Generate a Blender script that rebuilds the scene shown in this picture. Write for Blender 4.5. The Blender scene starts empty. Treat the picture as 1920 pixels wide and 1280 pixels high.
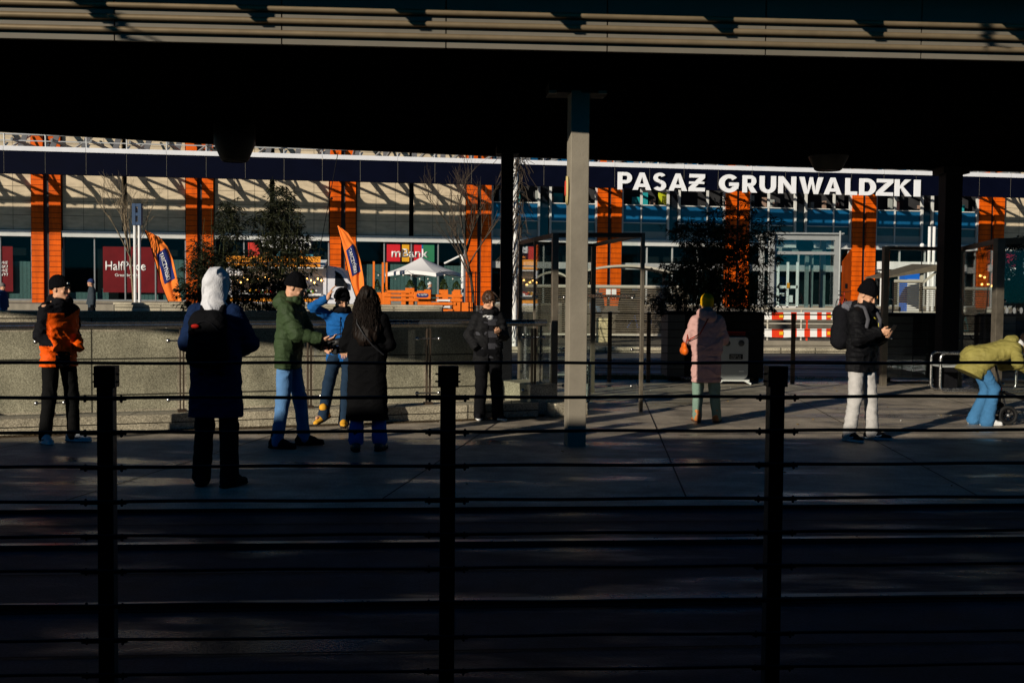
import bpy, bmesh, math, random
import numpy as np
from mathutils import Vector, Matrix
R = math.radians
rnd = random.Random(11)
SC = bpy.context.scene
COL = SC.collection

# ------------------------------------------------------------------ camera, world, sun, exposure
CAMZ = 1.63
PITCH, ROLL, FPX = 2.53, 0.5, 2133.0
cam_d = bpy.data.cameras.new('camera'); cam = bpy.data.objects.new('camera', cam_d); COL.objects.link(cam)
cam_d.sensor_width = 36.0; cam_d.lens = 36.0 * FPX / 1920.0
cam_d.clip_start = 0.05; cam_d.clip_end = 1500
CAMM = Matrix.Translation((0, 0, CAMZ)) @ Matrix.Rotation(R(90 - PITCH), 4, 'X') @ Matrix.Rotation(R(ROLL), 4, 'Z')
cam.matrix_world = CAMM
SC.camera = cam
SUN_AZ, SUN_EL = 40.0, 15.9        # the light travels towards +X +Y
sd = Vector((math.sin(R(SUN_AZ)) * math.cos(R(SUN_EL)), math.cos(R(SUN_AZ)) * math.cos(R(SUN_EL)), -math.sin(R(SUN_EL))))
sl = bpy.data.lights.new('sun', 'SUN'); sl.energy = 5.0; sl.angle = R(0.55); sl.color = (1.0, 0.91, 0.77)
so = bpy.data.objects.new('sun', sl); COL.objects.link(so); so.rotation_euler = sd.to_track_quat('-Z', 'Y').to_euler(); so.location = (-30, -40, 30)
W = bpy.data.worlds.new('World'); SC.world = W; W.use_nodes = True
nt = W.node_tree; bg = nt.nodes['Background']; sk = nt.nodes.new('ShaderNodeTexSky')
sk.sky_type = 'NISHITA'; sk.sun_disc = False; sk.sun_elevation = R(SUN_EL); sk.sun_rotation = R(180 + SUN_AZ)
sk.air_density = 1.0; sk.dust_density = 0.0; sk.ozone_density = 1.0; sk.altitude = 2500
tn = nt.nodes.new('ShaderNodeVectorMath'); tn.operation = 'MULTIPLY'; tn.inputs[1].default_value = (.02, .50, .86)
nt.links.new(sk.outputs[0], tn.inputs[0]); nt.links.new(tn.outputs[0], bg.inputs[0]); bg.inputs[1].default_value = 0.05
SC.view_settings.view_transform = 'Standard'; SC.view_settings.look = 'None'
SC.view_settings.exposure = -0.08; SC.view_settings.gamma = 1.0
SC.cycles.max_bounces = 6; SC.cycles.transparent_max_bounces = 16
SC.cycles.glossy_bounces = 3; SC.cycles.diffuse_bounces = 1

# ------------------------------------------------------------------ picture <-> place helpers (used once, to measure)
_m3 = CAMM.to_3x3()
def ray(px, py): return _m3 @ Vector(((px - 960) / FPX, (640 - py) / FPX, -1.0))
def P(px, py, Y):
    d = ray(px, py); return Vector((0, 0, CAMZ)) + d * (Y / d.y)
def PF(px, py, pl):                       # on the upright plane Y = Y0 + m X
    d = ray(px, py); return Vector((0, 0, CAMZ)) + d * (pl[0] / (d.y - pl[1] * d.x))
def G(px, py, z=0.0):
    d = ray(px, py); return Vector((0, 0, CAMZ)) + d * ((z - CAMZ) / d.z)

# ------------------------------------------------------------------ materials
MATS = {}
def mat(name, col, rough=0.7, metal=0.0, noise=None, bump=None, spec=0.15, emit=None, alpha=None, extra=None):
    if name in MATS: return MATS[name]
    m = bpy.data.materials.new(name); m.use_nodes = True; MATS[name] = m
    t = m.node_tree; b = t.nodes['Principled BSDF']; L = t.links
    b.inputs['Base Color'].default_value = (*col, 1); b.inputs['Roughness'].default_value = rough
    b.inputs['Metallic'].default_value = metal; b.inputs['Specular IOR Level'].default_value = spec
    tc = t.nodes.new('ShaderNodeTexCoord'); src = tc.outputs['Object']
    if noise:
        n = t.nodes.new('ShaderNodeTexNoise'); n.inputs['Scale'].default_value = noise[0]; n.inputs['Detail'].default_value = 6
        n.inputs['Roughness'].default_value = 0.65
        L.new(src, n.inputs['Vector'])
        mr = t.nodes.new('ShaderNodeMapRange'); mr.inputs[1].default_value = 0.3; mr.inputs[2].default_value = 0.7
        mr.inputs[3].default_value = 1 - noise[1]; mr.inputs[4].default_value = 1 + noise[1]
        L.new(n.outputs[0], mr.inputs[0])
        h = t.nodes.new('ShaderNodeVectorMath'); h.operation = 'SCALE'; h.inputs[0].default_value = col
        L.new(mr.outputs[0], h.inputs['Scale']); L.new(h.outputs[0], b.inputs['Base Color'])
        mr2 = t.nodes.new('ShaderNodeMapRange'); mr2.inputs[3].default_value = max(0.03, rough - 0.12); mr2.inputs[4].default_value = min(1, rough + 0.12)
        L.new(n.outputs[0], mr2.inputs[0]); L.new(mr2.outputs[0], b.inputs['Roughness'])
    if bump:
        n2 = t.nodes.new('ShaderNodeTexNoise'); n2.inputs['Scale'].default_value = bump[0]; n2.inputs['Detail'].default_value = 5
        L.new(src, n2.inputs['Vector'])
        bp = t.nodes.new('ShaderNodeBump'); bp.inputs['Strength'].default_value = bump[1]; bp.inputs['Distance'].default_value = 0.02
        L.new(n2.outputs[0], bp.inputs['Height']); L.new(bp.outputs[0], b.inputs['Normal'])
    if emit:
        b.inputs['Emission Color'].default_value = (*emit[0], 1); b.inputs['Emission Strength'].default_value = emit[1]
    if extra: extra(t, b, src)
    return m
def glass(name, tint=(0.8, 0.9, 0.88), refl=0.12, rough=0.02):
    if name in MATS: return MATS[name]
    m = bpy.data.materials.new(name); m.use_nodes = True; MATS[name] = m
    t = m.node_tree; t.nodes.clear(); L = t.links
    o = t.nodes.new('ShaderNodeOutputMaterial'); mx = t.nodes.new('ShaderNodeMixShader')
    tr = t.nodes.new('ShaderNodeBsdfTransparent'); tr.inputs[0].default_value = (*tint, 1)
    gl = t.nodes.new('ShaderNodeBsdfGlossy'); gl.inputs['Roughness'].default_value = rough; gl.inputs['Color'].default_value = (0.9, 0.95, 1, 1)
    fr = t.nodes.new('ShaderNodeLayerWeight'); fr.inputs[0].default_value = .5
    pw = t.nodes.new('ShaderNodeMath'); pw.operation = 'POWER'; pw.inputs[1].default_value = 4.0; L.new(fr.outputs['Facing'], pw.inputs[0])
    ml = t.nodes.new('ShaderNodeMath'); ml.operation = 'MULTIPLY_ADD'; ml.inputs[1].default_value = .85; ml.inputs[2].default_value = .04 + refl
    L.new(pw.outputs[0], ml.inputs[0]); L.new(ml.outputs[0], mx.inputs[0]); L.new(tr.outputs[0], mx.inputs[1]); L.new(gl.outputs[0], mx.inputs[2])
    L.new(mx.outputs[0], o.inputs[0]); return m
def panelled(w, h, mortar, dark=0.25, offset=0.0, tint=0.06, mortar_col=None):   # joints and faint panel to panel tint
    def f(t, b, src):
        L = t.links
        br = t.nodes.new('ShaderNodeTexBrick'); br.offset = offset; br.squash = 1
        br.inputs['Scale'].default_value = 1; br.inputs['Brick Width'].default_value = w; br.inputs['Row Height'].default_value = h
        br.inputs['Mortar Size'].default_value = mortar; br.inputs['Mortar Smooth'].default_value = 0.1; br.inputs['Bias'].default_value = 0
        br.inputs['Color1'].default_value = (1 - tint,) * 3 + (1,); br.inputs['Color2'].default_value = (1 + tint,) * 3 + (1,)
        br.inputs['Mortar'].default_value = (dark, dark, dark, 1)
        uv = t.nodes.new('ShaderNodeUVMap'); uv.uv_map = 'uv'
        L.new(uv.outputs[0], br.inputs['Vector'])
        mu = t.nodes.new('ShaderNodeMix'); mu.data_type = 'RGBA'; mu.blend_type = 'MULTIPLY'; mu.inputs[0].default_value = 1
        old = b.inputs['Base Color']
        if old.links: L.new(old.links[0].from_socket, mu.inputs[6])
        else: mu.inputs[6].default_value = old.default_value
        L.new(br.outputs['Color'], mu.inputs[7]); L.new(mu.outputs[2], b.inputs['Base Color'])
        bp = t.nodes.new('ShaderNodeBump'); bp.inputs['Strength'].default_value = 0.5; bp.inputs['Distance'].default_value = 0.01; bp.invert = True
        L.new(br.outputs['Fac'], bp.inputs['Height']); 
        if b.inputs['Normal'].links: L.new(b.inputs['Normal'].links[0].from_socket, bp.inputs['Normal'])
        L.new(bp.outputs[0], b.inputs['Normal'])
    return f
def streaks(scale, amt, stretch=(1, 1, 1)):
    def f(t, b, src):
        L = t.links
        mp = t.nodes.new('ShaderNodeMapping'); mp.inputs['Scale'].default_value = stretch; L.new(src, mp.inputs[0])
        n = t.nodes.new('ShaderNodeTexNoise'); n.inputs['Scale'].default_value = scale; n.inputs['Detail'].default_value = 7; L.new(mp.outputs[0], n.inputs['Vector'])
        mr = t.nodes.new('ShaderNodeMapRange'); mr.inputs[1].default_value = .35; mr.inputs[2].default_value = .65
        mr.inputs[3].default_value = 1 - amt; mr.inputs[4].default_value = 1 + amt * .5; L.new(n.outputs[0], mr.inputs[0])
        mu = t.nodes.new('ShaderNodeVectorMath'); mu.operation = 'SCALE'
        old = b.inputs['Base Color']
        if old.links: L.new(old.links[0].from_socket, mu.inputs[0])
        else: mu.inputs[0].default_value = old.default_value[:3]
        L.new(mr.outputs[0], mu.inputs['Scale']); L.new(mu.outputs[0], b.inputs['Base Color'])
    return f
def both(*fs):
    def f(t, b, src):
        for g in fs: g(t, b, src)
    return f
def granite(t, b, src):                  # speckled stone
    L = t.links
    v = t.nodes.new('ShaderNodeTexVoronoi'); v.inputs['Scale'].default_value = 80; L.new(src, v.inputs['Vector'])
    n = t.nodes.new('ShaderNodeTexNoise'); n.inputs['Scale'].default_value = 58; n.inputs['Detail'].default_value = 8; n.inputs['Roughness'].default_value = .8; L.new(src, n.inputs['Vector'])
    n3 = t.nodes.new('ShaderNodeTexNoise'); n3.inputs['Scale'].default_value = 1.7; n3.inputs['Detail'].default_value = 5; L.new(src, n3.inputs['Vector'])
    cr = t.nodes.new('ShaderNodeValToRGB'); e = cr.color_ramp.elements
    e[0].position = .34; e[0].color = (.075, .066, .048, 1); e[1].position = .62; e[1].color = (.66, .585, .43, 1)
    k = cr.color_ramp.elements.new(.48); k.color = (.36, .315, .225, 1)
    L.new(n.outputs[0], cr.inputs[0])
    mr = t.nodes.new('ShaderNodeMapRange'); mr.inputs[1].default_value = .3; mr.inputs[2].default_value = .7; mr.inputs[3].default_value = .72; mr.inputs[4].default_value = 1.25
    L.new(n3.outputs[0], mr.inputs[0])
    mr2 = t.nodes.new('ShaderNodeMapRange'); mr2.inputs[3].default_value = .75; mr2.inputs[4].default_value = 1.2; L.new(v.outputs['Color'], mr2.inputs[0])
    mu = t.nodes.new('ShaderNodeVectorMath'); mu.operation = 'SCALE'; L.new(cr.outputs[0], mu.inputs[0]); L.new(mr.outputs[0], mu.inputs['Scale'])
    m2 = t.nodes.new('ShaderNodeVectorMath'); m2.operation = 'SCALE'; L.new(mu.outputs[0], m2.inputs[0]); L.new(mr2.outputs[0], m2.inputs['Scale'])
    L.new(m2.outputs[0], b.inputs['Base Color'])
def paving(t, b, src):                   # worn asphalt with damp glossy patches
    L = t.links
    n = t.nodes.new('ShaderNodeTexNoise'); n.inputs['Scale'].default_value = 0.8; n.inputs['Detail'].default_value = 7; n.inputs['Roughness'].default_value = .6
    mp = t.nodes.new('ShaderNodeMapping'); mp.inputs['Scale'].default_value = (.5, 1.6, 1); L.new(src, mp.inputs[0]); L.new(mp.outputs[0], n.inputs['Vector'])
    g = t.nodes.new('ShaderNodeTexNoise'); g.inputs['Scale'].default_value = 70; g.inputs['Detail'].default_value = 4; L.new(src, g.inputs['Vector'])
    rr = t.nodes.new('ShaderNodeMapRange'); rr.inputs[1].default_value = .52; rr.inputs[2].default_value = .64; rr.inputs[3].default_value = .60; rr.inputs[4].default_value = .09
    L.new(n.outputs[0], rr.inputs[0]); L.new(rr.outputs[0], b.inputs['Roughness'])
    c = t.nodes.new('ShaderNodeMapRange'); c.inputs[1].default_value = .3; c.inputs[2].default_value = .7; c.inputs[3].default_value = 1.3; c.inputs[4].default_value = .6
    L.new(n.outputs[0], c.inputs[0])
    c2 = t.nodes.new('ShaderNodeMapRange'); c2.inputs[1].default_value = .3; c2.inputs[2].default_value = .7; c2.inputs[3].default_value = .55; c2.inputs[4].default_value = 1.5
    L.new(g.outputs[0], c2.inputs[0])
    m0 = t.nodes.new('ShaderNodeMath'); m0.operation = 'MULTIPLY'; L.new(c.outputs[0], m0.inputs[0]); L.new(c2.outputs[0], m0.inputs[1])
    mu = t.nodes.new('ShaderNodeVectorMath'); mu.operation = 'SCALE'; mu.inputs[0].default_value = b.inputs['Base Color'].default_value[:3]
    vs = t.nodes.new('ShaderNodeTexVoronoi'); vs.inputs['Scale'].default_value = 2.6; L.new(src, vs.inputs['Vector'])      # trodden gum and drips
    ms = t.nodes.new('ShaderNodeMapRange'); ms.inputs[1].default_value = .035; ms.inputs[2].default_value = .075; ms.inputs[3].default_value = .45; ms.inputs[4].default_value = 1; L.new(vs.outputs['Distance'], ms.inputs[0])
    st_ = t.nodes.new('ShaderNodeTexNoise'); st_.inputs['Scale'].default_value = 2.3; st_.inputs['Detail'].default_value = 8; st_.inputs['Roughness'].default_value = .7; L.new(src, st_.inputs['Vector'])
    m5 = t.nodes.new('ShaderNodeMapRange'); m5.inputs[1].default_value = .35; m5.inputs[2].default_value = .65; m5.inputs[3].default_value = .52; m5.inputs[4].default_value = 1.3; L.new(st_.outputs[0], m5.inputs[0])
    m6 = t.nodes.new('ShaderNodeMath'); m6.operation = 'MULTIPLY'; L.new(ms.outputs[0], m6.inputs[0]); L.new(m5.outputs[0], m6.inputs[1])
    m7 = t.nodes.new('ShaderNodeMath'); m7.operation = 'MULTIPLY'; L.new(m0.outputs[0], m7.inputs[0]); L.new(m6.outputs[0], m7.inputs[1])
    L.new(m7.outputs[0], mu.inputs['Scale']); L.new(mu.outputs[0], b.inputs['Base Color'])
    bp = t.nodes.new('ShaderNodeBump'); bp.inputs['Strength'].default_value = .35; bp.inputs['Distance'].default_value = .006
    L.new(g.outputs[0], bp.inputs['Height']); L.new(bp.outputs[0], b.inputs['Normal'])

# ------------------------------------------------------------------ mesh builder
class MB:
    def __init__(s): s.v = []; s.f = []; s.mi = []; s.sm = []; s.uv = []
    def face(s, pts, mi=0, smooth=False, uvs=None):
        n = len(s.v); s.v += [tuple(p) for p in pts]; s.f.append(tuple(range(n, n + len(pts)))); s.mi.append(mi); s.sm.append(smooth)
        s.uv.append(uvs or [(0, 0)] * len(pts))
    def grid(s, rows, mi=0, smooth=True, closed=False):
        n = len(s.v); R_, C_ = len(rows), len(rows[0])
        for r in rows: s.v += [tuple(p) for p in r]
        for i in range(R_ - 1):
            for j in range(C_ if closed else C_ - 1):
                k = (j + 1) % C_
                s.f.append((n + i * C_ + j, n + i * C_ + k, n + (i + 1) * C_ + k, n + (i + 1) * C_ + j)); s.mi.append(mi); s.sm.append(smooth); s.uv.append([(0, 0)] * 4)
    def hexa(s, c, mi=0):                 # 8 corners: bottom 4 ccw, top 4 ccw
        uvo = c[0]
        for idx in ((3, 2, 1, 0), (4, 5, 6, 7), (0, 1, 5, 4), (1, 2, 6, 5), (2, 3, 7, 6), (3, 0, 4, 7)):
            pts = [c[i] for i in idx]; a, b_ = Vector(pts[0]), Vector(pts[1])
            u = (b_ - a); u = u.normalized() if u.length > 1e-6 else Vector((1, 0, 0))
            if idx in ((3, 2, 1, 0), (4, 5, 6, 7)): uvs = [(p[0], p[1]) for p in pts]
            else:
                hu = Vector((u.x, u.y, 0)); hu = hu.normalized() if hu.length > 1e-6 else Vector((1, 0, 0))
                uvs = [((Vector(p) - Vector(uvo)).dot(hu), p[2]) for p in pts]
            s.face(pts, mi, False, uvs)
    def box(s, c, d, rz=0, mi=0):
        cx, cy, cz = c; hx, hy, hz = d[0] / 2, d[1] / 2, d[2] / 2; ca, sa = math.cos(rz), math.sin(rz)
        pts = []
        for z in (-hz, hz):
            for x, y in ((-hx, -hy), (hx, -hy), (hx, hy), (-hx, hy)):
                pts.append((cx + x * ca - y * sa, cy + x * sa + y * ca, cz + z))
        s.hexa(pts, mi)
    def beam(s, a, b, w, h, mi=0, up=(0, 0, 1)):     # rectangular bar from a to b
        a, b = Vector(a), Vector(b); d = (b - a).normalized(); up = Vector(up)
        if abs(d.dot(up)) > .99: up = Vector((0, 1, 0))
        sx = d.cross(up).normalized() * w / 2; sz = sx.cross(d).normalized() * h / 2
        q = [a - sx - sz, a + sx - sz, b + sx - sz, b - sx - sz, a - sx + sz, a + sx + sz, b + sx + sz, b - sx + sz]
        s.hexa([tuple(p) for p in q], mi)
    def tube(s, path, r, n=8, mi=0, caps=True, closed=False):
        path = [Vector(p) for p in path]; rows = []; N = len(path); rs = r if isinstance(r, (list, tuple)) else [r] * N
        prev = None
        for i, p in enumerate(path):
            if closed: d = path[(i + 1) % N] - path[i - 1]
            else: d = path[min(i + 1, N - 1)] - path[max(i - 1, 0)]
            d.normalize()
            if prev is None:
                u = d.cross(Vector((0, 0, 1)));  u = u if u.length > .05 else d.cross(Vector((1, 0, 0)))
            else: u = prev - d * prev.dot(d)
            u.normalize(); prev = u; w = d.cross(u)
            rows.append([p + (u * math.cos(2 * math.pi * k / n) + w * math.sin(2 * math.pi * k / n)) * rs[i] for k in range(n)])
        if closed: rows.append(rows[0])
        s.grid(rows, mi, True, True)
        if caps and not closed: s.face(rows[0][::-1], mi); s.face(rows[-1], mi)
    def lathe(s, prof, c=(0, 0, 0), n=20, mi=0, smooth=True, axis='z'):
        rows = []
        for r_, z in prof:
            row = []
            for k in range(n):
                a = 2 * math.pi * k / n; x, y = r_ * math.cos(a), r_ * math.sin(a)
                row.append((c[0] + x, c[1] + y, c[2] + z) if axis == 'z' else ((c[0] + x, c[1] + z, c[2] + y) if axis == 'y' else (c[0] + z, c[1] + x, c[2] + y)))
            rows.append(row)
        s.grid(rows, mi, smooth, True)
    def prism(s, poly, vec, mi=0):
        v = Vector(vec); a = [Vector(p) for p in poly]; b = [p + v for p in a]
        s.face(a[::-1], mi); s.face(b, mi)
        for i in range(len(a)): j = (i + 1) % len(a); s.face([a[i], a[j], b[j], b[i]], mi)
    def ball(s, c, r, n=10, mi=0):
        rx, ry, rz = r if isinstance(r, (tuple, list)) else (r, r, r); rows = []
        for i in range(n + 1):
            t = math.pi * i / n
            rows.append([(c[0] + rx * math.sin(t) * math.cos(2 * math.pi * k / (2 * n)), c[1] + ry * math.sin(t) * math.sin(2 * math.pi * k / (2 * n)), c[2] - rz * math.cos(t)) for k in range(2 * n)])
        s.grid(rows, mi, True, True)
    def build(s, name, mats, parent=None, local=False, bevel=0):
        me = bpy.data.meshes.new(name)
        off = Vector((0, 0, 0)) if (local or parent is None) else WL.get(parent.name, Vector())
        me.from_pydata([(p[0] - off.x, p[1] - off.y, p[2] - off.z) for p in s.v], [], s.f)
        if not isinstance(mats, (list, tuple)): mats = [mats]
        for m in mats: me.materials.append(m)
        me.polygons.foreach_set('material_index', s.mi); me.polygons.foreach_set('use_smooth', s.sm)
        uvl = me.uv_layers.new(name='uv'); flat = [c for f in s.uv for uv in f for c in uv]; uvl.data.foreach_set('uv', flat)
        me.update(); o = bpy.data.objects.new(name, me); COL.objects.link(o)
        if parent is not None: o.parent = parent; WL[o.name] = off
        if bevel:
            bm = bmesh.new(); bm.from_mesh(me); bmesh.ops.remove_doubles(bm, verts=bm.verts, dist=1e-5); bm.to_mesh(me); bm.free()
            md = o.modifiers.new('bevel', 'BEVEL'); md.width = bevel; md.segments = 2; md.limit_method = 'ANGLE'
        return o
WL = {}
def tag(o, label=None, cat=None, group=None, kind=None):
    if label: o['label'] = label
    if cat: o['category'] = cat
    if group: o['group'] = group
    if kind: o['kind'] = kind
    return o
def thing(name, label, cat, loc=(0, 0, 0), group=None, rz=0):
    o = bpy.data.objects.new(name, None); COL.objects.link(o); o.location = loc; o.rotation_euler = (0, 0, rz); o.empty_display_size = .2
    WL[o.name] = Vector(loc); return tag(o, label, cat, group)
def struct(name, mb, m, **k):
    o = mb.build(name, m, **k); o['kind'] = 'structure'; return o
def copy_tree(o, parent=None):
    c = o.copy(); COL.objects.link(c); c.parent = parent
    for ch in list(o.children): copy_tree(ch, c)
    return c
def text_mesh(txt, name, m, parent, origin, right, up, size=None, width=None, height=None, extrude=.01, offset=0.0, shear=0, local=False):
    """flat lettering with real thickness; fitted to width / height in metres"""
    cu = bpy.data.curves.new('t', 'FONT'); cu.body = txt; cu.extrude = 0; cu.offset = offset; cu.shear = shear
    to = bpy.data.objects.new('t', cu); COL.objects.link(to)
    bpy.context.view_layer.update()
    me0 = bpy.data.meshes.new_from_object(to.evaluated_get(bpy.context.evaluated_depsgraph_get()))
    bpy.data.objects.remove(to); bpy.data.curves.remove(cu)
    bm = bmesh.new(); bm.from_mesh(me0); bpy.data.meshes.remove(me0)
    xs = [v.co.x for v in bm.verts]; ys = [v.co.y for v in bm.verts]
    x0, x1, y0, y1 = min(xs), max(xs), min(ys), max(ys)
    sx = (width / (x1 - x0)) if width else None; sy = (height / (y1 - y0)) if height else None
    if sx is None: sx = sy
    if sy is None: sy = sx
    geo = bmesh.ops.extrude_face_region(bm, geom=bm.faces[:]); 
    nv = [g for g in geo['geom'] if isinstance(g, bmesh.types.BMVert)]
    top = set(nv); right = Vector(right).normalized(); up = Vector(up).normalized(); nrm = right.cross(up)
    origin = Vector(origin); off = Vector((0, 0, 0)) if (local or parent is None) else WL.get(parent.name, Vector())
    for v in bm.verts:
        p = origin + right * (v.co.x - x0) * sx + up * (v.co.y - y0) * sy + (nrm * extrude if v in top else Vector((0, 0, 0)))
        v.co = p - off
    bmesh.ops.recalc_face_normals(bm, faces=bm.faces)
    me = bpy.data.meshes.new(name); bm.to_mesh(me); bm.free(); me.materials.append(m)
    o = bpy.data.objects.new(name, me); COL.objects.link(o)
    if parent is not None: o.parent = parent; WL[o.name] = off
    return o

# shared materials
M_conc = mat('fair_concrete', (.245, .215, .165), .75, noise=(6, .10), bump=(60, .12), extra=streaks(2.2, .14, (1.6, 1.6, .35)))
M_fascia = mat('fascia_sheet', (.145, .128, .10), .55, noise=(3, .08), extra=streaks(1.5, .08, (.2, 1, 3)))
M_pipe = mat('brass_tube', (.20, .150, .09), .5, metal=.3, noise=(5, .12))
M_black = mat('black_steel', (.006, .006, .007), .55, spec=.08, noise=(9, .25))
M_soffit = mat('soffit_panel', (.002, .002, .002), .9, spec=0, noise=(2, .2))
M_rail = mat('painted_rail', (.012, .015, .020), .42, spec=.3, noise=(12, .3), bump=(40, .15))
M_inox = mat('brushed_steel', (.42, .41, .39), .26, metal=.95, noise=(20, .12))
M_brown = mat('bronze_frame', (.085, .06, .042), .45, metal=.5, noise=(8, .2))
M_gran = mat('granite', (.25, .22, .17), .7, bump=(60, .2), extra=granite)
M_granp = mat('granite_slabs', (.25, .22, .17), .65, bump=(60, .15), extra=both(granite, streaks(.9, .22, (1.6, 1.6, .35)), panelled(2.07, .55, .012, .15)))
M_pave = mat('damp_asphalt', (.35, .295, .225), .6, spec=.5, extra=paving)
M_road = mat('road_asphalt', (.08, .078, .075), .55, noise=(2, .2), bump=(80, .3))
M_glass = glass('clear_glass', (.95, .975, .96), -.01)
M_dglass = mat('dark_window', (.008, .010, .013), .08, spec=.8, noise=(.7, .5))
M_white = mat('white_paint', (.78, .77, .74), .5, noise=(4, .06), extra=streaks(1.2, .1, (1, 1, .3)))
M_greyp = mat('grey_paint', (.22, .23, .235), .5, noise=(4, .12))
M_navy = mat('navy_cladding', (.0015, .0025, .010), .65, spec=.04, noise=(1.2, .15))
M_orange = mat('orange_cladding', (.74, .108, .0015), .6, noise=(2.5, .09), extra=both(streaks(1.4, .22, (2.2, 2.2, .3)), panelled(1.9, .31, .018, .28, offset=.5, tint=.07)))
M_stone = mat('limestone_panel', (.62, .51, .355), .75, noise=(3, .07), extra=both(streaks(2.5, .16, (.6, .6, 2.2)), panelled(1.15, .82, .014, .28, tint=.05)))
# ------------------------------------------------------------------ SETTING: ground, platform, stairwell, tracks, road
PM = .08                                                    # bearing of the tram stop against the picture plane
def py_(Y0, x): return Y0 + PM * x
EDGE, PEND = 8.56, 21.3
KM = .403
def kerbY(x): return 12.33 + KM * (x + 5.6)
def wallY(x): return 16.62 + .41 * (x + 7.6)
K0x, K1x, W1x = -14.0, .45, .0
m = MB()
z = 0.0
yA = lambda x: py_(EDGE, x); yB = lambda x: py_(PEND, x)
K0 = (K0x, kerbY(K0x)); K1 = (K1x, kerbY(K1x)); W0 = (K0x, wallY(K0x)); W1 = (W1x, wallY(W1x))
def gpoly(mb, pts, zz):
    a = sum(pts[i][0] * pts[(i + 1) % len(pts)][1] - pts[(i + 1) % len(pts)][0] * pts[i][1] for i in range(len(pts)))
    if a < 0: pts = pts[::-1]
    mb.face([(p[0], p[1], zz) for p in pts])
gpoly(m, [(K0x, yA(K0x)), (K1x, yA(K1x)), K1, K0], 0)
gpoly(m, [(-70, yA(-70)), (K0x, yA(K0x)), K0, W0, (K0x, yB(K0x)), (-70, yB(-70))], 0)
gpoly(m, [W0, W1, (W1x, yB(W1x)), (K0x, yB(K0x))], 0)
gpoly(m, [(K1x, yA(K1x)), (70, yA(70)), (70, yB(70)), (W1x, yB(W1x)), W1, K1], 0)
struct('platform', m, M_pave)
# joints cut across the platform as thin dark strips of sealant
m = MB()
M_seal = mat('joint_sealant', (.01, .01, .01), .7)
def strip(mb, a, b, w, z0=.004):
    a, b = Vector((a[0], a[1], 0)), Vector((b[0], b[1], 0)); n = (b - a).normalized(); s_ = Vector((-n.y, n.x, 0)) * w / 2
    mb.face([(*(a - s_).xy, z0), (*(b - s_).xy, z0), (*(b + s_).xy, z0), (*(a + s_).xy, z0)])
for x in np.arange(-13, 16, 2.4):
    y0 = yA(x) + .35
    strip(m, (x, y0), (x * 1.0 + .9, min(kerbY(x + .9) if x + .9 < K1x else 21, y0 + (12 if x > -.6 else 9))), .014)
for d in (.32, 2.1, 4.4): strip(m, (-30, py_(EDGE + d, -30)), (30, py_(EDGE + d, 30)), .014 if d > 1 else .03)
struct('platform_joints', m, M_seal)
m = MB(); m.hexa([(-70, yA(-70) - .0, -.9), (70, yA(70), -.9), (70, yA(70) + .3, -.9), (-70, yA(-70) + .3, -.9), (-70, yA(-70), -.005), (70, yA(70), -.005), (70, yA(70) + .3, -.005), (-70, yA(-70) + .3, -.005)])
struct('platform_edge', m, M_seal)
# track bed and the standing area behind it
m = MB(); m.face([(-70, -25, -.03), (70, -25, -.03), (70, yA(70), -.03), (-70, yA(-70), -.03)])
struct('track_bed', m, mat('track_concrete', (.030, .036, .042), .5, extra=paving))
m = MB()
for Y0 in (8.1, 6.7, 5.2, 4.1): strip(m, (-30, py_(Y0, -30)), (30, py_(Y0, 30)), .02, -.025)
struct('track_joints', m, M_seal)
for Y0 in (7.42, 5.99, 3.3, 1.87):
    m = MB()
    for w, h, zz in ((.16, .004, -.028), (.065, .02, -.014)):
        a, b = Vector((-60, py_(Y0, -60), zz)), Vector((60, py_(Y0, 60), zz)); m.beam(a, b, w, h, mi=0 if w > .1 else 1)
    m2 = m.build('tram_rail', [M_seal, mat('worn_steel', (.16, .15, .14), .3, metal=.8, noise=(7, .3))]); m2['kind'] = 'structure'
# stairwell floor, far wall, side walls
m = MB()
gpoly(m, [K0, K1, W1, W0], -3.2)
struct('underpass_floor', m, M_conc)
m = MB()
def vwall(mb, a, b, z0, z1, th=.25, mi=0):
    a, b = Vector((*a, 0)), Vector((*b, 0)); n = (b - a).normalized(); s_ = Vector((-n.y, n.x, 0)) * th
    q = [a, b, b + s_, a + s_]; mb.hexa([(p.x, p.y, z0) for p in q] + [(p.x, p.y, z1) for p in q], mi)
wt = thing('stairwell_wall', 'long speckled granite slab wall lining the far side of the underpass stairs', 'wall', (*W1, 0))
vwall(m, W0, (W1x - .02, wallY(W1x - .02)), -3.19, 1.17)
m.build('slab_face', M_granp, wt)
m = MB(); vwall(m, (K0x, wallY(K0x) - .03), (W1x - .02, wallY(W1x - .02) - .03), 1.175, 1.275, .33); m.build('coping', M_gran, wt)
m = MB(); vwall(m, (K1x - .02, K1[1] - .3), (W1x - .03, W1[1] - .3), -3.19, -.01, .1); struct('underpass_end_wall', m, M_conc)
m = MB(); vwall(m, (K0x, K0[1] + .45), (K1x, K1[1] + .45), -3.19, -.008, .02); struct('underpass_near_wall', m, M_conc)
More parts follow.
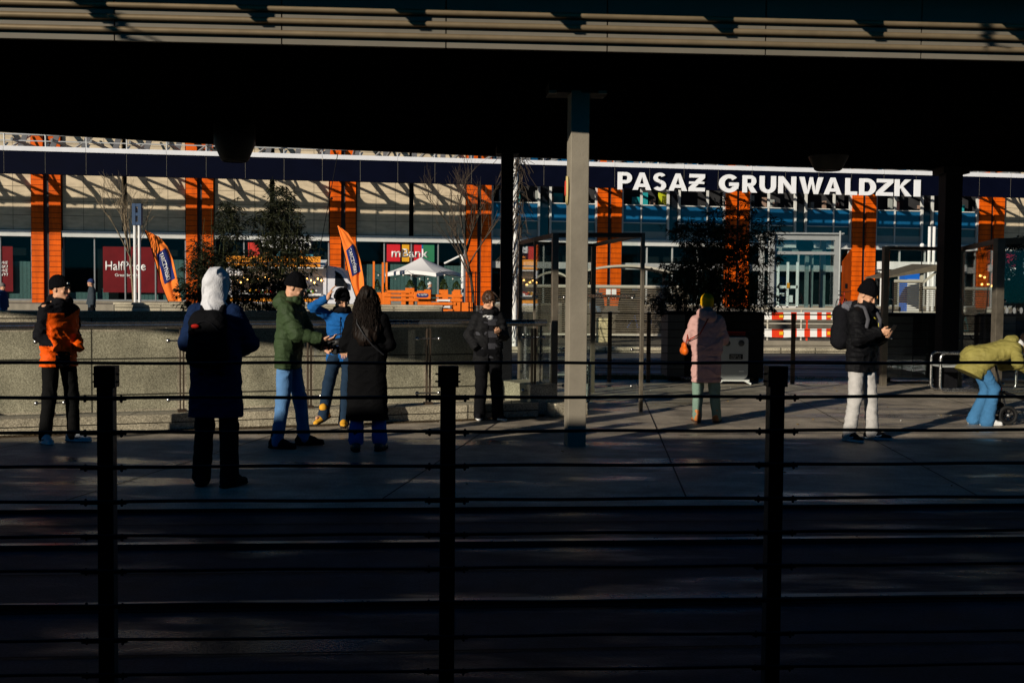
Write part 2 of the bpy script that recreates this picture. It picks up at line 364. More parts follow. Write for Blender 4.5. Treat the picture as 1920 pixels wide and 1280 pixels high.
# kerb under the balustrade: two courses with a dark joint
kt = thing('granite_kerb', 'low two course granite kerb that carries the glass balustrade', 'kerb', (*K1, 0))
def kline(off, x): return (x - off * math.sin(math.atan(KM)) * 0, kerbY(x) + off)
for nm, z0, z1, o0, o1 in (('lower_course', .003, .085, 0, .5), ('upper_course', .097, .185, .012, .488)):
    m = MB(); a, b = (K0x, kerbY(K0x)), (K1x - .1, kerbY(K1x - .1))
    m.hexa([(a[0], a[1] + o0, z0), (b[0], b[1] + o0, z0), (b[0], b[1] + o1, z0), (a[0], a[1] + o1, z0), (a[0], a[1] + o0, z1), (b[0], b[1] + o0, z1), (b[0], b[1] + o1, z1), (a[0], a[1] + o1, z1)])
    m.build(nm, mat('granite_kerb', (.25, .22, .17), .7, bump=(60, .2), extra=both(granite, panelled(1.45, 4.0, .010, .2))), kt)
m = MB(); a, b = (K0x, kerbY(K0x)), (K1x - .1, kerbY(K1x - .1))
m.hexa([(a[0], a[1] + .03, .084), (b[0], b[1] + .03, .084), (b[0], b[1] + .46, .084), (a[0], a[1] + .46, .084), (a[0], a[1] + .03, .098), (b[0], b[1] + .03, .098), (b[0], b[1] + .46, .098), (a[0], a[1] + .46, .098)])
m.build('joint', M_seal, kt)
# steel drain grating along the kerb
dg = MB()
for i in range(260):
    x = -12 + i * .048
    if x > .3: break
    dg.box((x, kerbY(x) - .09, .006), (.022, .12, .01), math.atan(KM))
for dy in (-.155, -.03): dg.beam((-12, kerbY(-12) + dy, .008), (.3, kerbY(.3) + dy, .008), .012, .012)
tag(dg.build('drain_grating', mat('rust_steel', (.07, .05, .03), .6, metal=.5)), 'narrow rusty slot drain grating along the foot of the granite kerb', 'drain')
# granite block seat by the end of the stairs
bk = MB()
a = P(944, 747, 14.9); 
cx, cy = -.02, 15.35
bk.box((cx + .22, cy, .21), (.42, .95, .40), .5); bk.box((cx + .62, cy - .15, .09), (.5, .8, .17), .5)
tag(bk.build('granite_block', M_gran, bevel=.012), 'low stepped granite block at the right end of the stairwell kerb beside the boy', 'block')
# road, markings, kerb, far pavement, terrace
def band(name, Ya, Yb, z0, m_, slope=.10, X=90):
    mb = MB(); mb.face([(-X, Ya - slope * X, z0), (X, Ya + slope * X, z0), (X, Yb + slope * X, z0), (-X, Yb - slope * X, z0)]); return struct(name, mb, m_)
mb = MB(); mb.face([(-70, yB(-70), -.05), (70, yB(70), -.05), (90, 31.2 + 9, -.05), (-90, 31.2 - 9, -.05)]); struct('road', mb, M_road)
mb = MB()
for Ya, w in ((23.6, .14), (28.1, .14)): mb.face([(-80, Ya - 8, -.045), (80, Ya + 8, -.045), (80, Ya + w + 8, -.045), (-80, Ya + w - 8, -.045)])
for i in range(-8, 9):
    x = i * 6.0; mb.face([(x, 25.9 + .1 * x, -.045), (x + 3, 25.9 + .1 * (x + 3), -.045), (x + 3, 26.03 + .1 * (x + 3), -.045), (x, 26.03 + .1 * x, -.045)])
struct('road_marking', mb, mat('road_paint', (.55, .55, .52), .6, noise=(9, .2)))
def sbox(mb, Ya, Yb, z0, z1, s=.10, X=80, mi=0):
    mb.hexa([(-X, Ya - s * X, z0), (X, Ya + s * X, z0), (X, Yb + s * X, z0), (-X, Yb - s * X, z0), (-X, Ya - s * X, z1), (X, Ya + s * X, z1), (X, Yb + s * X, z1), (-X, Yb - s * X, z1)], mi)
mb = MB(); sbox(mb, 31.2, 31.5, -.06, .105); struct('road_kerb', mb, mat('kerb_stone', (.25, .22, .17), .7, bump=(60, .2), extra=both(granite, panelled(1.0, 5, .02, .3))))
mb = MB(); mb.hexa([(-70, yB(-70) - .01, -.06), (70, yB(70) - .01, -.06), (70, yB(70) + .13, -.06), (-70, yB(-70) + .13, -.06), (-70, yB(-70) - .01, .006), (70, yB(70) - .01, .006), (70, yB(70) + .13, .006), (-70, yB(-70) + .13, .006)])
struct('platform_kerb', mb, M_gran)
M_setts = mat('sett_paving', (.21, .18, .13), .8, noise=(5, .2), bump=(25, .5), extra=panelled(.14, .12, .018, .3, offset=.5, tint=.25))
mb = MB(); pts = [(-80, 31.5 - 8, .1), (80, 31.5 + 8, .1), (80, 47 + 8, .1), (-80, 47 - 8, .1)]; mb.face(pts, uvs=[(p[0], p[1]) for p in pts]); struct('pavement', mb, M_setts)
band('plaza', 43.0, 120.0, .74, mat('plaza_paving', (.26, .235, .19), .8, noise=(1, .15)), .14, 110)
mb = MB(); sbox(mb, 42.6, 43.0, .08, .745, .14, 110); struct('terrace_edge', mb, mat('terrace_stone', (.13, .115, .09), .8, noise=(2, .3)))
mb = MB(); mb.face([(-900, -400, -4), (900, -400, -4), (900, 900, -4), (-900, 900, -4)]); struct('ground', mb, mat('earth', (.09, .085, .07), .9, noise=(.1, .2)))

# ------------------------------------------------------------------ STOP CANOPY over the far platform
FA0 = 10.5                                       # fascia line at x = 0
def facY(x): return FA0 + .0645 * x
canopy = thing('platform_canopy', 'long flat tram stop canopy with ribbed fascia over the waiting people', 'canopy', (0, 14, 3.8))
XL, XR = -16, 20
zb0 = 3.835
def fx(x, dy, z_): return (x, facY(x) + dy, z_)
def slab(mb, x0, x1, d0, d1, z0, z1, mi=0):
    mb.hexa([fx(x0, d0, z0), fx(x1, d0, z0), fx(x1, d1, z0), fx(x0, d1, z0), fx(x0, d0, z1), fx(x1, d0, z1), fx(x1, d1, z1), fx(x0, d1, z1)], mi)
# fascia of separate sheets with open joints
m = MB(); pw = 1.475; x = -13.9
while x < 16:
    slab(m, x + .006, x + pw - .006, 0, .05, zb0, 4.525); x += pw
m.build('fascia_sheets', M_fascia, canopy)
for k, zz in enumerate((3.925, 4.035, 4.142)):
    m = MB(); m.tube([fx(XL, -.035, zz), fx(-9, -.035, zz), fx(0, -.035, zz), fx(9, -.035, zz), fx(XR, -.035, zz)], .027, 10); m.build('fascia_tube', M_pipe, canopy)
# roof slab with forward overhang and curved rear edge
back = [(-16, 13.4), (-12, 14.9), (-7.4, 16.4), (-4.7, 17.6), (-.2, 18.9), (4.9, 20.06), (7.6, 20.4), (12, 20.9), (20, 21.4)]
def slab_poly(mb, z0, z1, front_off, mi=0):
    poly = [fx(-16, front_off, 0), fx(20, front_off, 0)] + [(x, y, 0) for x, y in back[::-1]]
    mb.prism([(p[0], p[1], z0) for p in poly], (0, 0, z1 - z0), mi)
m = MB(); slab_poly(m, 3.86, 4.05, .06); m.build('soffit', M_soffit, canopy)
m = MB(); slab_poly(m, 4.53, 4.61, -1.0); m.build('roof_deck', M_black, canopy)
m = MB()
for i in range(len(back) - 1):
    (x0, y0), (x1, y1) = back[i], back[i + 1]; m.hexa([(x0, y0 - .1, 3.84), (x1, y1 - .1, 3.84), (x1, y1, 3.84), (x0, y0, 3.84), (x0, y0 - .1, 4.525), (x1, y1 - .1, 4.525), (x1, y1, 4.525), (x0, y0, 4.525)])
m.build('rear_fascia', M_black, canopy)
# triangular gutter brackets below the overhang: their shade notches the fascia
x = -13.0
while x < 16:
    m = MB(); m.prism([fx(x, -.998, 4.53), fx(x, -.55, 4.53), fx(x, -.998, 4.37)], (.10, .0065, 0)); m.build('bracket', M_black, canopy)
    x += 1.408
# soffit ribs
for i, dy in enumerate((1.2, 2.6, 4.0, 5.4)):
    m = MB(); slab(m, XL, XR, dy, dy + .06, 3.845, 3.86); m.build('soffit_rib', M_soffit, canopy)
# front column
colm = thing('concrete_column', 'tall square concrete column lit by the sun in the middle of the platform', 'column', (.68, 12.0, 0))
cp = G(1077, 838); cX, cY = .66, 11.95
th = math.atan(.0645)
m = MB(); cw, cdp = .195, .21; tc_ = R(-9)
m.box((cX + .018, cY + cdp / 2, 1.86), (cw, cdp, 3.73), -tc_ * 1.0); m.build('shaft', M_conc, colm, bevel=.008)
q = PF(1087, 720, (cY - .003, .0645)); m = MB(); m.box((q.x, q.y + .004, q.z), (.092, .02, .14), -tc_); pl = m.build('inspection_plate', mat('plate_steel', (.27, .25, .20), .6, noise=(20, .1)), colm, bevel=.002)
for dz in (-.05, .05): m = MB(); m.ball((q.x + .003, q.y - .012, q.z + dz), .006, 5); m.build('screw', M_brown, pl)
q = P(1062, 358, cY + .16); m = MB(); n_ = 24
M_sticker = mat('sticker_yellow', (.62, .50, .22), .6)
sx_ = cX - cw / 2 - .006 + .008
m.prism([(cX - cw / 2 + .012, cY + .10 + .085 * math.cos(2 * math.pi * k / n_), q.z + .15 * math.sin(2 * math.pi * k / n_)) for k in range(n_)], (-.02, 0, 0))
m.build('oval_plate', M_sticker, colm)
m = MB(); m.tube([(cX - cw / 2 - .012, cY + .10 + .055 * math.cos(2 * math.pi * k / 20), q.z + .02 + .075 * math.sin(2 * math.pi * k / 20)) for k in range(20)], .009, 5, closed=True)
m.tube([(cX - cw / 2 - .012, cY + .07, q.z - .03), (cX - cw / 2 - .012, cY + .12, q.z + .03)], .008, 5); m.build('red_emblem', mat('red_ink', (.5, .05, .03), .6), colm)
# crosshead on the column
m = MB(); m.box((cX, cY + .18, 3.75), (.62, .36, .10), th); m.box((cX, cY + .18, 3.83), (.34, .30, .06), th); m.build('crosshead', M_black, colm)
for s_ in (-1, 1):
    m = MB(); m.box((cX + s_ * .26, cY - .02, 3.70), (.08, .05, .03), th); m.build('bearing_pad', M_conc, colm)
# rear dark columns
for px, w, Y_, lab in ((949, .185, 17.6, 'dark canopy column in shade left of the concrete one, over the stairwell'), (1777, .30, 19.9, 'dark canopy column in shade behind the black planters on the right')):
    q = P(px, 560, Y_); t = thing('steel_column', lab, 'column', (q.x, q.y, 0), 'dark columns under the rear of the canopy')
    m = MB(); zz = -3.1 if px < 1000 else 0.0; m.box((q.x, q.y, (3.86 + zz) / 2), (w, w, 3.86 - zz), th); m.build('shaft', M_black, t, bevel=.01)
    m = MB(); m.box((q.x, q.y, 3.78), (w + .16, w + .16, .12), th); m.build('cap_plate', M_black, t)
# bowl lamps under the rear soffit
for px, py, Y_, lab in ((440, 280, 15.6, 'dark bowl shaped lamp under the canopy edge on the left'), (1553, 300, 18.6, 'dark bowl shaped lamp under the canopy edge above the sign')):
    q = P(px, py, Y_); t = thing('bowl_lamp', lab, 'lamp', (q.x, q.y, 3.86), 'bowl lamps under the canopy')
    zb_ = P(px, 302 if px < 1000 else 319, Y_).z; r1 = 76 / 2 / FPX * Y_ ; r0 = 48 / 2 / FPX * Y_
    m = MB(); m.lathe([(0, zb_), (r0, zb_), (r0 + .01, zb_ + .01), (r1, zb_ + .23), (r1, 3.87), (0, 3.87)], (q.x, q.y, 0), 24); m.build('housing', mat('lamp_housing', (.03, .028, .026), .45, noise=(9, .2)), t)
    m = MB(); m.tube([(q.x + (r0 - .02) * math.cos(a), q.y + (r0 - .02) * math.sin(a), zb_ - .004) for a in np.linspace(0, 2 * math.pi, 21)[:-1]], .008, 6, closed=True); m.build('rim', M_black, t)

# ------------------------------------------------------------------ CAMERA-SIDE canopy (its shade darkens the foreground)
c2 = thing('near_canopy', 'flat tram stop canopy over the near platform whose shade covers the tracks', 'canopy', (0, -2, 3.5))
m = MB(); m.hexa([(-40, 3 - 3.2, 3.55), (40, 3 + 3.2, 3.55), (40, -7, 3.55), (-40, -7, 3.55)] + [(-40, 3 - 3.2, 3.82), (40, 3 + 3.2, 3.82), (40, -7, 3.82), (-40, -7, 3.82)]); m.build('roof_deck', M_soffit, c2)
m = MB(); m.box((0, -7.2, 1.9), (80, .3, 3.9)); m.build('sky_block_wall', M_soffit, c2)  # unseen wall added to keep sky light off the foreground
for x in (-12, -4, 4, 12):
    m = MB(); m.box((x, -3.5, 1.76), (.22, .3, 3.58)); m.build('post', M_conc, c2)

# ------------------------------------------------------------------ FOREGROUND FENCE between the tracks
FL, FRt = 4.6 - .08 * 2.07, 4.6 + .08 * 2.07
FEN = (4.6, .08)
post_px = (-470, 199.6, 840.5, 1455.0, 2045)
tops = [PF(px, 679.3 + px * .0004, FEN) for px in post_px]
fence = thing('track_fence', 'dark steel fence of square posts and thin rails between the tram tracks', 'fence', (0, 4.6, 0))
lastz = None
for i, t0 in enumerate(tops):
    m = MB(); ang = math.atan(.08)
    m.box((t0.x, t0.y, (t0.z - .012 - .1) / 2), (.062, .062, t0.z - .012 + .1), ang); pst = m.build('post', M_rail, fence, bevel=.003)
    m = MB(); m.box((t0.x - .014 * 0, t0.y, t0.z - .055), (.082, .07, .085), ang); m.build('clamp_plate', M_rail, pst, bevel=.002)
    m = MB()
    for dz in (-.046, -.076): m.tube([(t0.x - .052, t0.y - .004, t0.z + dz), (t0.x + .05, t0.y, t0.z + dz)], .0042, 6)
    m.build('bolts', M_rail, pst)
nr = 10
for k in range(nr):
    pyl, pyr = 679.2 + k * 65.2, 679.0 + k * 61.8
    a = PF(-520, pyl, FEN); b = PF(2100, pyr, FEN); a.y -= .04; b.y -= .04
    if b.z < .02 or a.z < .02: break
    m = MB(); pts = []
    for i in range(41):
        t = i / 40; p = a.lerp(b, t); p.z += .0018 * math.sin(t * 37 + k * 2.1) ; pts.append(p)
    m.tube(pts, .0062 if k == 0 else .0068, 8); m.build('rail', M_rail, fence)
    if k:
        for i, t0 in enumerate(tops):
            t = (t0.x - a.x) / (b.x - a.x); p = a.lerp(b, t); m = MB()
            m.beam((p.x - .088, p.y - .007, p.z - .008), (p.x + .088, p.y + .007, p.z - .008), .012, .007)
            for s_ in (-1, 1): m.ball((p.x + s_ * .071, p.y, p.z - .014), .0062, 5); m.ball((p.x + s_ * .071, p.y, p.z + .006), .0055, 4)
            m.build('rail_saddle', M_rail, fence)

# overhead line insulators over the near track: out of the picture, their shade falls on the fascia
for x, z_, a, b, lab in ((-6.27, 5.2, (-12.0, 7.7), (-5.4, 4.82), 'dark insulator on a slanting span wire over the tracks at the left'), (1.27, 5.5, (1.27, 7.5), (1.27, 5.3), 'dark insulator on a drop rod over the tracks right of the middle')):
    t = thing('line_insulator', lab, 'insulator', (x, 7, z_), 'overhead line insulators'); m = MB(); m.tube([(a[0], 7, a[1]), (b[0], 7, b[1])], .012, 6); m.build('wire', M_black, t)
    m = MB()
    for k in range(4): m.lathe([(0, k * .05 - .1), (.055, k * .05 - .09), (.055, k * .05 - .07), (0, k * .05 - .055)], (x, 7, z_), 12)
    m.build('discs', M_black, t); m = MB(); m.tube([(x, 7, z_ - .12), (x + .22, 7, z_ - .16)], .02, 6); m.build('clamp', M_black, t)
# ------------------------------------------------------------------ SHOPPING ARCADE BUILDING
FB = (70.0, .165); FG = (63.4, .165)
fdir = Vector((1, .165, 0)).normalized(); fnor = Vector((fdir.y, -fdir.x, 0))      # normal towards the street
def S(px, pl=FB, py=550):
    q = PF(px, py, pl); return (q - Vector((0, pl[0], 0))).dot(fdir)
def FPt(s, z_, d=0, pl=FB): q = Vector((0, pl[0], 0)) + fdir * s + fnor * d; return Vector((q.x, q.y, z_))
def Zf(px, py, pl=FB): return PF(px, py, pl).z
def fbox(mb, s0, s1, z0, z1, d0, d1, mi=0, pl=FB):
    q = [FPt(s0, 0, d1, pl), FPt(s1, 0, d1, pl), FPt(s1, 0, d0, pl), FPt(s0, 0, d0, pl)]
    mb.hexa([(p.x, p.y, z0) for p in q] + [(p.x, p.y, z1) for p in q], mi)
mall = thing('shopping_arcade', 'long shopping arcade of pale stone panels, orange pilasters and big windows beyond the road', 'building', (0, 70, .74))
Z0, ZS0, ZS1, ZT = .74, 4.52, 4.88, 14.0
m = MB(); fbox(m, S(-500), S(2500), Z0, ZT, -1.6, -1.2); m.build('back_wall', mat('interior_wall', (.03, .03, .032), .8, noise=(.5, .4)), mall)
m = MB(); fbox(m, S(-500), S(2500), Z0 - .0, Z0 + .12, -1.19, .10); m.build('plinth', M_conc, mall)
m = MB(); fbox(m, S(-500), S(2500), ZT, ZT + .3, -6, .3); m.build('roof', M_greyp, mall)
pil = [(62, 84.5, 95, 117), (350, 371, 380, 401), (618, 639, 647, 666.5), (873, 893, 900.6, 919), (1117, 1136, 1143, 1162), (1356, 1376, 1382, 1400), (1592, 1611, 1617.5, 1636), (1829, 1850, 1856, 1875)]
sp = S(350) - S(62)
pil_s = [tuple(S(p) for p in q) for q in pil]
pil_s.insert(0, tuple(v - sp for v in pil_s[0])); pil_s.append(tuple(v + sp for v in pil_s[-1]))
for q in pil_s:
    t = None
    m = MB(); fbox(m, q[0], q[1], Z0, ZT, 0, .28); fbox(m, q[2], q[3], Z0, ZT, 0, .28); t = m.build('pilaster', M_orange, mall)
    m = MB(); fbox(m, q[1] + .01, q[2] - .01, Z0, ZT, 0, .12); m.build('recess', mat('recess_metal', (.045, .045, .048), .5, noise=(3, .2)), t)
q = pil_s[7]; m = MB(); m.prism([FPt(q[0] - .002, z_, 0.02) for z_ in (Z0,)] + [FPt(q[0] - .55, Z0, .02), FPt(q[0] - .55, 3.7, .02), FPt(q[0] - .02, 4.45, .02)], fnor * .24); m.build('splayed_pier', M_orange, mall)
m = MB(); fbox(m, q[0] - .42, q[0] - .28, 2.0, 2.3, .27, .31); m.build('wall_box', M_black, mall)
bays = [(pil_s[i][3], pil_s[i + 1][0]) for i in range(len(pil_s) - 1)]
M_sill = mat('sill_sheet', (.60, .60, .57), .5, noise=(2, .08))
M_stoneA = M_stone
M_shopglass = glass('shop_glass', (.62, .70, .70), -.025, .03)
M_blueg = mat('sky_blue_glass', (.008, .09, .21), .06, spec=.7, noise=(.5, .35))  # blue of the reflected sky put into the base colour
M_tealg = mat('teal_glass', (.045, .085, .095), .08, spec=.7, noise=(.6, .3))
M_paleg = mat('frosted_glass', (.26, .31, .30), .25, noise=(.8, .1))
M_red = mat('poster_red', (.13, .005, .008), .6, noise=(1, .2))
M_cur = mat('pale_blind', (.36, .46, .43), .7, noise=(2, .08), extra=panelled(.22, 50, .015, .6))
for bi, (a, b) in enumerate(bays):
    mid = (a + b) / 2; w = b - a
    stone = bi < 4 or bi == 8
    m = MB(); fbox(m, a + .03, b - .03, ZS0, ZS1, -.25, .22); m.build('window_sill', M_sill, mall)
    if stone:
        for (u, v) in ((a + .06, mid - .14), (mid + .14, b - .06)):
            m = MB(); fbox(m, u, v, ZS1 + .003, ZT, -.3, .05); m.build('stone_panelling', M_stoneA, mall)
    else:
        # upper gallery: parapet glass with the sky reflection painted blue, open dark strip above, paler panes below
        for (u, v) in ((a + .12, mid - .42), (mid + .42, b - .12)):
            w1 = u + (v - u) * .42 if (u < mid) else u + (v - u) * .64
            fr = MB()
            for s_ in (u - .10, v + .02): fbox(fr, s_, s_ + .12, ZS1, 8.6, -.1, .14)
            fbox(fr, w1 - .04, w1 + .04, ZS1, 7.1, -.08, .06)
            fbox(fr, w1 - .06, w1 + .06, 7.1, 8.6, -.06, .1)
            for zz in (5.95, ZS1 + .02, 7.06): fbox(fr, u + .02, v + .02, zz - .03, zz + .03, -.07, .05)
            f_ = fr.build('gallery_window', M_sill, mall)
            gm = MB(); fbox(gm, u, v, 5.98, 7.03, -.05, -.02, 0); fbox(gm, u, v, 5.42, 5.92, -.05, -.02, 1); fbox(gm, u, v, ZS1 + .05, 5.42, -.052, -.022, 2)
            gm.build('pane', [M_blueg, M_tealg, M_paleg], f_)
            gm = MB(); fbox(gm, u, v, 9.0, 13.5, -.05, -.02, 0)
            for s_ in np.arange(u, v, 1.1): fbox(gm, s_, s_ + .08, 8.9, 13.6, -.02, .06, 1)
            gm.build('upper_glazing', [M_blueg, M_sill], f_)
        m = MB(); fbox(m, mid - .26, mid + .26, ZS1, ZT, -.3, 0); m.build('dark_strip', M_dglass, mall)
        # furniture and goods seen in the open gallery
        for k in range(7):
            items = MB(); s_ = a + .4 + rnd.random() * (w - .9); h_ = .5 + rnd.random() * .5; c_ = 0 if (bi == 5 and k == 3) else rnd.choice([1, 3, 3, 2, 4])
            fbox(items, s_, s_ + .12 + rnd.random() * .5, 6.9, 6.95 + h_, -.9 - rnd.random() * .2, -.7)
            items.build('gallery_furniture', [mat('chair_lime', (.45, .5, .02), .6), mat('cloth_beige', (.3, .2, .15), .8), mat('teal_sign', (.02, .3, .32), .5), mat('dark_seat', (.04, .02, .02), .8), mat('pale_board', (.3, .32, .3), .7)][c_], mall)
    # ground floor shopfront
    n = 4
    fr = MB()
    for k in range(n + 1):
        s_ = a + .04 + (w - .14) * k / n; fbox(fr, s_, s_ + .075, Z0 + .13, ZS0 - .002, -.20, -.02)
    fbox(fr, a + .04, b - .04, Z0 + .1, Z0 + .2, -.19, -.03)
    if not stone: fbox(fr, a + .04, b - .04, 3.05, 3.45, -.24, -.01)
    wn = fr.build('shopfront', mat('mullion_grey', (.36, .37, .36), .5, noise=(3, .15)) if not stone else M_greyp, mall)
    gm = MB(); fbox(gm, a + .06, b - .06, Z0 + .2, ZS0 - .004, -.14, -.12); gm.build('pane', M_shopglass, wn)
    for u, v, z_ in ({1: [(.02, .30, 1.35), (.30, .36, 1.6), (.62, .98, 1.45), (.80, .97, 3.3)], 0: [(.5, .62, 3.3), (.62, .7, 2.6), (.72, .97, 3.1)], 2: [(.05, .3, 3.2)], 3: [(.02, .30, 3.18), (.31, .62, 3.2), (.63, .98, 3.15)]}.get(bi, [])):
        bk_ = MB(); fbox(bk_, a + w * u, a + w * v, Z0 + .13, z_, -.34 - .03 * u, -.31 - .03 * u); bk_.build('window_blind', M_cur, wn)

# lit parts of the entrance on the right bay
a, b = bays[7]; m = MB()
for s_ in (a + .5, a + 2.2, a + 3.9): fbox(m, s_, s_ + .28, Z0 + .13, 3.6, 0, .35)
fbox(m, a + .2, b - 1.2, 3.25, 3.75, 0, .5); m.build('entrance_portal', M_white, mall)
# warm lamps behind the last bays
for px, py in ((1842, 520), (1850, 530), (1838, 538), (1860, 524), (1846, 512), (1866, 540)):
    pass
# ---- shop signs and posters (flat things on the glass)
def poster(name, lab, cat, pxs, pys, m_, d=.02, pl=FB):
    m = MB(); s0, s1 = S(pxs[0], pl), S(pxs[1], pl); z1, z0 = Zf(pxs[0], pys[0], pl), Zf(pxs[0], pys[1], pl)
    root = thing(name, lab, cat, FPt((s0 + s1) / 2, z0, d, pl)); fbox(m, s0, s1, z0, z1, d, d + .03, pl=pl); m.build('panel', m_, root); return root, s0, s1, z0, z1
M_wtxt = mat('sign_white', (.80, .79, .76), .5)
rt, s0, s1, z0, z1 = poster('shop_poster', 'dark red discount shop poster with large pale lettering behind the left glass', 'poster', (193, 309), (462, 548), M_red, -.1)
text_mesh('HalfPrice', 'lettering', M_wtxt, rt, FPt(S(198), Zf(198, 506.5), -.06), fdir, (0, 0, 1), width=S(273.5) - S(198), height=.53, offset=.012)
text_mesh('Great brands.', 'lettering', M_wtxt, rt, FPt(S(215.5), Zf(215, 518), -.06), fdir, (0, 0, 1), width=S(262) - S(215.5), height=.17)
text_mesh('halfprice.eu', 'lettering', M_wtxt, rt, FPt(S(243), Zf(243, 522), -.06), fdir, (0, 0, 1), width=S(262) - S(243), height=.08)
rt, s0, s1, z0, z1 = poster('shop_poster', 'dark red poster cut by the left picture edge with four short lines of italic capitals', 'poster', (-40, 24), (461, 546), M_red, -.1)
for i, tx in enumerate(('NOWE', 'MARKI', 'NOWE', 'CENY!')):
    text_mesh(tx, 'lettering', M_wtxt, rt, FPt(S(-13), Zf(0, 495 + i * 7.4), -.06), fdir, (0, 0, 1), width=S(15) - S(-13), height=.17, offset=.02 if i % 2 else 0, shear=.2)
# bank sign, four coloured panels and pale letters
rt = thing('bank_sign', 'bank sign of red, yellow and green panels with white letters above the parasol', 'sign', FPt(S(770), 3.6, 0))
zt, zb = Zf(725, 458), Zf(725, 490)
for c_, (p0, p1) in (('sign_red', (725, 750)), ('sign_yellow', (753.5, 767)), ('sign_black', (767, 776)), ('sign_red', (776, 790)), ('sign_blue', (790, 793)), ('sign_green', (793, 814))):
    colr = dict(sign_red=(.62, .02, .03), sign_yellow=(.75, .36, .02), sign_black=(.06, .01, .01), sign_blue=(.02, .15, .35), sign_green=(.03, .19, .09))[c_]
    m = MB(); fbox(m, S(p0), S(p1), zb, zt, -.08, -.04); m.build('colour_panel', mat(c_, colr, .5, noise=(2, .06)), rt)
text_mesh('mBank', 'lettering', M_wtxt, rt, FPt(S(734), Zf(734, 482), -.03), fdir, (0, 0, 1), width=S(803.5) - S(734), height=.52, offset=.022)

# ---- pergola: navy fascia with white cap, guard tubes, raked struts
perg = thing('arcade_pergola', 'deep navy fascia beam with a white cap and tubular rail running before the arcade', 'pergola', FPt(0, 7.6, 0, FG))
gs0, gs1 = S(-450, FG), S(2300, FG)
zc1, zc0, zn = 8.98, 8.70, 7.50
zw1 = Zf(0, 273, FG); zw0 = Zf(0, 281.8, FG); znb = Zf(0, 324.5, FG)
st = S(238.5, FG) - S(163, FG)
s_first = S(163, FG) - st * 8; ns = int((gs1 - s_first) / st)
m = MB()
for k in range(ns):
    u = s_first + k * st; fbox(m, u + .012, u + st - .012, znb, zw0 - .003, -.3, 0, pl=FG)
m.build('navy_cladding', M_navy, perg)
m = MB(); fbox(m, gs0, gs1, znb + .05, zw0 - .05, -.28, -.012, pl=FG); m.build('joint_backing', mat('joint_metal', (.25, .22, .17), .5), perg)
m = MB()
for k in range(ns // 2):
    u = s_first + 2 * k * st; fbox(m, u + .008, u + 2 * st - .008, zw0, zw1, -.35, .06, pl=FG)
m.build('white_cap', mat('cap_sheet', (.74, .74, .76), .45, noise=(2, .05)), perg)
M_tube = mat('galvanised_tube', (.55, .55, .54), .4, metal=.3)
zt1, zt2 = Zf(0, 250, FG), Zf(0, 262, FG)
for zz, r in ((zt1, .05), (zt2, .035)):
    m = MB(); m.tube([FPt(gs0, zz, -.15, FG), FPt(gs1, zz, -.15, FG)], r, 6); m.build('guard_tube', M_tube, perg)
for k in range(ns):
    u = s_first + k * st
    if u > S(1980, FG) or u < S(-200, FG): continue
    m = MB(); m.beam(FPt(u, zw1, -.2, FG), FPt(u, zt1 + .02, -.12, FG), .05, .10); m.beam(FPt(u, zw1, -.2, FG), FPt(u + .14, zt2 - .1, -.3, FG), .05, .08); m.build('guard_post', M_tube, perg)
M_st2 = mat('strut_grey', (.16, .16, .165), .5, noise=(3, .1))
# unseen board added behind the fascia to cast a shade band, then cross beams and broad raked struts up to the wall
m = MB(); fbox(m, gs0, gs1, 7.98, 8.18, 3.3, 3.6); m.build('shade_board', M_greyp, perg)
k = 0; u = S(-260)
while u < S(1960):
    m = MB(); m.beam(FPt(u, 9.25, 6.6), FPt(u, 9.45, .3), .10, .14); m.build('cross_beam', M_greyp, perg)
    u += 1.95
u = S(-300); k = 0
while u < S(1960):
    m = MB(); m.beam(FPt(u, 8.12, 3.5), FPt(u + .2, 10.6, .7), .30, .08, up=fnor); m.build('raked_strut', M_st2, perg)
    if k % 2: m = MB(); m.tube([FPt(u, 8.15, 3.4), FPt(u + 1.9, 10.2, .4)], .06, 6); m.build('tie_rod', M_tube, perg)
    u += 1.95 * .86; k += 1
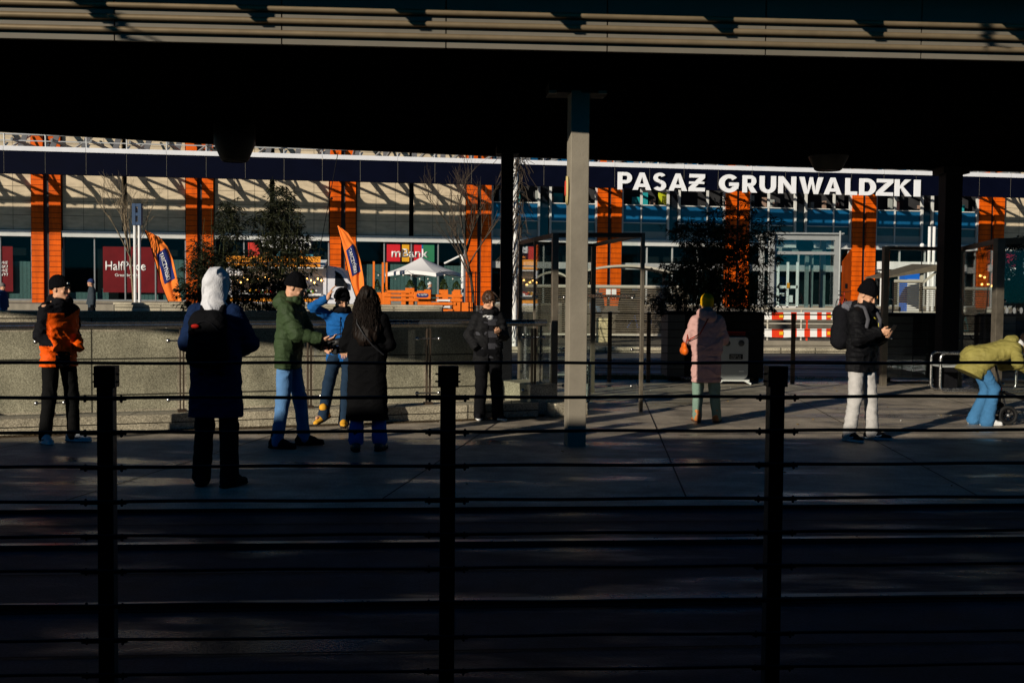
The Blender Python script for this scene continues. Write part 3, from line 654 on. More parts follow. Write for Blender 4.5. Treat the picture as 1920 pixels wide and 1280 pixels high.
# big channel letters
sign = thing('arcade_sign', 'large white capitals naming the arcade fixed to the navy fascia', 'sign', FPt(S(1437, FG), 7.6, 0, FG))
letters = [('P', 1155, 1181), ('A', 1183, 1217), ('S', 1221, 1245), ('A', 1250, 1284), ('Z', 1287.5, 1317), ('G', 1344, 1379), ('R', 1388, 1412), ('U', 1420, 1449.5), ('N', 1455, 1487), ('W', 1494, 1537.5), ('A', 1540, 1572), ('L', 1580, 1601), ('D', 1606, 1636), ('Z', 1637.5, 1668), ('K', 1672, 1702.5), ('I', 1708, 1719)]
M_letter = mat('letter_face', (.86, .86, .88), .4)
zl0, zl1 = Zf(1170, 356, FG), Zf(1170, 323.3, FG)
T = .30                                                   # stroke weight as a share of the height
def letter_polys(c):
    w = dict(P=.78, A=1.04, S=.72, Z=.90, G=1.02, R=.76, U=.88, N=.98, W=1.36, L=.66, D=.90, K=.94, I=.30)[c]; t = .245
    def arc(cx, cy, rx, ry, a0, a1, n=14): return [(cx + rx * math.cos(R(a0 + (a1 - a0) * k / n)), cy + ry * math.sin(R(a0 + (a1 - a0) * k / n))) for k in range(n + 1)]
    def ring(cx, cy, rx, ry, a0, a1, tx=t, ty=t * .86, n=16):
        o = arc(cx, cy, rx, ry, a0, a1, n); i = arc(cx, cy, rx - tx, ry - ty, a0, a1, n)
        return [[o[k], o[k + 1], i[k + 1], i[k]] for k in range(n)]
    q = lambda *p: [list(p)]
    if c == 'I': return w, q((0, 0), (w, 0), (w, 1), (0, 1))
    if c == 'L': return w, q((0, 0), (t, 0), (t, 1), (0, 1)) + q((t, 0), (w, 0), (w, .21), (t, .21))
    if c == 'P': return w, q((0, 0), (t, 0), (t, 1), (0, 1)) + ring(.44, .675, .34, .325, -90, 90, .24, .2) + q((t, .8), (.44, .8), (.44, 1), (t, 1)) + q((t, .35), (.44, .35), (.44, .55), (t, .55))
    if c == 'R': return w, letter_polys('P')[1] + q((.30, .36), (.52, 0), (.84, 0), (.55, .42))
    if c == 'D': return w, q((0, 0), (t, 0), (t, 1), (0, 1)) + ring(.40, .5, .50, .5, -90, 90, .27, .22) + q((t, .78), (.4, .78), (.4, 1), (t, 1)) + q((t, 0), (.4, 0), (.4, .22), (t, .22))
    if c == 'U': return w, q((0, .4), (t, .4), (t, 1), (0, 1)) + q((w - t, .4), (w, .4), (w, 1), (w - t, 1)) + ring(w / 2, .42, w / 2, .44, 180, 360, t, .22)
    if c == 'N': return w, q((0, 0), (.24, 0), (.24, 1), (0, 1)) + q((w - .24, 0), (w, 0), (w, 1), (w - .24, 1)) + q((.24, .62), (.24, 1), (w - .24, .38), (w - .24, 0))
    if c == 'A': return w, q((0, 0), (.27, 0), (.60, 1), (.40, 1)) + q((w, 0), (w - .27, 0), (.44, 1), (.64, 1)) + q((.28, .17), (.76, .17), (.70, .36), (.34, .36))
    if c == 'Z': return w, q((.04, .79), (w, .79), (w, 1), (.04, 1)) + q((0, 0), (w, 0), (w, .21), (0, .21)) + q((0, .21), (.34, .21), (w, .79), (w - .34, .79))
    if c == 'K': return w, q((0, 0), (t, 0), (t, 1), (0, 1)) + q((t, .42), (t, .58), (.58, 1), (.90, 1)) + q((t, .6), (.34, .70), (w, 0), (.62, 0))
    if c == 'W': return w, q((0, 1), (.26, 1), (.50, 0), (.30, 0)) + q((.40, 0), (.50, 0), (.78, .95), (.62, 1)) + q((w, 1), (w - .26, 1), (w - .50, 0), (w - .30, 0)) + q((w - .40, 0), (w - .50, 0), (w - .78, .95), (w - .62, 1))
    if c == 'G': return w, ring(.53, .5, .53, .53, 40, 325, .28, .23, 26) + q((.56, .36), (1.05, .36), (1.05, .56), (.56, .56)) + q((.78, .2), (1.02, .2), (1.05, .40), (.78, .40))
    if c == 'S': return w, ring(.36, .73, .34, .29, 30, 270, .22, .19, 18) + ring(.35, .29, .36, .31, -150, 90, .23, .20, 20)
for i, (c, p0, p1) in enumerate(letters):
    s0, s1 = S(p0, FG), S(p1, FG); w, polys = letter_polys(c); m = MB()
    for j, pol in enumerate(polys):
        area = sum(pol[k][0] * pol[(k + 1) % len(pol)][1] - pol[(k + 1) % len(pol)][0] * pol[k][1] for k in range(len(pol)))
        if area < 0: pol = pol[::-1]
        pts = [FPt(s0 + (s1 - s0) * x / w, zl0 + (zl1 - zl0) * y, .02, FG) for x, y in pol]
        m.prism(pts, fnor * (.13 + .0011 * (j % 9)))
    if i == 4:
        pol = [(.03, .43), (.86, .43), (.86, .56), (.03, .56)]
        m.prism([FPt(s0 + (s1 - s0) * x / w, zl0 + (zl1 - zl0) * y, .02, FG) for x, y in pol], fnor * .145)
        pol = [(.30, 1.12), (.48, 1.12), (.48, 1.02), (.30, 1.02)]
    m.build('letter', M_letter, sign)

# ------------------------------------------------------------------ PLAZA: ledge, flags, truck, parasol, terrace, trees, masts
lg = thing('granite_ledge', 'long low lit granite ledge across the plaza behind the stairwell wall', 'ledge', P(500, 585, 41.5))
m = MB(); q0, q1 = P(215, 570, 41.2), P(1010, 570, 42.5)
def lbox(mb, px0, px1, z0, z1, Y, w=.5, mi=0):
    a, b = P(px0, 560, Y), P(px1, 560, Y); mb.hexa([(a.x, a.y, z0), (b.x, b.y, z0), (b.x, b.y + w, z0), (a.x, a.y + w, z0), (a.x, a.y, z1), (b.x, b.y, z1), (b.x, b.y + w, z1), (a.x, a.y + w, z1)], mi)
lbox(m, 214, 828, .1, 1.02, 41.5, 1.0); m.build('slab_face', mat('ledge_stone', (.25, .22, .17), .7, bump=(60, .2), extra=both(granite, panelled(1.7, .46, .03, .45))), lg)
m = MB(); lbox(m, 212, 830, 1.022, 1.09, 41.45, 1.1); m.build('cap', M_gran, lg)
lg = thing('plaza_plinth', 'long plain plaza plinth in front of the shop windows at the far left', 'plinth', P(60, 580, 44.5))
m = MB(); lbox(m, -300, 213, .1, .98, 44, .6); m.build('slab_face', M_conc, lg)
# feather flags: cloth sail with a curved top edge, pole and printed badge
M_flag = mat('flag_cloth', (.95, .22, .03), .75, extra=streaks(3, .3, (1, 1, .25)))
M_badge = mat('badge_blue', (.012, .022, .13), .7)
def flag(lab, outline_l, outline_r, Y, badge):
    """outline_* : picture points down the two edges, measured once and given their place on the plaza"""
    n = len(outline_l); base = P(*outline_l[-1], Y); root = thing('feather_flag', lab, 'flag', (base.x, base.y, .76), 'orange feather flags on the plaza')
    def wave(u, v): return .10 * math.sin(u * 5 + v * 6) * (0.2 + v) * u + .035 * math.sin(u * 14 + v * 5 + 2 * math.sin(v * 9)) * (.2 + .8 * u)
    def edge(o, v):
        k = min(int(v * (n - 1)), n - 2); f = v * (n - 1) - k; return (o[k][0] + (o[k + 1][0] - o[k][0]) * f, o[k][1] + (o[k + 1][1] - o[k][1]) * f)
    def pt(u, v, d=0):
        a, b = edge(outline_l, v), edge(outline_r, v); return P(a[0] + (b[0] - a[0]) * u, a[1] + (b[1] - a[1]) * u, Y + wave(u, v) - d)
    m = MB(); m.grid([[pt(j / 24, i / 60) for j in range(25)] for i in range(61)]); o = m.build('sail', M_flag, root)
    md = o.modifiers.new('thickness', 'SOLIDIFY'); md.thickness = .012
    m = MB(); m.tube([pt(0, i / 30) + Vector((-.02, .02, 0)) for i in range(31)] + [Vector((base.x + .03, base.y, .76))], .022, 6); m.build('pole', M_black, root)
    m = MB(); m.lathe([(0, .8), (.30, .8), (.30, .83), (0, .84)], (base.x, base.y, 0), 16); m.build('foot', M_black, root)
    v0, v1 = badge; bo = MB(); bo.grid([[pt(.16 + .70 * j / 10, v0 + (v1 - v0) * i / 24, .03) for j in range(11)] for i in range(25)]); b_ = bo.build('badge', M_badge, root)
    # mirrored lettering: the print is seen from its reverse side, running down the flag
    cu = bpy.data.curves.new('t', 'FONT'); cu.body = 'TARCZYŃSKI'; cu.offset = .01; to = bpy.data.objects.new('t', cu); COL.objects.link(to); bpy.context.view_layer.update()
    me = bpy.data.meshes.new_from_object(to.evaluated_get(bpy.context.evaluated_depsgraph_get())); bpy.data.objects.remove(to); bpy.data.curves.remove(cu)
    xs = [v.co.x for v in me.vertices]; ys = [v.co.y for v in me.vertices]; x0, x1, y0, y1 = min(xs), max(xs), min(ys), max(ys)
    for v in me.vertices:
        tx = (v.co.x - x0) / (x1 - x0); ty = (v.co.y - y0) / (y1 - y0)
        v.co = pt(.34 + .34 * ty, v0 + (v1 - v0) * (.06 + .88 * tx), .05) - WL[root.name]
    me.materials.append(M_wtxt); me.name = 'lettering'; o = bpy.data.objects.new('lettering', me); COL.objects.link(o); o.parent = b_
flag('orange feather flag on the left, beside the bare tree and twin masts',
     [(272, 433), (281, 453), (289, 480), (296, 505), (304, 535), (316, 565)],
     [(273, 432), (299, 444), (314, 462), (324, 485), (332, 520), (341, 565)], 47, (.40, .80))
flag('orange feather flag leaning beside the cab of the food truck',
     [(633, 424), (641, 452), (647, 478), (653, 505), (659, 530), (668, 556)],
     [(634, 423), (653, 437), (667, 459), (676, 488), (682, 520), (684, 556)], 46, (.36, .72))
# twin white masts with a navy head box
tm = thing('twin_mast', 'pair of slim white masts with a navy head box beside the pale bare tree', 'mast', P(258, 570, 45))
for px in (253.5, 262): 
    a = P(px, 575, 45); m = MB(); m.tube([(a.x, a.y, .76), (a.x, a.y, P(px, 422, 45).z)], .055, 10); m.build('mast', M_white, tm)
a = P(257.5, 402, 45); m = MB(); 
for dx in (-.115, .115): m.box((a.x + dx, a.y, a.z), (.13, .2, .85))
for dz in (-.36, .0, .36): m.box((a.x, a.y, a.z + dz), (.10, .18, .12))
m.build('head_box', mat('mast_blue', (.03, .06, .12), .5), tm)
# bare trees
M_bark = mat('bark', (.075, .055, .038), .85, noise=(14, .3), bump=(30, .5))
def bare_tree(lab, base, h, seed, lean=0, m_=M_bark, r0=.06, spread=.5):
    rr = random.Random(seed); root = thing('bare_tree', lab, 'tree', base); tr = MB(); cr = MB()
    def grow(p, d, L, r, dep):
        pts = [p]; q = p.copy(); dd = d.copy()
        for i in range(4):
            dd = (dd + Vector((rr.uniform(-.13, .13), rr.uniform(-.13, .13), .07))).normalized(); q = q + dd * L / 4; pts.append(q.copy())
        (tr if dep == 0 else cr).tube(pts, [r * (1 - .12 * i) for i in range(5)], 6 if dep < 2 else 4)
        if dep >= 4 or L < .12: return
        for i in range(rr.choice((3, 4)) if dep else 7):
            f = rr.uniform(.35, 1) if dep else rr.uniform(.42, 1); k = min(int(f * 4), 3); b = pts[k].lerp(pts[k + 1], f * 4 - k); a = rr.uniform(0, 6.28)
            nd = (dd * 1.0 + Vector((math.cos(a), math.sin(a), .25)) * rr.uniform(spread * .6, spread * 1.3)).normalized(); grow(b, nd, L * rr.uniform(.5, .72), r * .52, dep + 1)
    grow(Vector(base), Vector((lean, 0, 1)).normalized(), h * .72, r0, 0)
    tr.build('trunk', m_, root); cr.build('branches', m_, root); return root
q = P(252, 575, 46); bare_tree('young bare pale tree tied between the twin white masts', (q.x, q.y, .76), 3.9, 3, m_=mat('pale_bark', (.20, .155, .10), .85, noise=(12, .3)), spread=.42)
q = P(888, 575, 43.5); bare_tree('young bare tree standing at the right end of the orange terrace', (q.x, q.y, .76), 4.3, 8, .02, r0=.07, spread=.62)
# ring guard round its trunk
tg = thing('tree_guard', 'slim dark cage guard round the trunk of the bare terrace tree', 'tree guard', (q.x, q.y, .76)); m = MB()
for k in range(10): a_ = k * .628; m.tube([(q.x + .22 * math.cos(a_), q.y + .22 * math.sin(a_), .76), (q.x + .24 * math.cos(a_), q.y + .24 * math.sin(a_), 2.35)], .012, 5)
m.build('bars', M_black, tg)
for zz in (1.0, 1.6, 2.3): m = MB(); m.tube([(q.x + .235 * math.cos(t), q.y + .235 * math.sin(t), zz) for t in np.linspace(0, 6.28, 17)[:-1]], .014, 5, closed=True); m.build('hoop', M_black, tg)

# food truck
tb = P(560, 575, 49); truck = thing('food_truck', 'white food truck with an orange awning and glowing bulbs, cab to the right', 'truck', (tb.x, tb.y, .75))
def TP(px, py, dy=0): return P(px, py, 49 + dy)
M_van = mat('van_white', (.62, .62, .66), .3, spec=.6, noise=(2, .05)); M_bulb = mat('bulb_glow', (1, .6, .2), .5, emit=((1, .50, .12), 9))
zr, zf = TP(560, 502).z, .76
xl, xr, xc = TP(424, 550).x, TP(612, 550).x, TP(668, 550).x
m = MB(); d_ = 2.1
for zz0, zz1 in ((1.0, 1.35), (zr - .35, zr)): m.box(((xl + xr) / 2, 49 + d_ / 2, (zz0 + zz1) / 2), (xr - xl, d_, zz1 - zz0))
m.box((xl + .12, 49 + d_ / 2, (1.35 + zr - .35) / 2), (.24, d_, zr - 1.7)); m.box((xr - .07, 49 + d_ / 2, (1.35 + zr - .35) / 2), (.14, d_, zr - 1.7)); m.box(((xl + xr) / 2, 49 + d_ - .05, 1.7), (xr - xl, .1, zr - 1.4))
m.build('kitchen_body', M_van, truck)
prof = [(xr, 1.0), (xc + .12, 1.0), (xc + .15, 1.5), (xc - .02, 1.78), (xc - .30, 2.0), (xc - .62, 2.45), (xc - .95, 2.62), (xr, 2.66)]
m = MB(); m.prism([(x, 49.05, z_) for x, z_ in prof], (0, 1.85, 0)); cab = m.build('cab', M_van, truck, bevel=.04)
m = MB(); m.prism([(xr + .38, 49.03, 1.80), (xc - .42, 49.03, 1.80), (xc - .70, 49.03, 2.26), (xc - .95, 49.03, 2.40), (xr + .42, 49.03, 2.40)], (0, .02, 0)); m.build('side_window', M_dglass, cab)
m = MB(); m.prism([(xr + .35, 49.036, 1.76), (xc - .36, 49.036, 1.76), (xc - .66, 49.036, 2.29), (xc - .93, 49.036, 2.44), (xr + .38, 49.036, 2.44)], (0, .012, 0)); m.build('window_surround', M_black, cab)
m = MB(); m.box((xc - .45, 48.93, 1.80), (.14, .12, .26)); m.build('wing_mirror', M_black, cab, bevel=.02)
for x in (xl + .9, xr + .75):
    m = MB(); m.lathe([(0, -.10), (.24, -.10), (.32, -.06), (.32, .06), (.24, .10), (0, .10)], (x, 49.15, 1.08), 18, axis='y'); w_ = m.build('wheel', M_black, truck)
    m = MB(); m.lathe([(0, -.11), (.16, -.11), (.18, -.10)], (x, 49.15, 1.08), 14, axis='y'); m.build('rim', M_greyp, w_)
m = MB(); m.box(((xl + xr) / 2, 48.75, 1.42), (xr - xl - .3, .5, .05)); m.build('counter', M_white, truck)
m = MB(); m.box(((xl + xr) / 2, 48.97, 1.18), (xr - xl - .1, .05, .18)); m.build('orange_stripe', mat('stripe_orange', (.8, .28, .02), .5), truck)
z_a1, z_a0 = TP(600, 487).z, TP(600, 504).z
m = MB(); m.hexa([(xl + .2, 47.95, z_a0), (xr + .04, 47.95, z_a0), (xr + .04, 49.0, z_a0 + .22), (xl + .2, 49.0, z_a0 + .22), (xl + .2, 47.95, z_a0 + .04), (xr + .04, 47.95, z_a0 + .04), (xr + .04, 49.0, z_a1), (xl + .2, 49.0, z_a1)]); aw = m.build('awning', M_white, truck)
for i, (za, zb2) in enumerate(((z_a0 + .06, z_a0 + .18), (z_a0 + .24, z_a1 + .10))):
    m = MB(); m.box(((xl + xr) / 2 + .1, 47.9 + i * .05, (za + zb2) / 2), (xr - xl - .35, .03, zb2 - za)); m.build('valance', mat('stripe_orange', (.8, .28, .02), .5), aw)
# goods on the counter
g_ = MB(); M_goods = [mat('goods_red', (.5, .03, .02), .5), mat('goods_yellow', (.7, .35, .03), .5), mat('goods_green', (.08, .25, .06), .5), M_white]
for i in range(46):
    x = xl + .4 + (xr - xl - .8) * rnd.random(); g_.ball((x, 48.7 + rnd.random() * .3, 1.48 + rnd.random() * .10), .045 + rnd.random() * .03, 5, rnd.randrange(4))
tag(g_.build('snack_goods', M_goods), 'heap of small red and yellow snacks laid out along the truck counter', 'food', kind='stuff')
for i in range(26):
    x = xl + .35 + i * (xr - xl - .55) / 25; zz = zr - .42 - .10 * (i % 3) - .05 * rnd.random(); b = MB(); b.ball((x, 48.86 + .06 * rnd.random(), zz), (.030, .030, .045), 5); b.tube([(x, 48.88, zz + .04), (x, 48.88, zr - .34)], .006, 4, 1); b.build('light_bulb', [M_bulb, M_black], truck)
m = MB(); m.prism([(xr - .95, 48.9, 1.9), (xr - .65, 48.9, 1.9), (xr - .65, 48.9, 2.08), (xr - .80, 48.9, 2.24), (xr - .95, 48.9, 2.08)], (0, .05, 0)); m.build('house_ornament', mat('ornament_grey', (.10, .10, .13), .6), truck)
# billboard above the truck
bb = thing('billboard', 'dark billboard with white capitals and orange lights half hidden by the bamboo', 'sign', P(537, 470, 53))
def bpx(px, py, d=0): return P(px, py, 53 - d)
a, b = bpx(488, 450), bpx(586, 486); m = MB(); m.box(((a.x + b.x) / 2, 53, (a.z + b.z) / 2), (b.x - a.x, .15, a.z - b.z)); m.build('board', M_navy, bb)
m = MB(); m.box((bpx(478, 470).x, 53, bpx(478, 472).z), (.62, .12, .85)); m.build('red_panel', mat('panel_red', (.5, .03, .02), .6), bb)
text_mesh('BAR LINO', 'lettering', M_wtxt, bb, bpx(490, 468, .1), (1, 0, 0), (0, 0, 1), width=bpx(584, 470).x - bpx(490, 470).x, height=.40, offset=.03)
for px in (500, 575): a = bpx(px, 486); m = MB(); m.box((a.x, 53.05, (a.z + .76) / 2), (.1, .1, a.z - .76)); m.build('leg', M_greyp, bb)
m = MB()
for i in range(30): a = bpx(492 + 92 * rnd.random(), 471 + 14 * rnd.random(), .12); m.box((a.x, a.y, a.z), (.10 + .2 * rnd.random(), .04, .10), mi=rnd.randrange(2))
m.build('printed_pictures', [mat('print_orange', (.7, .2, .02), .6), mat('print_teal', (.05, .2, .25), .6)], bb)

# parasol with side mast
pa = thing('parasol', 'large white square parasol hung from a slanting arm over the orange terrace', 'parasol', P(871, 580, 45))
ap = P(790, 482, 45.5); rad = (P(871, 515, 45.5).x - P(722, 515, 45.5).x) / 2; zc = P(800, 513, 45.5).z
cxp = (P(871, 515, 45.5).x + P(722, 515, 45.5).x) / 2
rim_ = []
for k in range(4): a_ = R(20 + 90 * k); rim_.append(Vector((cxp + rad * 1.02 * math.cos(a_), 45.5 + rad * 1.02 * math.sin(a_), zc)))
m = MB(); apx = Vector((ap.x, 45.5, ap.z))
for k in range(4):
    A_, B_ = rim_[k], rim_[(k + 1) % 4]; rows = []
    for i in range(9):
        f = i / 8; row = []
        for j in range(9):
            g = j / 8; e = A_.lerp(B_, g); p = apx.lerp(e, f); p.z -= .05 * math.sin(math.pi * f) + .10 * math.sin(math.pi * g) * f * -1; row.append(p)
        rows.append(row)
    m.grid(rows); e_ = rows[-1]; m.grid([e_, [p - Vector((0, 0, .14)) for p in e_]])
o = m.build('canopy', mat('parasol_cloth', (.74, .72, .70), .8, noise=(2, .04)), pa)
m = MB(); a, b, c = P(833, 494, 45), P(868, 477, 45), P(871, 580, 45); m.tube([a, b], .04, 8); m.tube([b, (b.x, b.y, .76)], .07, 10); m.build('mast', M_white, pa)
for k in range(4): m = MB(); m.tube([apx - Vector((0, 0, .15)), rim_[k] - Vector((0, 0, .03))], .018, 5); m.build('rib', M_greyp, pa)

# orange timber terrace fence, posts, planters, sign board
M_owood = mat('orange_timber', (.75, .16, .012), .55, noise=(7, .12), bump=(25, .2))
tf = thing('terrace_fence', 'orange timber fence of two rails and stout posts round the snack terrace', 'fence', P(800, 583, 43.2))
def T2(px, py, dy=0): return P(px, py, 43.4 + dy)
for px, w in ((726, .28), (760, .3), (768, .3), (790, .28), (802, .26), (857, .27)):
    a = T2(px, 543 if px > 800 else 548); m = MB(); m.box((a.x, a.y, (a.z + .74) / 2), (w, .12, a.z - .74)); m.build('post', M_owood, tf, bevel=.01)
for pa_, pb_, y_ in ((720, 867, 553.5), (730, 867, 561.5), (726, 770, 546.5), (800, 855, 569)):
    a, b = T2(pa_, y_), T2(pb_, y_); m = MB(); m.box(((a.x + b.x) / 2, a.y - .08, a.z), (b.x - a.x, .05, .105)); m.build('rail', M_owood, tf)
m = MB(); a, b = T2(861, 574), T2(886, 574); m.box(((a.x + b.x) / 2, a.y + .3, a.z - .25), (b.x - a.x, .6, .8)); m.build('end_box', M_owood, tf)
m = MB()
for i in range(4): a = T2(832, 563 + i * 6); m.box((a.x, a.y - .1, a.z), (.5 + .2 * (i % 2), .05, .07), mi=i % 2)
m.build('stencilled_board', [M_white, M_owood], tf)
ts = thing('terrace_sign', 'orange board with a dark blue oval brand badge on the terrace fence', 'sign', T2(792, 560, -.3))
a, b = T2(776, 547, -.3), T2(808, 561, -.3); m = MB(); m.box(((a.x + b.x) / 2, a.y, (a.z + b.z) / 2), (b.x - a.x, .06, a.z - b.z)); m.build('board', M_owood, ts, bevel=.02)
a, b = T2(781, 549.5, -.3), T2(803.5, 557.8, -.3); m = MB(); m.prism([((a.x + b.x) / 2 + (b.x - a.x) / 2 * math.copysign(abs(math.cos(t)) ** .5, math.cos(t)), a.y - .035, (a.z + b.z) / 2 + (a.z - b.z) / 2 * math.copysign(abs(math.sin(t)) ** .7, math.sin(t))) for t in np.linspace(0, 2 * math.pi, 41)[:-1]][::-1], (0, .02, 0)); m.build('badge', [M_badge], ts)
text_mesh('Tarczyński', 'lettering', M_wtxt, ts, (a.x + .05, a.y - .042, b.z + .055), (1, 0, 0), (0, 0, 1), width=b.x - a.x - .1, height=.10, offset=.02, extrude=.006)
for px, yt in ((701, 490), (718, 492), (725, 492)):
    a = T2(px, yt, .5); m = MB(); m.box((a.x, a.y, (a.z + .74) / 2), (.075, .075, a.z - .74)); m.build('tall_post', M_owood, tf)
M_conif = mat('conifer_leaf', (.055, .085, .025), .8, noise=(10, .35))
for i, (px, yb, yt, sc) in enumerate(((707, 548, 525, 1), (724, 550, 527, .9), (769, 540, 525, .9), (791, 545, 527, 1.2), (832, 543, 524, 1), (856, 546, 528, 1.2))):
    where = ['dark conifer leftmost of the row, in a tall orange box', 'dark conifer beside the tall orange post', 'dark conifer behind the middle of the terrace fence', 'pale green conifer left of the white hooded figure', 'dark pointed conifer right of the white hooded figure', 'plump pale conifer on the rightmost fence post'][i]
    a, b = P(px, yb, 44), P(px, yt, 44); root = thing('potted_conifer', where, 'plant', (a.x, a.y, .76), 'small potted conifers on the orange terrace')
    m = MB(); m.box((a.x, a.y, (a.z + .76) / 2), (.34, .34, a.z - .76)); m.build('planter', M_owood, root)
    m = MB(); H_ = a.z * 0 + (b.z - a.z)
    for k in range(330):
        f = rnd.random() ** .7; rr_ = .20 * sc * (1 - f) ** .8 + .02; t = rnd.random() * 6.28; c = Vector((a.x + rr_ * math.cos(t) * rnd.uniform(.6, 1), a.y + rr_ * math.sin(t), a.z + H_ * f)); u = Vector((rnd.uniform(-1, 1), rnd.uniform(-1, 1), rnd.uniform(0, 1.6))).normalized() * .05; v_ = u.orthogonal().normalized() * .025
        m.face([c - v_, c + v_, c + u])
    m.build('foliage', M_conif, root)
# string of lamps over the terrace
sl_ = thing('string_lights', 'sagging string of small clear bulbs hung below the parasol', 'string lights', P(800, 520, 44.2)); m = MB(); b = MB()
pts = []
for i in range(49):
    f = i / 48; px = 702 + 186 * f; py = 508 + 13 * abs(math.sin(f * math.pi * 3)) ; pts.append(P(px, py, 44.2))
    if i % 4 == 2: q = pts[-1]; b.ball((q.x, q.y, q.z - .06), .035, 5)
m.tube(pts, .008, 4); m.build('cable', M_black, sl_); b.build('bulbs', mat('clear_bulb', (.7, .65, .55), .2), sl_)
# slanting guy wire
gw = MB(); gw.tube([P(596, 488, 52), P(634, 285, 52)], .02, 5); a = P(622, 372, 52); gw.ball(tuple(a), .06, 5); tag(gw.build('guy_wire', M_black), 'thin slanting guy wire rising from the truck awning to the canopy', 'wire')
# ------------------------------------------------------------------ THINGS ON AND BEHIND THE PLATFORM
BAL = (12.33 + KM * 5.6 + .26, KM)                         # balustrade plane
def bz(px, py): return PF(px, py, BAL)
bal = thing('glass_balustrade', 'glass balustrade with a round steel handrail along the underpass stairs', 'balustrade', (*bz(700, 700).xy, 0))
m = MB(); m.tube([bz(-500, 614.5), bz(0, 612), bz(500, 608), bz(1024, 605)], .043, 16); m.build('handrail', M_inox, bal)
bposts = [-140, 95, 341, 580, 803, 1000]
for i, px in enumerate(bposts):
    a = bz(px, 700); zt_ = bz(px, 611.0).z - .03; m = MB()
    m.box((a.x - .02, a.y, (zt_ + .18) / 2), (.012, .06, zt_ - .18), math.atan(KM)); m.box((a.x + .02, a.y, (zt_ + .18) / 2), (.012, .06, zt_ - .18), math.atan(KM))
    m.box((a.x, a.y, .20), (.10, .10, .03), math.atan(KM)); pst = m.build('post', M_brown, bal)
    for zz in (.33, 1.02):
        m = MB(); m.tube([(a.x - .13, a.y - .052 - .02, zz), (a.x + .13, a.y + .052 - .02, zz)], .011, 6)
        for s_ in (-1, 1): m.ball((a.x + s_ * .135, a.y + s_ * .054 - .02, zz), (.026, .02, .026), 6)
        m.build('point_fixing', M_inox, pst)
for i in range(len(bposts) - 1):
    a, b = bz(bposts[i] + 9, 700), bz(bposts[i + 1] - 9, 700); n = Vector((b.y - a.y, a.x - b.x, 0)).normalized() * .006
    m = MB(); m.hexa([(a.x, a.y, .23), (b.x, b.y, .23), (b.x - n.x, b.y - n.y, .23), (a.x - n.x, a.y - n.y, .23), (a.x, a.y, 1.13), (b.x, b.y, 1.13), (b.x - n.x, b.y - n.y, 1.13), (a.x - n.x, a.y - n.y, 1.13)]); m.build('glass_pane', M_glass, bal)
# stair handrails seen through the glass on the far left
sh = thing('stair_handrail', 'dark pair of sloping stair handrails going down behind the balustrade at the far left', 'handrail', (-7.8, 15.2, -1)); m = MB()
for dz in (0, .09, .16): m.tube([(-9.6, 15.0, .55 - dz), (-6.4, 15.9, -.42 - dz)], .02, 6)
m.build('rails', M_black, sh)

M_wpost = mat('worn_steel_post', (.17, .145, .11), .4, metal=.5, noise=(6, .3))
def frame_box(lab, name, posts, beams, panes, wires=(), cat='screen', grp=None):
    """posts: (x, y, ztop, width); beams: pairs; panes: pairs"""
    root = thing(name, lab, cat, (posts[0][0], posts[0][1], 0), grp)
    for x, y, zt_, w in posts: m = MB(); m.box((x, y, zt_ / 2), (w, w, zt_), .17); m.build('post', M_wpost, root, bevel=.004)
    for i, j, h in beams:
        a, b = posts[i], posts[j]; m = MB(); m.beam((a[0], a[1], a[2] - h / 2 + .003), (b[0], b[1], b[2] - h / 2 + .003), .05, h); m.build('beam', M_brown, root)
    for i, j in panes:
        a, b = Vector(posts[i][:2]), Vector(posts[j][:2]); d = (b - a).normalized(); a2, b2 = a + d * .07, b - d * .07; n = Vector((d.y, -d.x)) * .008
        m = MB(); m.hexa([(a2.x, a2.y, .14), (b2.x, b2.y, .14), (b2.x - n.x, b2.y - n.y, .14), (a2.x - n.x, a2.y - n.y, .14), (a2.x, a2.y, posts[i][2] - .10), (b2.x, b2.y, posts[j][2] - .10), (b2.x - n.x, b2.y - n.y, posts[j][2] - .1), (a2.x - n.x, a2.y - n.y, posts[i][2] - .1)]); pn = m.build('glass_pane', M_glass, root)
        for zz in (.35, .85, 1.55):
            for q_, s_ in ((a2, 1), (b2, -1)): m = MB(); c = q_ + d * s_ * .06; m.ball((c.x, c.y - .015, zz), (.024, .018, .024), 5); m.tube([(c.x, c.y - .015, zz), (q_.x - d.x * s_ * .05, q_.y - .015, zz)], .009, 5); m.build('pane_fixing', M_inox, pn)
    return root
def pp(px, Y, ytop, w=.075):
    a = P(px, 560, Y); return (a.x, a.y, P(px, ytop, Y).z, w)
# glass screen box at the head of the stairs, left and right of the concrete column
ps = [pp(1040, 15.5, 437, .085), pp(1204, 15.5, 437, .05), pp(1112, 18.4, 457, .07), pp(976, 18.2, 452, .07), pp(1003, 16.9, 447, .045)]
en = frame_box('tall open glass screen box with bronze frame at the stair head by the concrete column', 'glass_enclosure', ps, [(0, 1, .06), (0, 3, .06), (1, 2, .05), (2, 3, .05)], [(0, 1), (0, 4), (4, 3), (2, 3)])
m = MB(); a, b = P(1085, 554.5, 18.3), P(1190, 555.5, 15.7); m.beam((a.x, a.y, a.z), (b.x, b.y, b.z), .02, .045); m.build('grab_bar', M_inox, en)
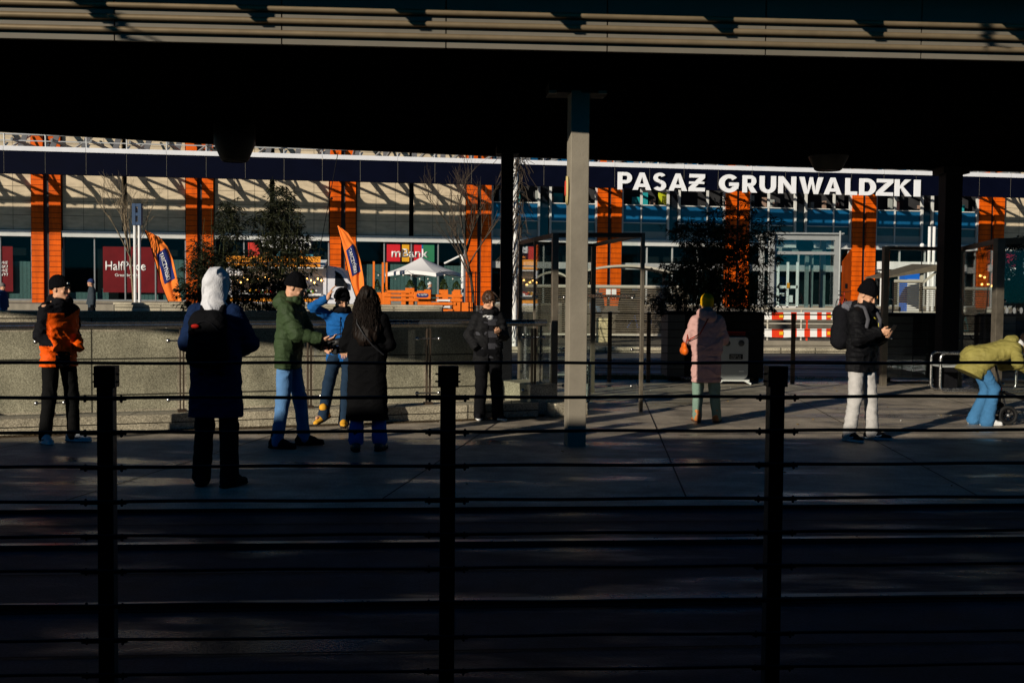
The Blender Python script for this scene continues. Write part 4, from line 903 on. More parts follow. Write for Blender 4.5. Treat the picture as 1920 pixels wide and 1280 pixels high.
# side balustrade inside it
sb = thing('side_balustrade', 'short glass balustrade turning the corner between the granite block and the glass box', 'balustrade', (*P(985, 650, 15.9).xy, 0))
for px, Y in ((984, 16.6), (1006, 15.7), (1014, 15.3)):
    a = P(px, 650, Y); m = MB(); m.box((a.x, a.y, .6), (.03, .05, 1.14)); m.build('post', M_inox if px != 1006 else M_brown, sb)
a, b = P(976, 650, 17.0), P(1018, 650, 15.1); m = MB(); m.beam((a.x, a.y, .62), (b.x, b.y, .62), .008, .98); m.build('glass_pane', M_glass, sb)
m = MB()
for px, Y in ((981, 16.6), (1002, 15.7)):
    for zz in (.35, 1.0): a = P(px, 650, Y); m.ball((a.x, a.y - .03, zz), .022, 5)
m.build('point_fixings', M_inox, sb)
# screens on the right
ps = [pp(1659, 20.3, 462, .10), pp(1798, 20.2, 464, .13), pp(1871, 16.4, 447, .12), pp(1990, 16.9, 444, .10)]
frame_box('tall bronze framed glass wind screen standing behind the bench on the right', 'wind_screen', ps, [(0, 1, .06), (1, 2, .07), (2, 3, .09)], [(0, 1), (1, 2), (2, 3)])
# wire fence along the road edge
WF = (20.45, .08)
wf = thing('wire_fence', 'low roadside fence of thin dark wires between slim bronze posts', 'fence', (3.5, 20.6, 0))
for px in (1143, 1216, 1487, 1830, 2010): a = PF(px, 650, WF); m = MB(); m.box((a.x, a.y, .635), (.07, .05, 1.27), .08); m.build('post', M_brown, wf)
for k in range(9):
    zz = 1.25 - k * .142; a, b = PF(1115, 600, WF), PF(2100, 600, WF); m = MB(); pts = [Vector((a.x + (b.x - a.x) * t, a.y + (b.y - a.y) * t - .03, zz - .012 * abs(math.sin(t * 8)))) for t in np.linspace(0, 1, 30)]; m.tube(pts, .006 if k else .012, 5); m.build('wire', M_black, wf)
# black planters
M_plant = mat('planter_sheet', (.010, .010, .010), .6, noise=(1.5, .35), extra=streaks(6, .4, (1, 1, .15)))
M_plgrey = mat('planter_grey', (.07, .07, .07), .6, noise=(1.5, .25))
M_soil = mat('soil', (.02, .015, .01), .9)
plan = {}
for key, px0, px1, Y, lab in (('mid', 1252, 1433, 20.9, 'big black planter box under the tall bamboo behind the woman in pink'), ('right', 1662, 1792, 21.1, 'big black planter box between the bronze screen posts'), ('edge', 1873, 1995, 21.2, 'black planter box cut off by the right picture edge'),
        ('lefta', 352, 470, 22.3, 'black planter box hidden behind the stairwell wall under the smaller bamboo'), ('leftb', 480, 600, 22.5, 'black planter box hidden behind the stairwell wall under the larger bamboo')):
    a, b = P(px0, 600, Y), P(px1, 600, Y); root = thing('planter_box', lab, 'planter', ((a.x + b.x) / 2, Y + .5, 0), 'black planter boxes along the platform'); H_ = 1.27 if key[0] != 'l' else 1.1
    m = MB(); wz = b.x - a.x; gl = .32 if key != 'right' else .5
    m.box((a.x + gl / 2, Y + .45, H_ / 2 + .04), (gl - .004, .9, H_ - .08), mi=1); m.box((a.x + gl + (wz - gl) / 2, Y + .45, H_ / 2 + .04), (wz - gl, .9, H_ - .08)); m.build('box', [M_plant, M_plgrey], root, bevel=.01)  # sunlit left face put into the colour as a paler grey
    m = MB(); m.box((a.x + wz / 2, Y + .45, H_ - .012), (wz + .05, .95, .03)); m.build('rim', M_black, root); m = MB(); m.box((a.x + wz / 2, Y + .45, H_ + .004), (wz - .1, .8, .02)); m.build('soil', M_soil, root)
    m = MB(); 
    for x in (a.x + .1, b.x - .1): m.box((x, Y + .3, .04), (.1, .3, .08))
    m.build('feet', M_black, root); plan[key] = (a.x, b.x, Y + .45, H_)
# bamboo
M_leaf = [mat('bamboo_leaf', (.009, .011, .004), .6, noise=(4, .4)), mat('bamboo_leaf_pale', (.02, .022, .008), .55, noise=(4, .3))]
M_culm = mat('bamboo_culm', (.05, .055, .02), .6, noise=(6, .3))
def bamboo(lab, blobs, Y, base_z, stems, seed, dens=.72, depth=.45):
    """blobs: (px, py, half width px, half height px, count) clusters given where the crown spreads; each holds arching sprays of long leaves"""
    rr = random.Random(seed); b0 = P(blobs[0][0], 600, Y); root = thing('bamboo_plant', lab, 'plant', (b0.x, b0.y, base_z)); cu = MB(); lf = MB()
    for px in stems[0]:
        a = P(px, 600, Y); x0 = a.x + rr.uniform(-.05, .05); top = P(px + rr.uniform(-18, 18), stems[1] + rr.uniform(0, 60), Y); y0 = Y + rr.uniform(-depth, depth) * .6
        pts = [Vector((x0 + (top.x - x0) * t ** 1.8, y0 + rr.uniform(-.01, .01), base_z + (top.z - base_z) * t)) for t in np.linspace(0, 1, 12)]; cu.tube(pts, [.012 * (1 - .75 * t) for t in np.linspace(0, 1, 12)], 5)
    for px, py, hw, hh, n in blobs:
        for i in range(int(n * dens / 9)):
            while True:
                u, v, w_ = rr.uniform(-1, 1), rr.uniform(-1, 1), rr.uniform(-1, 1)
                if u * u + v * v + w_ * w_ < 1: break
            c = P(px + u * hw, py + v * hh, Y + w_ * depth); t = rr.random() * 6.28; d = Vector((math.cos(t), math.sin(t), rr.uniform(-.1, .7))).normalized(); q = c.copy(); L_ = rr.uniform(.10, .24)
            cu.tube([q, q + d * L_ * .5, q + d * L_ - Vector((0, 0, .03))], .0022, 3, caps=False)
            for k in range(9):
                s_ = rr.random(); p0 = q + d * L_ * s_; ld = (d * .5 + Vector((rr.uniform(-1, 1), rr.uniform(-1, 1), rr.uniform(-1.1, .35)))).normalized(); ll = rr.uniform(.07, .15); side = ld.cross(Vector((rr.uniform(-1, 1), rr.uniform(-1, 1), rr.uniform(-1, 1)))).normalized() * ll * rr.uniform(.07, .11)
                mid_ = p0 + ld * ll * .4; tip = p0 + ld * ll - Vector((0, 0, ll * .22)); mi = 1 if rr.random() < .3 else 0
                lf.face([p0, mid_ + side, tip], mi); lf.face([p0, tip, mid_ - side], mi)
    cu.build('stems', M_culm, root); lf.build('foliage', M_leaf, root); return root
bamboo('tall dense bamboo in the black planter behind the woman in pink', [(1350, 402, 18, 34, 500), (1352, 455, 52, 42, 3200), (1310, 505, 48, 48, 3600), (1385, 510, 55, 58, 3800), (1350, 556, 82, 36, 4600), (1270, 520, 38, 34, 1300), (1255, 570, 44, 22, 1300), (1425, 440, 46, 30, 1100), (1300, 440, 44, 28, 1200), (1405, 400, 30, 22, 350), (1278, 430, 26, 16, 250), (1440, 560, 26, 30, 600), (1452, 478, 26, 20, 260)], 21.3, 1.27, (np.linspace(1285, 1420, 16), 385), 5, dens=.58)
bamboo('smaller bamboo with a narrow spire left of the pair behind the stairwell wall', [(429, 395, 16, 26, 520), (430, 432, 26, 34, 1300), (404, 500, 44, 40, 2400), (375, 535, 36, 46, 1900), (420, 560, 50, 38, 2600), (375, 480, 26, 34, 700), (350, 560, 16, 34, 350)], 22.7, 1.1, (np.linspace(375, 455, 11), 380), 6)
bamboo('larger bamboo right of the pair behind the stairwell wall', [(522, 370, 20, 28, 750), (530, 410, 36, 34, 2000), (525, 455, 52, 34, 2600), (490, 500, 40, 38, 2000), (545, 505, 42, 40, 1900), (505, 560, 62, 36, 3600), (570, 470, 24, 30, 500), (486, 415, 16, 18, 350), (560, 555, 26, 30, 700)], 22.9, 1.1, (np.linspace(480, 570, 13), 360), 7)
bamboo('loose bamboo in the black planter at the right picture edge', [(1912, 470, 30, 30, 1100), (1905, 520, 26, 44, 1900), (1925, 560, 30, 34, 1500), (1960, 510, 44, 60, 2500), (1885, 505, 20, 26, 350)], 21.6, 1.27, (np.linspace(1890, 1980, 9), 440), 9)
bamboo('thin wispy bamboo sprays behind the right glass screen', [(1838, 468, 24, 14, 130), (1850, 478, 12, 20, 70)], 21.6, 1.0, ([1842, 1856], 460), 12)

# lamp and utility pole wrapped in dry vine
q = P(965, 560, 31.6); vp = thing('vine_pole', 'tall white pole wrapped in dry leafless vine beside the dark column', 'pole', (q.x, q.y, .1))
m = MB(); m.tube([(q.x, q.y, .1), (q.x, q.y, 6.5)], .075, 12); m.build('pole', M_white, vp); m = MB(); rr = random.Random(4)
for k in range(16):
    t0 = rr.random() * 6.28; z_ = rr.uniform(.1, 1.5); pts = []; r_ = .10 + rr.random() * .09
    for i in range(40):
        pts.append(Vector((q.x + r_ * math.cos(t0), q.y + r_ * math.sin(t0), z_))); z_ += rr.uniform(.06, .2); t0 += rr.uniform(-.1, .6); r_ = min(.34, max(.08, r_ + rr.uniform(-.03, .03)))
        if z_ > 6.3: break
        if i % 3 == 0: d = Vector((rr.uniform(-1, 1), rr.uniform(-1, 1), rr.uniform(-1.4, .6))).normalized(); p = pts[-1]; L_ = rr.uniform(.15, .75); m.tube([p, p + d * L_ * .5, p + d * L_ - Vector((0, 0, L_ * .4))], .008, 3, caps=False)
    m.tube(pts, .012, 4)
m.build('vine', M_bark, vp)

# ---- slatted cycle shelter beyond the road
M_wood = mat('grey_slat', (.13, .105, .075), .8, noise=(6, .2)); M_frame = mat('shelter_frame', (.46, .42, .34), .6, noise=(4, .1))
def slats(lab, px0, px1, yt, yb, Y, n, posts, grp='slatted cycle shelter walls beyond the road', hsl=.5):
    a, b = P(px0, 560, Y), P(px1, 560, Y); zt_, zb_ = P(px0, yt, Y).z, P(px0, yb, Y).z; root = thing('slatted_wall', lab, 'fence', ((a.x + b.x) / 2, Y, .1), grp)
    for k in range(n): zz = zb_ + (zt_ - zb_) * (k + .5) / n; m = MB(); m.box(((a.x + b.x) / 2, Y, zz), (b.x - a.x, .03, (zt_ - zb_) / n * hsl)); m.build('slat', M_wood, root)
    for px in posts: c = P(px, 560, Y); m = MB(); m.box((c.x, Y + .05, (zt_ + .1) / 2), (.07, .07, zt_ - .1)); m.build('post', M_black, root)
    m = MB(); m.tube([(a.x, Y - .01, zt_ + .02), (b.x, Y - .01, zt_ + .02)], .055, 8); m.build('top_rail', M_frame, root); m = MB(); m.box(((a.x + b.x) / 2, Y, zb_ - .03), (b.x - a.x, .06, .06)); m.build('bottom_rail', M_frame, root); return root
slats('long wooden slatted wall behind the glass box, left of the bamboo planter', 985, 1292, 537, 624, 37.5, 21, (990, 1056, 1115, 1165, 1225, 1286))
slats('high narrow slatted wall with pale frame in front of the blue booth', 1676, 1728, 528, 584, 38.5, 15, (1676, 1728), hsl=.42)
slats('short slatted wall immediately right of the blue booth', 1728.5, 1757, 541, 584, 38.6, 11, (1757,), hsl=.42)
slats('tall slatted wall between the dark column and the right screen post', 1797, 1862, 542, 624, 38.2, 20, (1797, 1862))
def arch_roof(lab, px0, px1, y0, ymid, Y, depth=2.2):
    a, b = P(px0, y0, Y), P(px1, y0, Y); zt_ = P((px0 + px1) / 2, ymid, Y).z; root = thing('shelter_roof', lab, 'roof', ((a.x + b.x) / 2, Y, .1)); rows = []
    for i in range(17): t = i / 16; x = a.x + (b.x - a.x) * t; zz = a.z + (zt_ - a.z) * (1 - (2 * t - 1) ** 2); rows.append([(x, Y, zz), (x, Y + depth, zz), (x, Y + depth, zz + .07), (x, Y, zz + .07)])
    m = MB(); m.grid(rows, closed=True, smooth=False); m.face(rows[0]); m.face(rows[-1][::-1]); m.build('roof_sheet', M_frame, root)
    for t in (.06, .94): x = a.x + (b.x - a.x) * t; zz = a.z + (zt_ - a.z) * (1 - (2 * t - 1) ** 2); m = MB(); m.box((x, Y + .9, zz / 2 + .05), (.09, .09, zz - .1)); m.build('post', M_black, root)
arch_roof('thin arched shelter roof above the slatted wall, crossing the orange pilaster', 1088, 1262, 512, 500, 38.2)
arch_roof('thin arched shelter roof glimpsed left of the concrete column', 1010, 1062, 520, 512, 38.6)
m = MB(); a, b = P(1664, 521, 39), P(1758, 508, 39); m.hexa([(a.x, 39, a.z), (b.x, 39, b.z), (b.x, 41.5, b.z + .1), (a.x, 41.5, a.z), (a.x, 39, a.z + .05), (b.x, 39, b.z + .22), (b.x, 41.5, b.z + .3), (a.x, 41.5, a.z + .05)])
rr_ = thing('lean_to_roof', 'grey lean to roof sloping up to the right before the blue booth', 'roof', (a.x, 39, .1)); m.build('roof_sheet', M_wood, rr_); m = MB(); c = P(1727, 560, 39.2); m.box((c.x, 39.2, 1.25), (.10, .10, 2.3)); m.beam((c.x, 39.2, 2.0), (c.x + .55, 39.2, 2.45), .06, .08); m.build('strut', M_frame, rr_)
# blue booth
q0, q1 = P(1697, 505, 43), P(1730, 580, 43); bt = thing('blue_booth', 'narrow bright blue booth with white slatted front', 'booth', ((q0.x + q1.x) / 2, 43, .75))
m = MB(); m.box(((q0.x + q1.x) / 2, 43.3, (q0.z + .75) / 2), (q1.x - q0.x, .6, q0.z - .75)); m.build('case', mat('booth_blue', (.01, .12, .55), .5), bt); m = MB(); m.box(((q0.x + q1.x) / 2, 42.98, (q0.z + .6) / 2), ((q1.x - q0.x) * .72, .04, q0.z - 1.35)); m.build('white_front', M_white, bt)
m = MB(); a = P(1713, 509, 43); m.box((a.x, 42.97, a.z), ((q1.x - q0.x) * .6, .05, .12)); m.build('name_board', M_black, bt)
# tall glass cabin on the plaza
GX0, GX1, GY = P(1448, 560, 54).x, P(1568, 560, 54).x, 54; gt = thing('glass_cabin', 'tall grey steel framed glass lift cabin on the plaza left of the splayed orange pier', 'lift cabin', ((GX0 + GX1) / 2, GY, .74)); zt_ = P(1500, 440, 54).z
M_st = mat('cabin_steel', (.33, .34, .33), .5, metal=.3, noise=(3, .1))
for x, y in ((GX0, GY), (GX1, GY), (GX0, GY + 2.5), (GX1, GY + 2.5)): m = MB(); m.box((x, y, (zt_ + .74) / 2), (.26, .2, zt_ - .74)); m.build('corner_post', M_st, gt)
for zz, h in ((zt_ - .12, .26), (3.55, .14), (.85, .2)): m = MB(); m.box(((GX0 + GX1) / 2, GY - .02, zz), (GX1 - GX0 - .26, .12, h)); m.build('cross_rail', M_st, gt)
m = MB(); m.box(((GX0 + GX1) / 2, GY + 1.25, zt_ + .05), (GX1 - GX0 + .5, 3.0, .08)); m.build('roof_plate', M_st, gt)
m = MB(); m.box(((GX0 + GX1) / 2, GY + .08, (zt_ + .9) / 2), (GX1 - GX0 - .3, .02, zt_ - 1.2)); m.build('glass_pane', glass('cabin_glass', (.75, .85, .84), .03), gt)
m = MB(); m.box(((GX0 + GX1) / 2 + .45, GY + 1.4, (zt_ + .7) / 2), (.16, .2, zt_ - .9)); m.box(((GX0 + GX1) / 2 + .75, GY + 1.6, (zt_ + .5) / 2), (.12, .12, zt_ - 1.2)); m.box(((GX0 + GX1) / 2 + .1, GY + 1.3, 3.7), (2.0, .5, .28)); m.build('guide_rails', M_st, gt)
m = MB(); m.lathe([(0, -.08), (.40, -.08), (.40, .08), (0, .08)], ((GX0 + GX1) / 2 + .25, GY + 1.1, 3.95), 16, axis='y'); m.build('drive_wheel', M_black, gt)
for px in (1441, 1573): a = P(px, 560, 53.4); m = MB(); m.tube([(a.x, a.y, .74), (a.x, a.y, zt_ + .15)], .05, 8); m.build('outer_mast', M_st, gt)
dw = thing('entrance_door', 'white framed glass doors with paper notices seen through the lift cabin', 'door', P(1490, 577, 66)); m = MB()
for px in (1458, 1476, 1494): a = P(px, 560, 66); m.box((a.x, 66, 2.1), (.13, .1, 2.7))
for py in (538, 577): a = P(1476, py, 66); m.box((a.x, 66, a.z), (1.2, .1, .16))
m.build('frame', M_white, dw); m = MB(); a = P(1466, 552, 65.9); m.box((a.x, 65.9, a.z), (.28, .02, .16)); a = P(1483, 560, 65.9); m.box((a.x, 65.9, a.z), (.2, .02, .4)); m.build('notices', M_white, dw)
m = MB(); a = P(1478, 535, 65.9); m.box((a.x, 65.9, a.z), (.16, .02, .3)); m.build('orange_notice', mat('notice_orange', (.8, .3, .02), .6), dw)
# white mast by the entrance and round lamp
tm = thing('slim_mast_pair', 'two tall white poles rising in front of the entrance right of the beanie man', 'mast', (*P(1745, 560, 60).xy, .75))
for px in (1740, 1748.5): a = P(px, 560, 60); m = MB(); m.tube([(a.x, a.y, .75), (a.x, a.y, P(px, 425, 60).z)], .085, 8); m.build('mast', M_white, tm)
gl = thing('globe_lamp', 'small round white globe lamp on a thin post by the white poles', 'lamp', (*P(1729, 560, 50).xy, .75)); a = P(1729, 460, 50); m = MB(); m.ball(tuple(a), .10, 8); m.build('globe', M_white, gl); m = MB(); m.tube([(a.x, a.y, .75), (a.x, a.y, a.z - .09)], .02, 6); m.build('post', M_black, gl)
# warm bulbs in the terrace window at right
wb = thing('window_garland', 'few warm glowing bulbs behind the slats right of the dark column', 'string lights', P(1850, 530, 50))
for px, py in ((1838, 517), (1846, 520), (1853, 533), (1860, 536), (1849, 541), (1864, 522), (1841, 533)): a = P(px, py, 50); m = MB(); m.ball(tuple(a), .05, 5); m.build('bulb', M_bulb, wb)
rt, *_ = poster('shop_poster', 'crimson and white poster seen through the bamboo at the right edge', 'poster', (1880, 1905), (470, 500), mat('poster_crimson', (.36, .01, .04), .6), -.1)
m = MB(); fbox(m, S(1881), S(1904), Zf(1890, 525), Zf(1890, 501), -.06, -.03); m.build('white_part', M_white, rt)
# concrete stop block
q = G(1142.5, 648, .1); cb = MB(); cb.box((q.x, 34.6, .47), (.36, .36, .74), .2); tag(cb.build('concrete_block', mat('pale_block', (.55, .46, .26), .85, noise=(9, .25), bump=(14, .8)), bevel=.03), 'rough pale yellow stone block standing before the slatted wall', 'block')
# torn papers taped on the slats
for i, (p0, p1, lab) in enumerate(((1136.5, 1145, 'torn white paper sheet, left one of two on the slatted wall'), (1147, 1155.5, 'torn white paper sheet, right one of two on the slatted wall'))):
    Y = 37.3; a, b = P(p0, 542, Y), P(p1, 552, Y); n_ = 7; top = [(a.x, Y, a.z), (b.x, Y, a.z)]; bot = [(b.x + (a.x - b.x) * k / n_, Y, b.z - (.16 * rnd.random() if k not in (0,) else .1)) for k in range(n_ + 1)]; m = MB(); m.prism(top[::-1] + bot[::-1], (0, .012, 0)); tag(m.build('paper_sheet', M_white), lab, 'paper')
# bicycles behind the slats
def bicycle(lab, c, rz, col):
    root = thing('bicycle', lab, 'bicycle', c, 'bicycles parked at the slatted shelter'); root.rotation_euler = (0, 0, rz)
    for x in (-.52, .52):
        m = MB(); m.tube([(x + .33 * math.cos(t), 0, .33 + .33 * math.sin(t)) for t in np.linspace(0, 6.283, 25)[:-1]], .018, 5, closed=True); w_ = m.build('wheel', M_black, root, local=True)
        m = MB()
        for k in range(8): t = k * .785; m.tube([(x, 0, .33), (x + .32 * math.cos(t), 0, .33 + .32 * math.sin(t))], .003, 3, caps=False)
        m.build('spokes', M_st, w_, local=True)
    m = MB()
    for a_, b_ in (((-.52, 0, .33), (-.08, 0, .30)), ((-.08, 0, .30), (-.22, 0, .78)), ((-.22, 0, .78), (.36, 0, .80)), ((-.08, 0, .30), (.38, 0, .72)), ((-.52, 0, .33), (-.2, 0, .72)), ((.52, 0, .33), (.34, 0, .95))): m.tube([a_, b_], .016, 6)
    m.build('frame', mat('bike_' + col[0], col[1], .4), root, local=True); m = MB(); m.box((-.24, 0, .83), (.24, .12, .05)); m.build('saddle', M_black, root, local=True); m = MB(); m.tube([(.40, -.28, 1.02), (.36, -.1, .97), (.36, .1, .97), (.40, .28, 1.02)], .013, 5); m.build('handlebar', M_black, root, local=True); return root
for i, (px, Y, rz, col) in enumerate(((1170, 38.4, .3, ('black', (.02, .02, .02))), (1200, 38.6, .5, ('blue', (.02, .08, .3))), (1235, 38.3, .2, ('grey', (.1, .1, .1))), (1100, 38.4, .4, ('dark', (.03, .02, .02))), (1820, 39.3, .3, ('teal', (.02, .2, .25))), (1845, 39.4, .6, ('orange', (.5, .12, .02))))):
    lab = ['black bicycle directly right of the pale stone block behind the slats', 'blue bicycle behind the slats near the glass box post', 'grey bicycle behind the slats closest to the bamboo planter', 'dark bicycle behind the slats close to the concrete column', 'teal bicycle behind the far right slats, left one', 'orange bicycle behind the far right slats, right one'][i]
    a = P(px, 600, Y); bicycle(lab, (a.x, Y, .1), rz, col)
a = P(1578, 575, 50); b_ = bicycle('red bicycle leaning at the foot of the splayed orange pier', (a.x, 50, .75), 1.0, ('red', (.5, .05, .03))); b_['group'] = 'bicycles parked at the slatted shelter'; del b_['group']
# road works barrier planks and railing
RB = 34.2; M_rr = mat('barrier_red', (.72, .045, .012), .5, noise=(5, .1)); M_rw = mat('barrier_white', (.82, .80, .76), .5, noise=(5, .06)); M_ry = mat('reflector_yellow', (.80, .45, .02), .5)
for k, (yt, yb, lab) in enumerate(((585.5, 599, 'upper red and white striped barrier plank with yellow reflectors'), (616, 631, 'lower sagging red and white striped barrier plank near the ground'))):
    root = thing('barrier_plank', lab, 'barrier', (*P(1500, 600, RB).xy, .1), 'striped roadworks planks'); xs = [1434, 1447, 1469, 1483, 1494, 1508, 1519, 1532, 1541, 1549, 1558, 1567]
    for col in (0,):
        m = MB()
        for i in range(len(xs) - 1):
            def yy(px, base): return base + k * 1.8 * math.sin(math.pi * (px - 1434) / 62) * (1 if px < 1497 else -.3)
            a, b = P(xs[i], yy(xs[i], yb), RB), P(xs[i + 1], yy(xs[i + 1], yb), RB); c, d = P(xs[i + 1], yy(xs[i + 1], yt), RB), P(xs[i], yy(xs[i], yt), RB); m.prism([a, b, c, d], (0, .03, 0), mi=i % 2)
        m.build('striped_board', [M_rw, M_rr], root)
    for px in (1465, 1555): a = P(px, (yt + yb) / 2 + k, RB - .02); m = MB(); m.box(tuple(a), (.12, .015, .10)); m.build('reflector', M_ry, root)
bt = thing('barrier_stand', 'thin orange upright that carries the striped planks, on a flat grey foot', 'stand', (*P(1513, 640, RB + .04).xy, .1)); a = P(1513, 600, RB + .05); m = MB(); m.box((a.x, a.y, .55), (.05, .03, .95)); m.build('upright', M_rr, bt); m = MB(); m.box((a.x, a.y, .14), (.7, .35, .07)); m.build('foot', M_greyp, bt, bevel=.01)
gr = thing('guard_rail', 'pale steel guard railing behind the striped planks', 'railing', (*P(1500, 578, 36.5).xy, .1))
for yr, r in ((578.5, .045), (606, .022), (625, .022)): m = MB(); m.tube([P(1408, yr, 36.5), P(1600, yr + 1.5, 36.5)], r, 8); m.build('rail', M_frame, gr)
for px in (1412, 1440, 1503, 1565): a = P(px, 578, 36.5); m = MB(); m.tube([(a.x, a.y, .1), (a.x, a.y, a.z)], .035, 6); m.build('post', M_frame, gr)
lw = thing('low_concrete_kerb', 'row of low pale kerb stones under the striped planks', 'kerb', P(1500, 645, 32.4)); m = MB(); a, b = P(1434, 640, 32.6), P(1580, 640, 32.6); m.box(((a.x + b.x) / 2, 32.7, .19), (b.x - a.x, .3, .18)); m.build('stones', M_conc, lw)
# grey salt bin before the planter
a = G(1376, 721); bx = a.x; by = a.y; bn = thing('grey_bin', 'light grey rounded street cabinet on white splayed feet before the planter', 'bin', (bx, by, 0)); M_bin = mat('bin_grey', (.34, .35, .35), .45, spec=.4, noise=(3, .06))
w_ = .25; prof = []
for cx_, cz_, a0 in ((w_ - .05, .80, 0), (-w_ + .05, .80, 90)): prof += [(cx_ + .05 * math.cos(R(a0 + t)), cz_ + .05 * math.sin(R(a0 + t))) for t in (0, 45, 90)]
for cx_, cz_, a0 in ((-w_ + .11, .20, 180), (w_ - .11, .20, 270)): prof += [(cx_ + .11 * math.cos(R(a0 + t)), cz_ + .11 * math.sin(R(a0 + t))) for t in (0, 22, 45, 68, 90)]
m = MB(); m.prism([(bx + x, by, z_) for x, z_ in prof][::-1], (0, .34, 0)); body = m.build('body', M_bin, bn, bevel=.012)
for x in (-.13, .12): m = MB(); m.lathe([(0, -.006), (.055, -.006), (.055, .01)], (bx + x, by, .74), 18, axis='y'); m.build('round_opening', M_plgrey, bn)
m = MB(); m.box((bx + .03, by - .004, .50), (.24, .008, .09)); m.build('text_plate', M_black, bn)
for i in range(2): text_mesh(('POJEMNIK NA', 'PIASEK I SÓL')[i], 'lettering', M_wtxt, bn, (bx - .07, by - .0095, .507 - i * .032), (1, 0, 0), (0, 0, 1), width=.19, height=.018, extrude=.002)
m = MB(); m.box((bx + .13, by - .004, .24), (.09, .006, .02)); m.build('maker_plate', M_white, bn)
m = MB(); m.box((bx, by + .17, .075), (.56, .30, .03))
for s_ in (-1, 1):
    for y in (.04, .30): m.beam((bx + s_ * .2, by + y, .07), (bx + s_ * .31, by + y, .012), .05, .03)
m.build('feet', M_white, bn); m = MB(); 
for dz in (0, .04): m.box((bx + .05, by + .2, .89 + dz), (.32, .2, .022))
m.build('red_lid', mat('lid_red', (.30, .02, .01), .5), bn)
# tubular benches
def bench(lab, x0, x1, y, zt_, rz=0):
    root = thing('tube_bench', lab, 'bench', ((x0 + x1) / 2, y, 0), 'tubular steel benches'); w = (x1 - x0) / 2; cx_ = (x0 + x1) / 2
    for dy in (0, .42):
        pts = []; r_ = .09
        for cx2, cz2, a0 in ((w - r_, zt_ - r_, 0), (-w + r_, zt_ - r_, 90), (-w + r_, .03 + r_, 180), (w - r_, .03 + r_, 270)): pts += [(cx_ + cx2 + r_ * math.cos(R(a0 + t)), y + dy, cz2 + r_ * math.sin(R(a0 + t))) for t in (0, 22, 45, 67, 90)]
        m = MB(); m.tube(pts, .024, 10, closed=True); m.build('side_frame', M_inox, root)
    m = MB()
    for k in range(5): m.box((cx_, y + .03 + k * .09, .44), (2 * w - .04, .05, .025))
    m.build('seat_slats', M_st, root)
a = P(1764, 660, 18.9); bench('tubular steel bench behind the bending person in the olive parka', a.x, a.x + 1.45, 18.9, .66)
a = P(1036, 660, 16.3); bench('tubular steel bench partly hidden by the concrete column', a.x, P(1106, 660, 16.3).x, 16.3, .66)
# grass verge and litter
gm = MB()
for i in range(5200):
    x = rnd.uniform(1.0, 3.2) if i % 3 else rnd.uniform(-.4, 6.5); y = yB(x) - rnd.random() ** 2 * .35 + .05; h = rnd.uniform(.03, .11) * (1 if x < 3.0 else .5); t = rnd.random() * 6.28; d = Vector((math.cos(t), math.sin(t), 0)) * .006; gm.face([Vector((x, y, 0)) - d, Vector((x, y, 0)) + d, Vector((x + rnd.uniform(-.04, .04), y + rnd.uniform(-.04, .04), h))], 0 if rnd.random() < .7 else 1)
g_ = gm.build('grass', [mat('grass_green', (.07, .13, .02), .7), mat('grass_dry', (.30, .24, .08), .8)]); tag(g_, 'strip of short grass along the road kerb by the glass box', 'grass', kind='stuff')
lm = MB()
for i in range(420):
    if i % 2: x = rnd.uniform(-1, 9); y = yB(x) - abs(rnd.gauss(0, .9)) - .1
    else: x = rnd.uniform(-6, 9); y = rnd.uniform(9.2, 20)
    if x < K1x + .2 and y > kerbY(x) - .1: y = kerbY(x) - rnd.uniform(.02, .2)
    s_ = rnd.uniform(.008, .026); t = rnd.random() * 6.28; c, q = Vector((x, y, .006)), Vector((math.cos(t), math.sin(t), 0)) * s_; n = Vector((-q.y, q.x, 0)) * .6; k = rnd.uniform(0, .012); lm.face([c - q, c - n + Vector((0, 0, k)), c + q, c + n + Vector((0, 0, k))], rnd.choice((0, 0, 1, 2)))
tag(lm.build('leaf_litter', [mat('dry_leaf', (.35, .22, .05), .8), mat('paper_scrap', (.7, .7, .66), .8), mat('brown_leaf', (.12, .06, .02), .8)]), 'scattered dry leaves and scraps on the platform', 'litter', kind='stuff')
for i in range(7):      # the row of oval markers on the right hand glass screen
    pass
# sports of frosted ovals on the right screen glass
for px, lab in ((1687, 'grey oval glass marker, alone on the pane left of the dark column'), (1888, 'grey oval glass marker nearest the right screen post'), (1902, 'grey oval glass marker, second from the right screen post'), (1915, 'grey oval glass marker nearest the right picture edge')):
    Y = 20.2 if px < 1800 else 16.4; a = P(px, 582 if px > 1800 else 580, Y - .05); m = MB(); m.prism([(a.x + .022 * math.cos(t), a.y, a.z + .045 * math.sin(t)) for t in np.linspace(0, 6.283, 17)[:-1]], (0, .004, 0)); tag(m.build('glass_marker', M_greyp), lab, 'marker', 'oval markers on the screens')
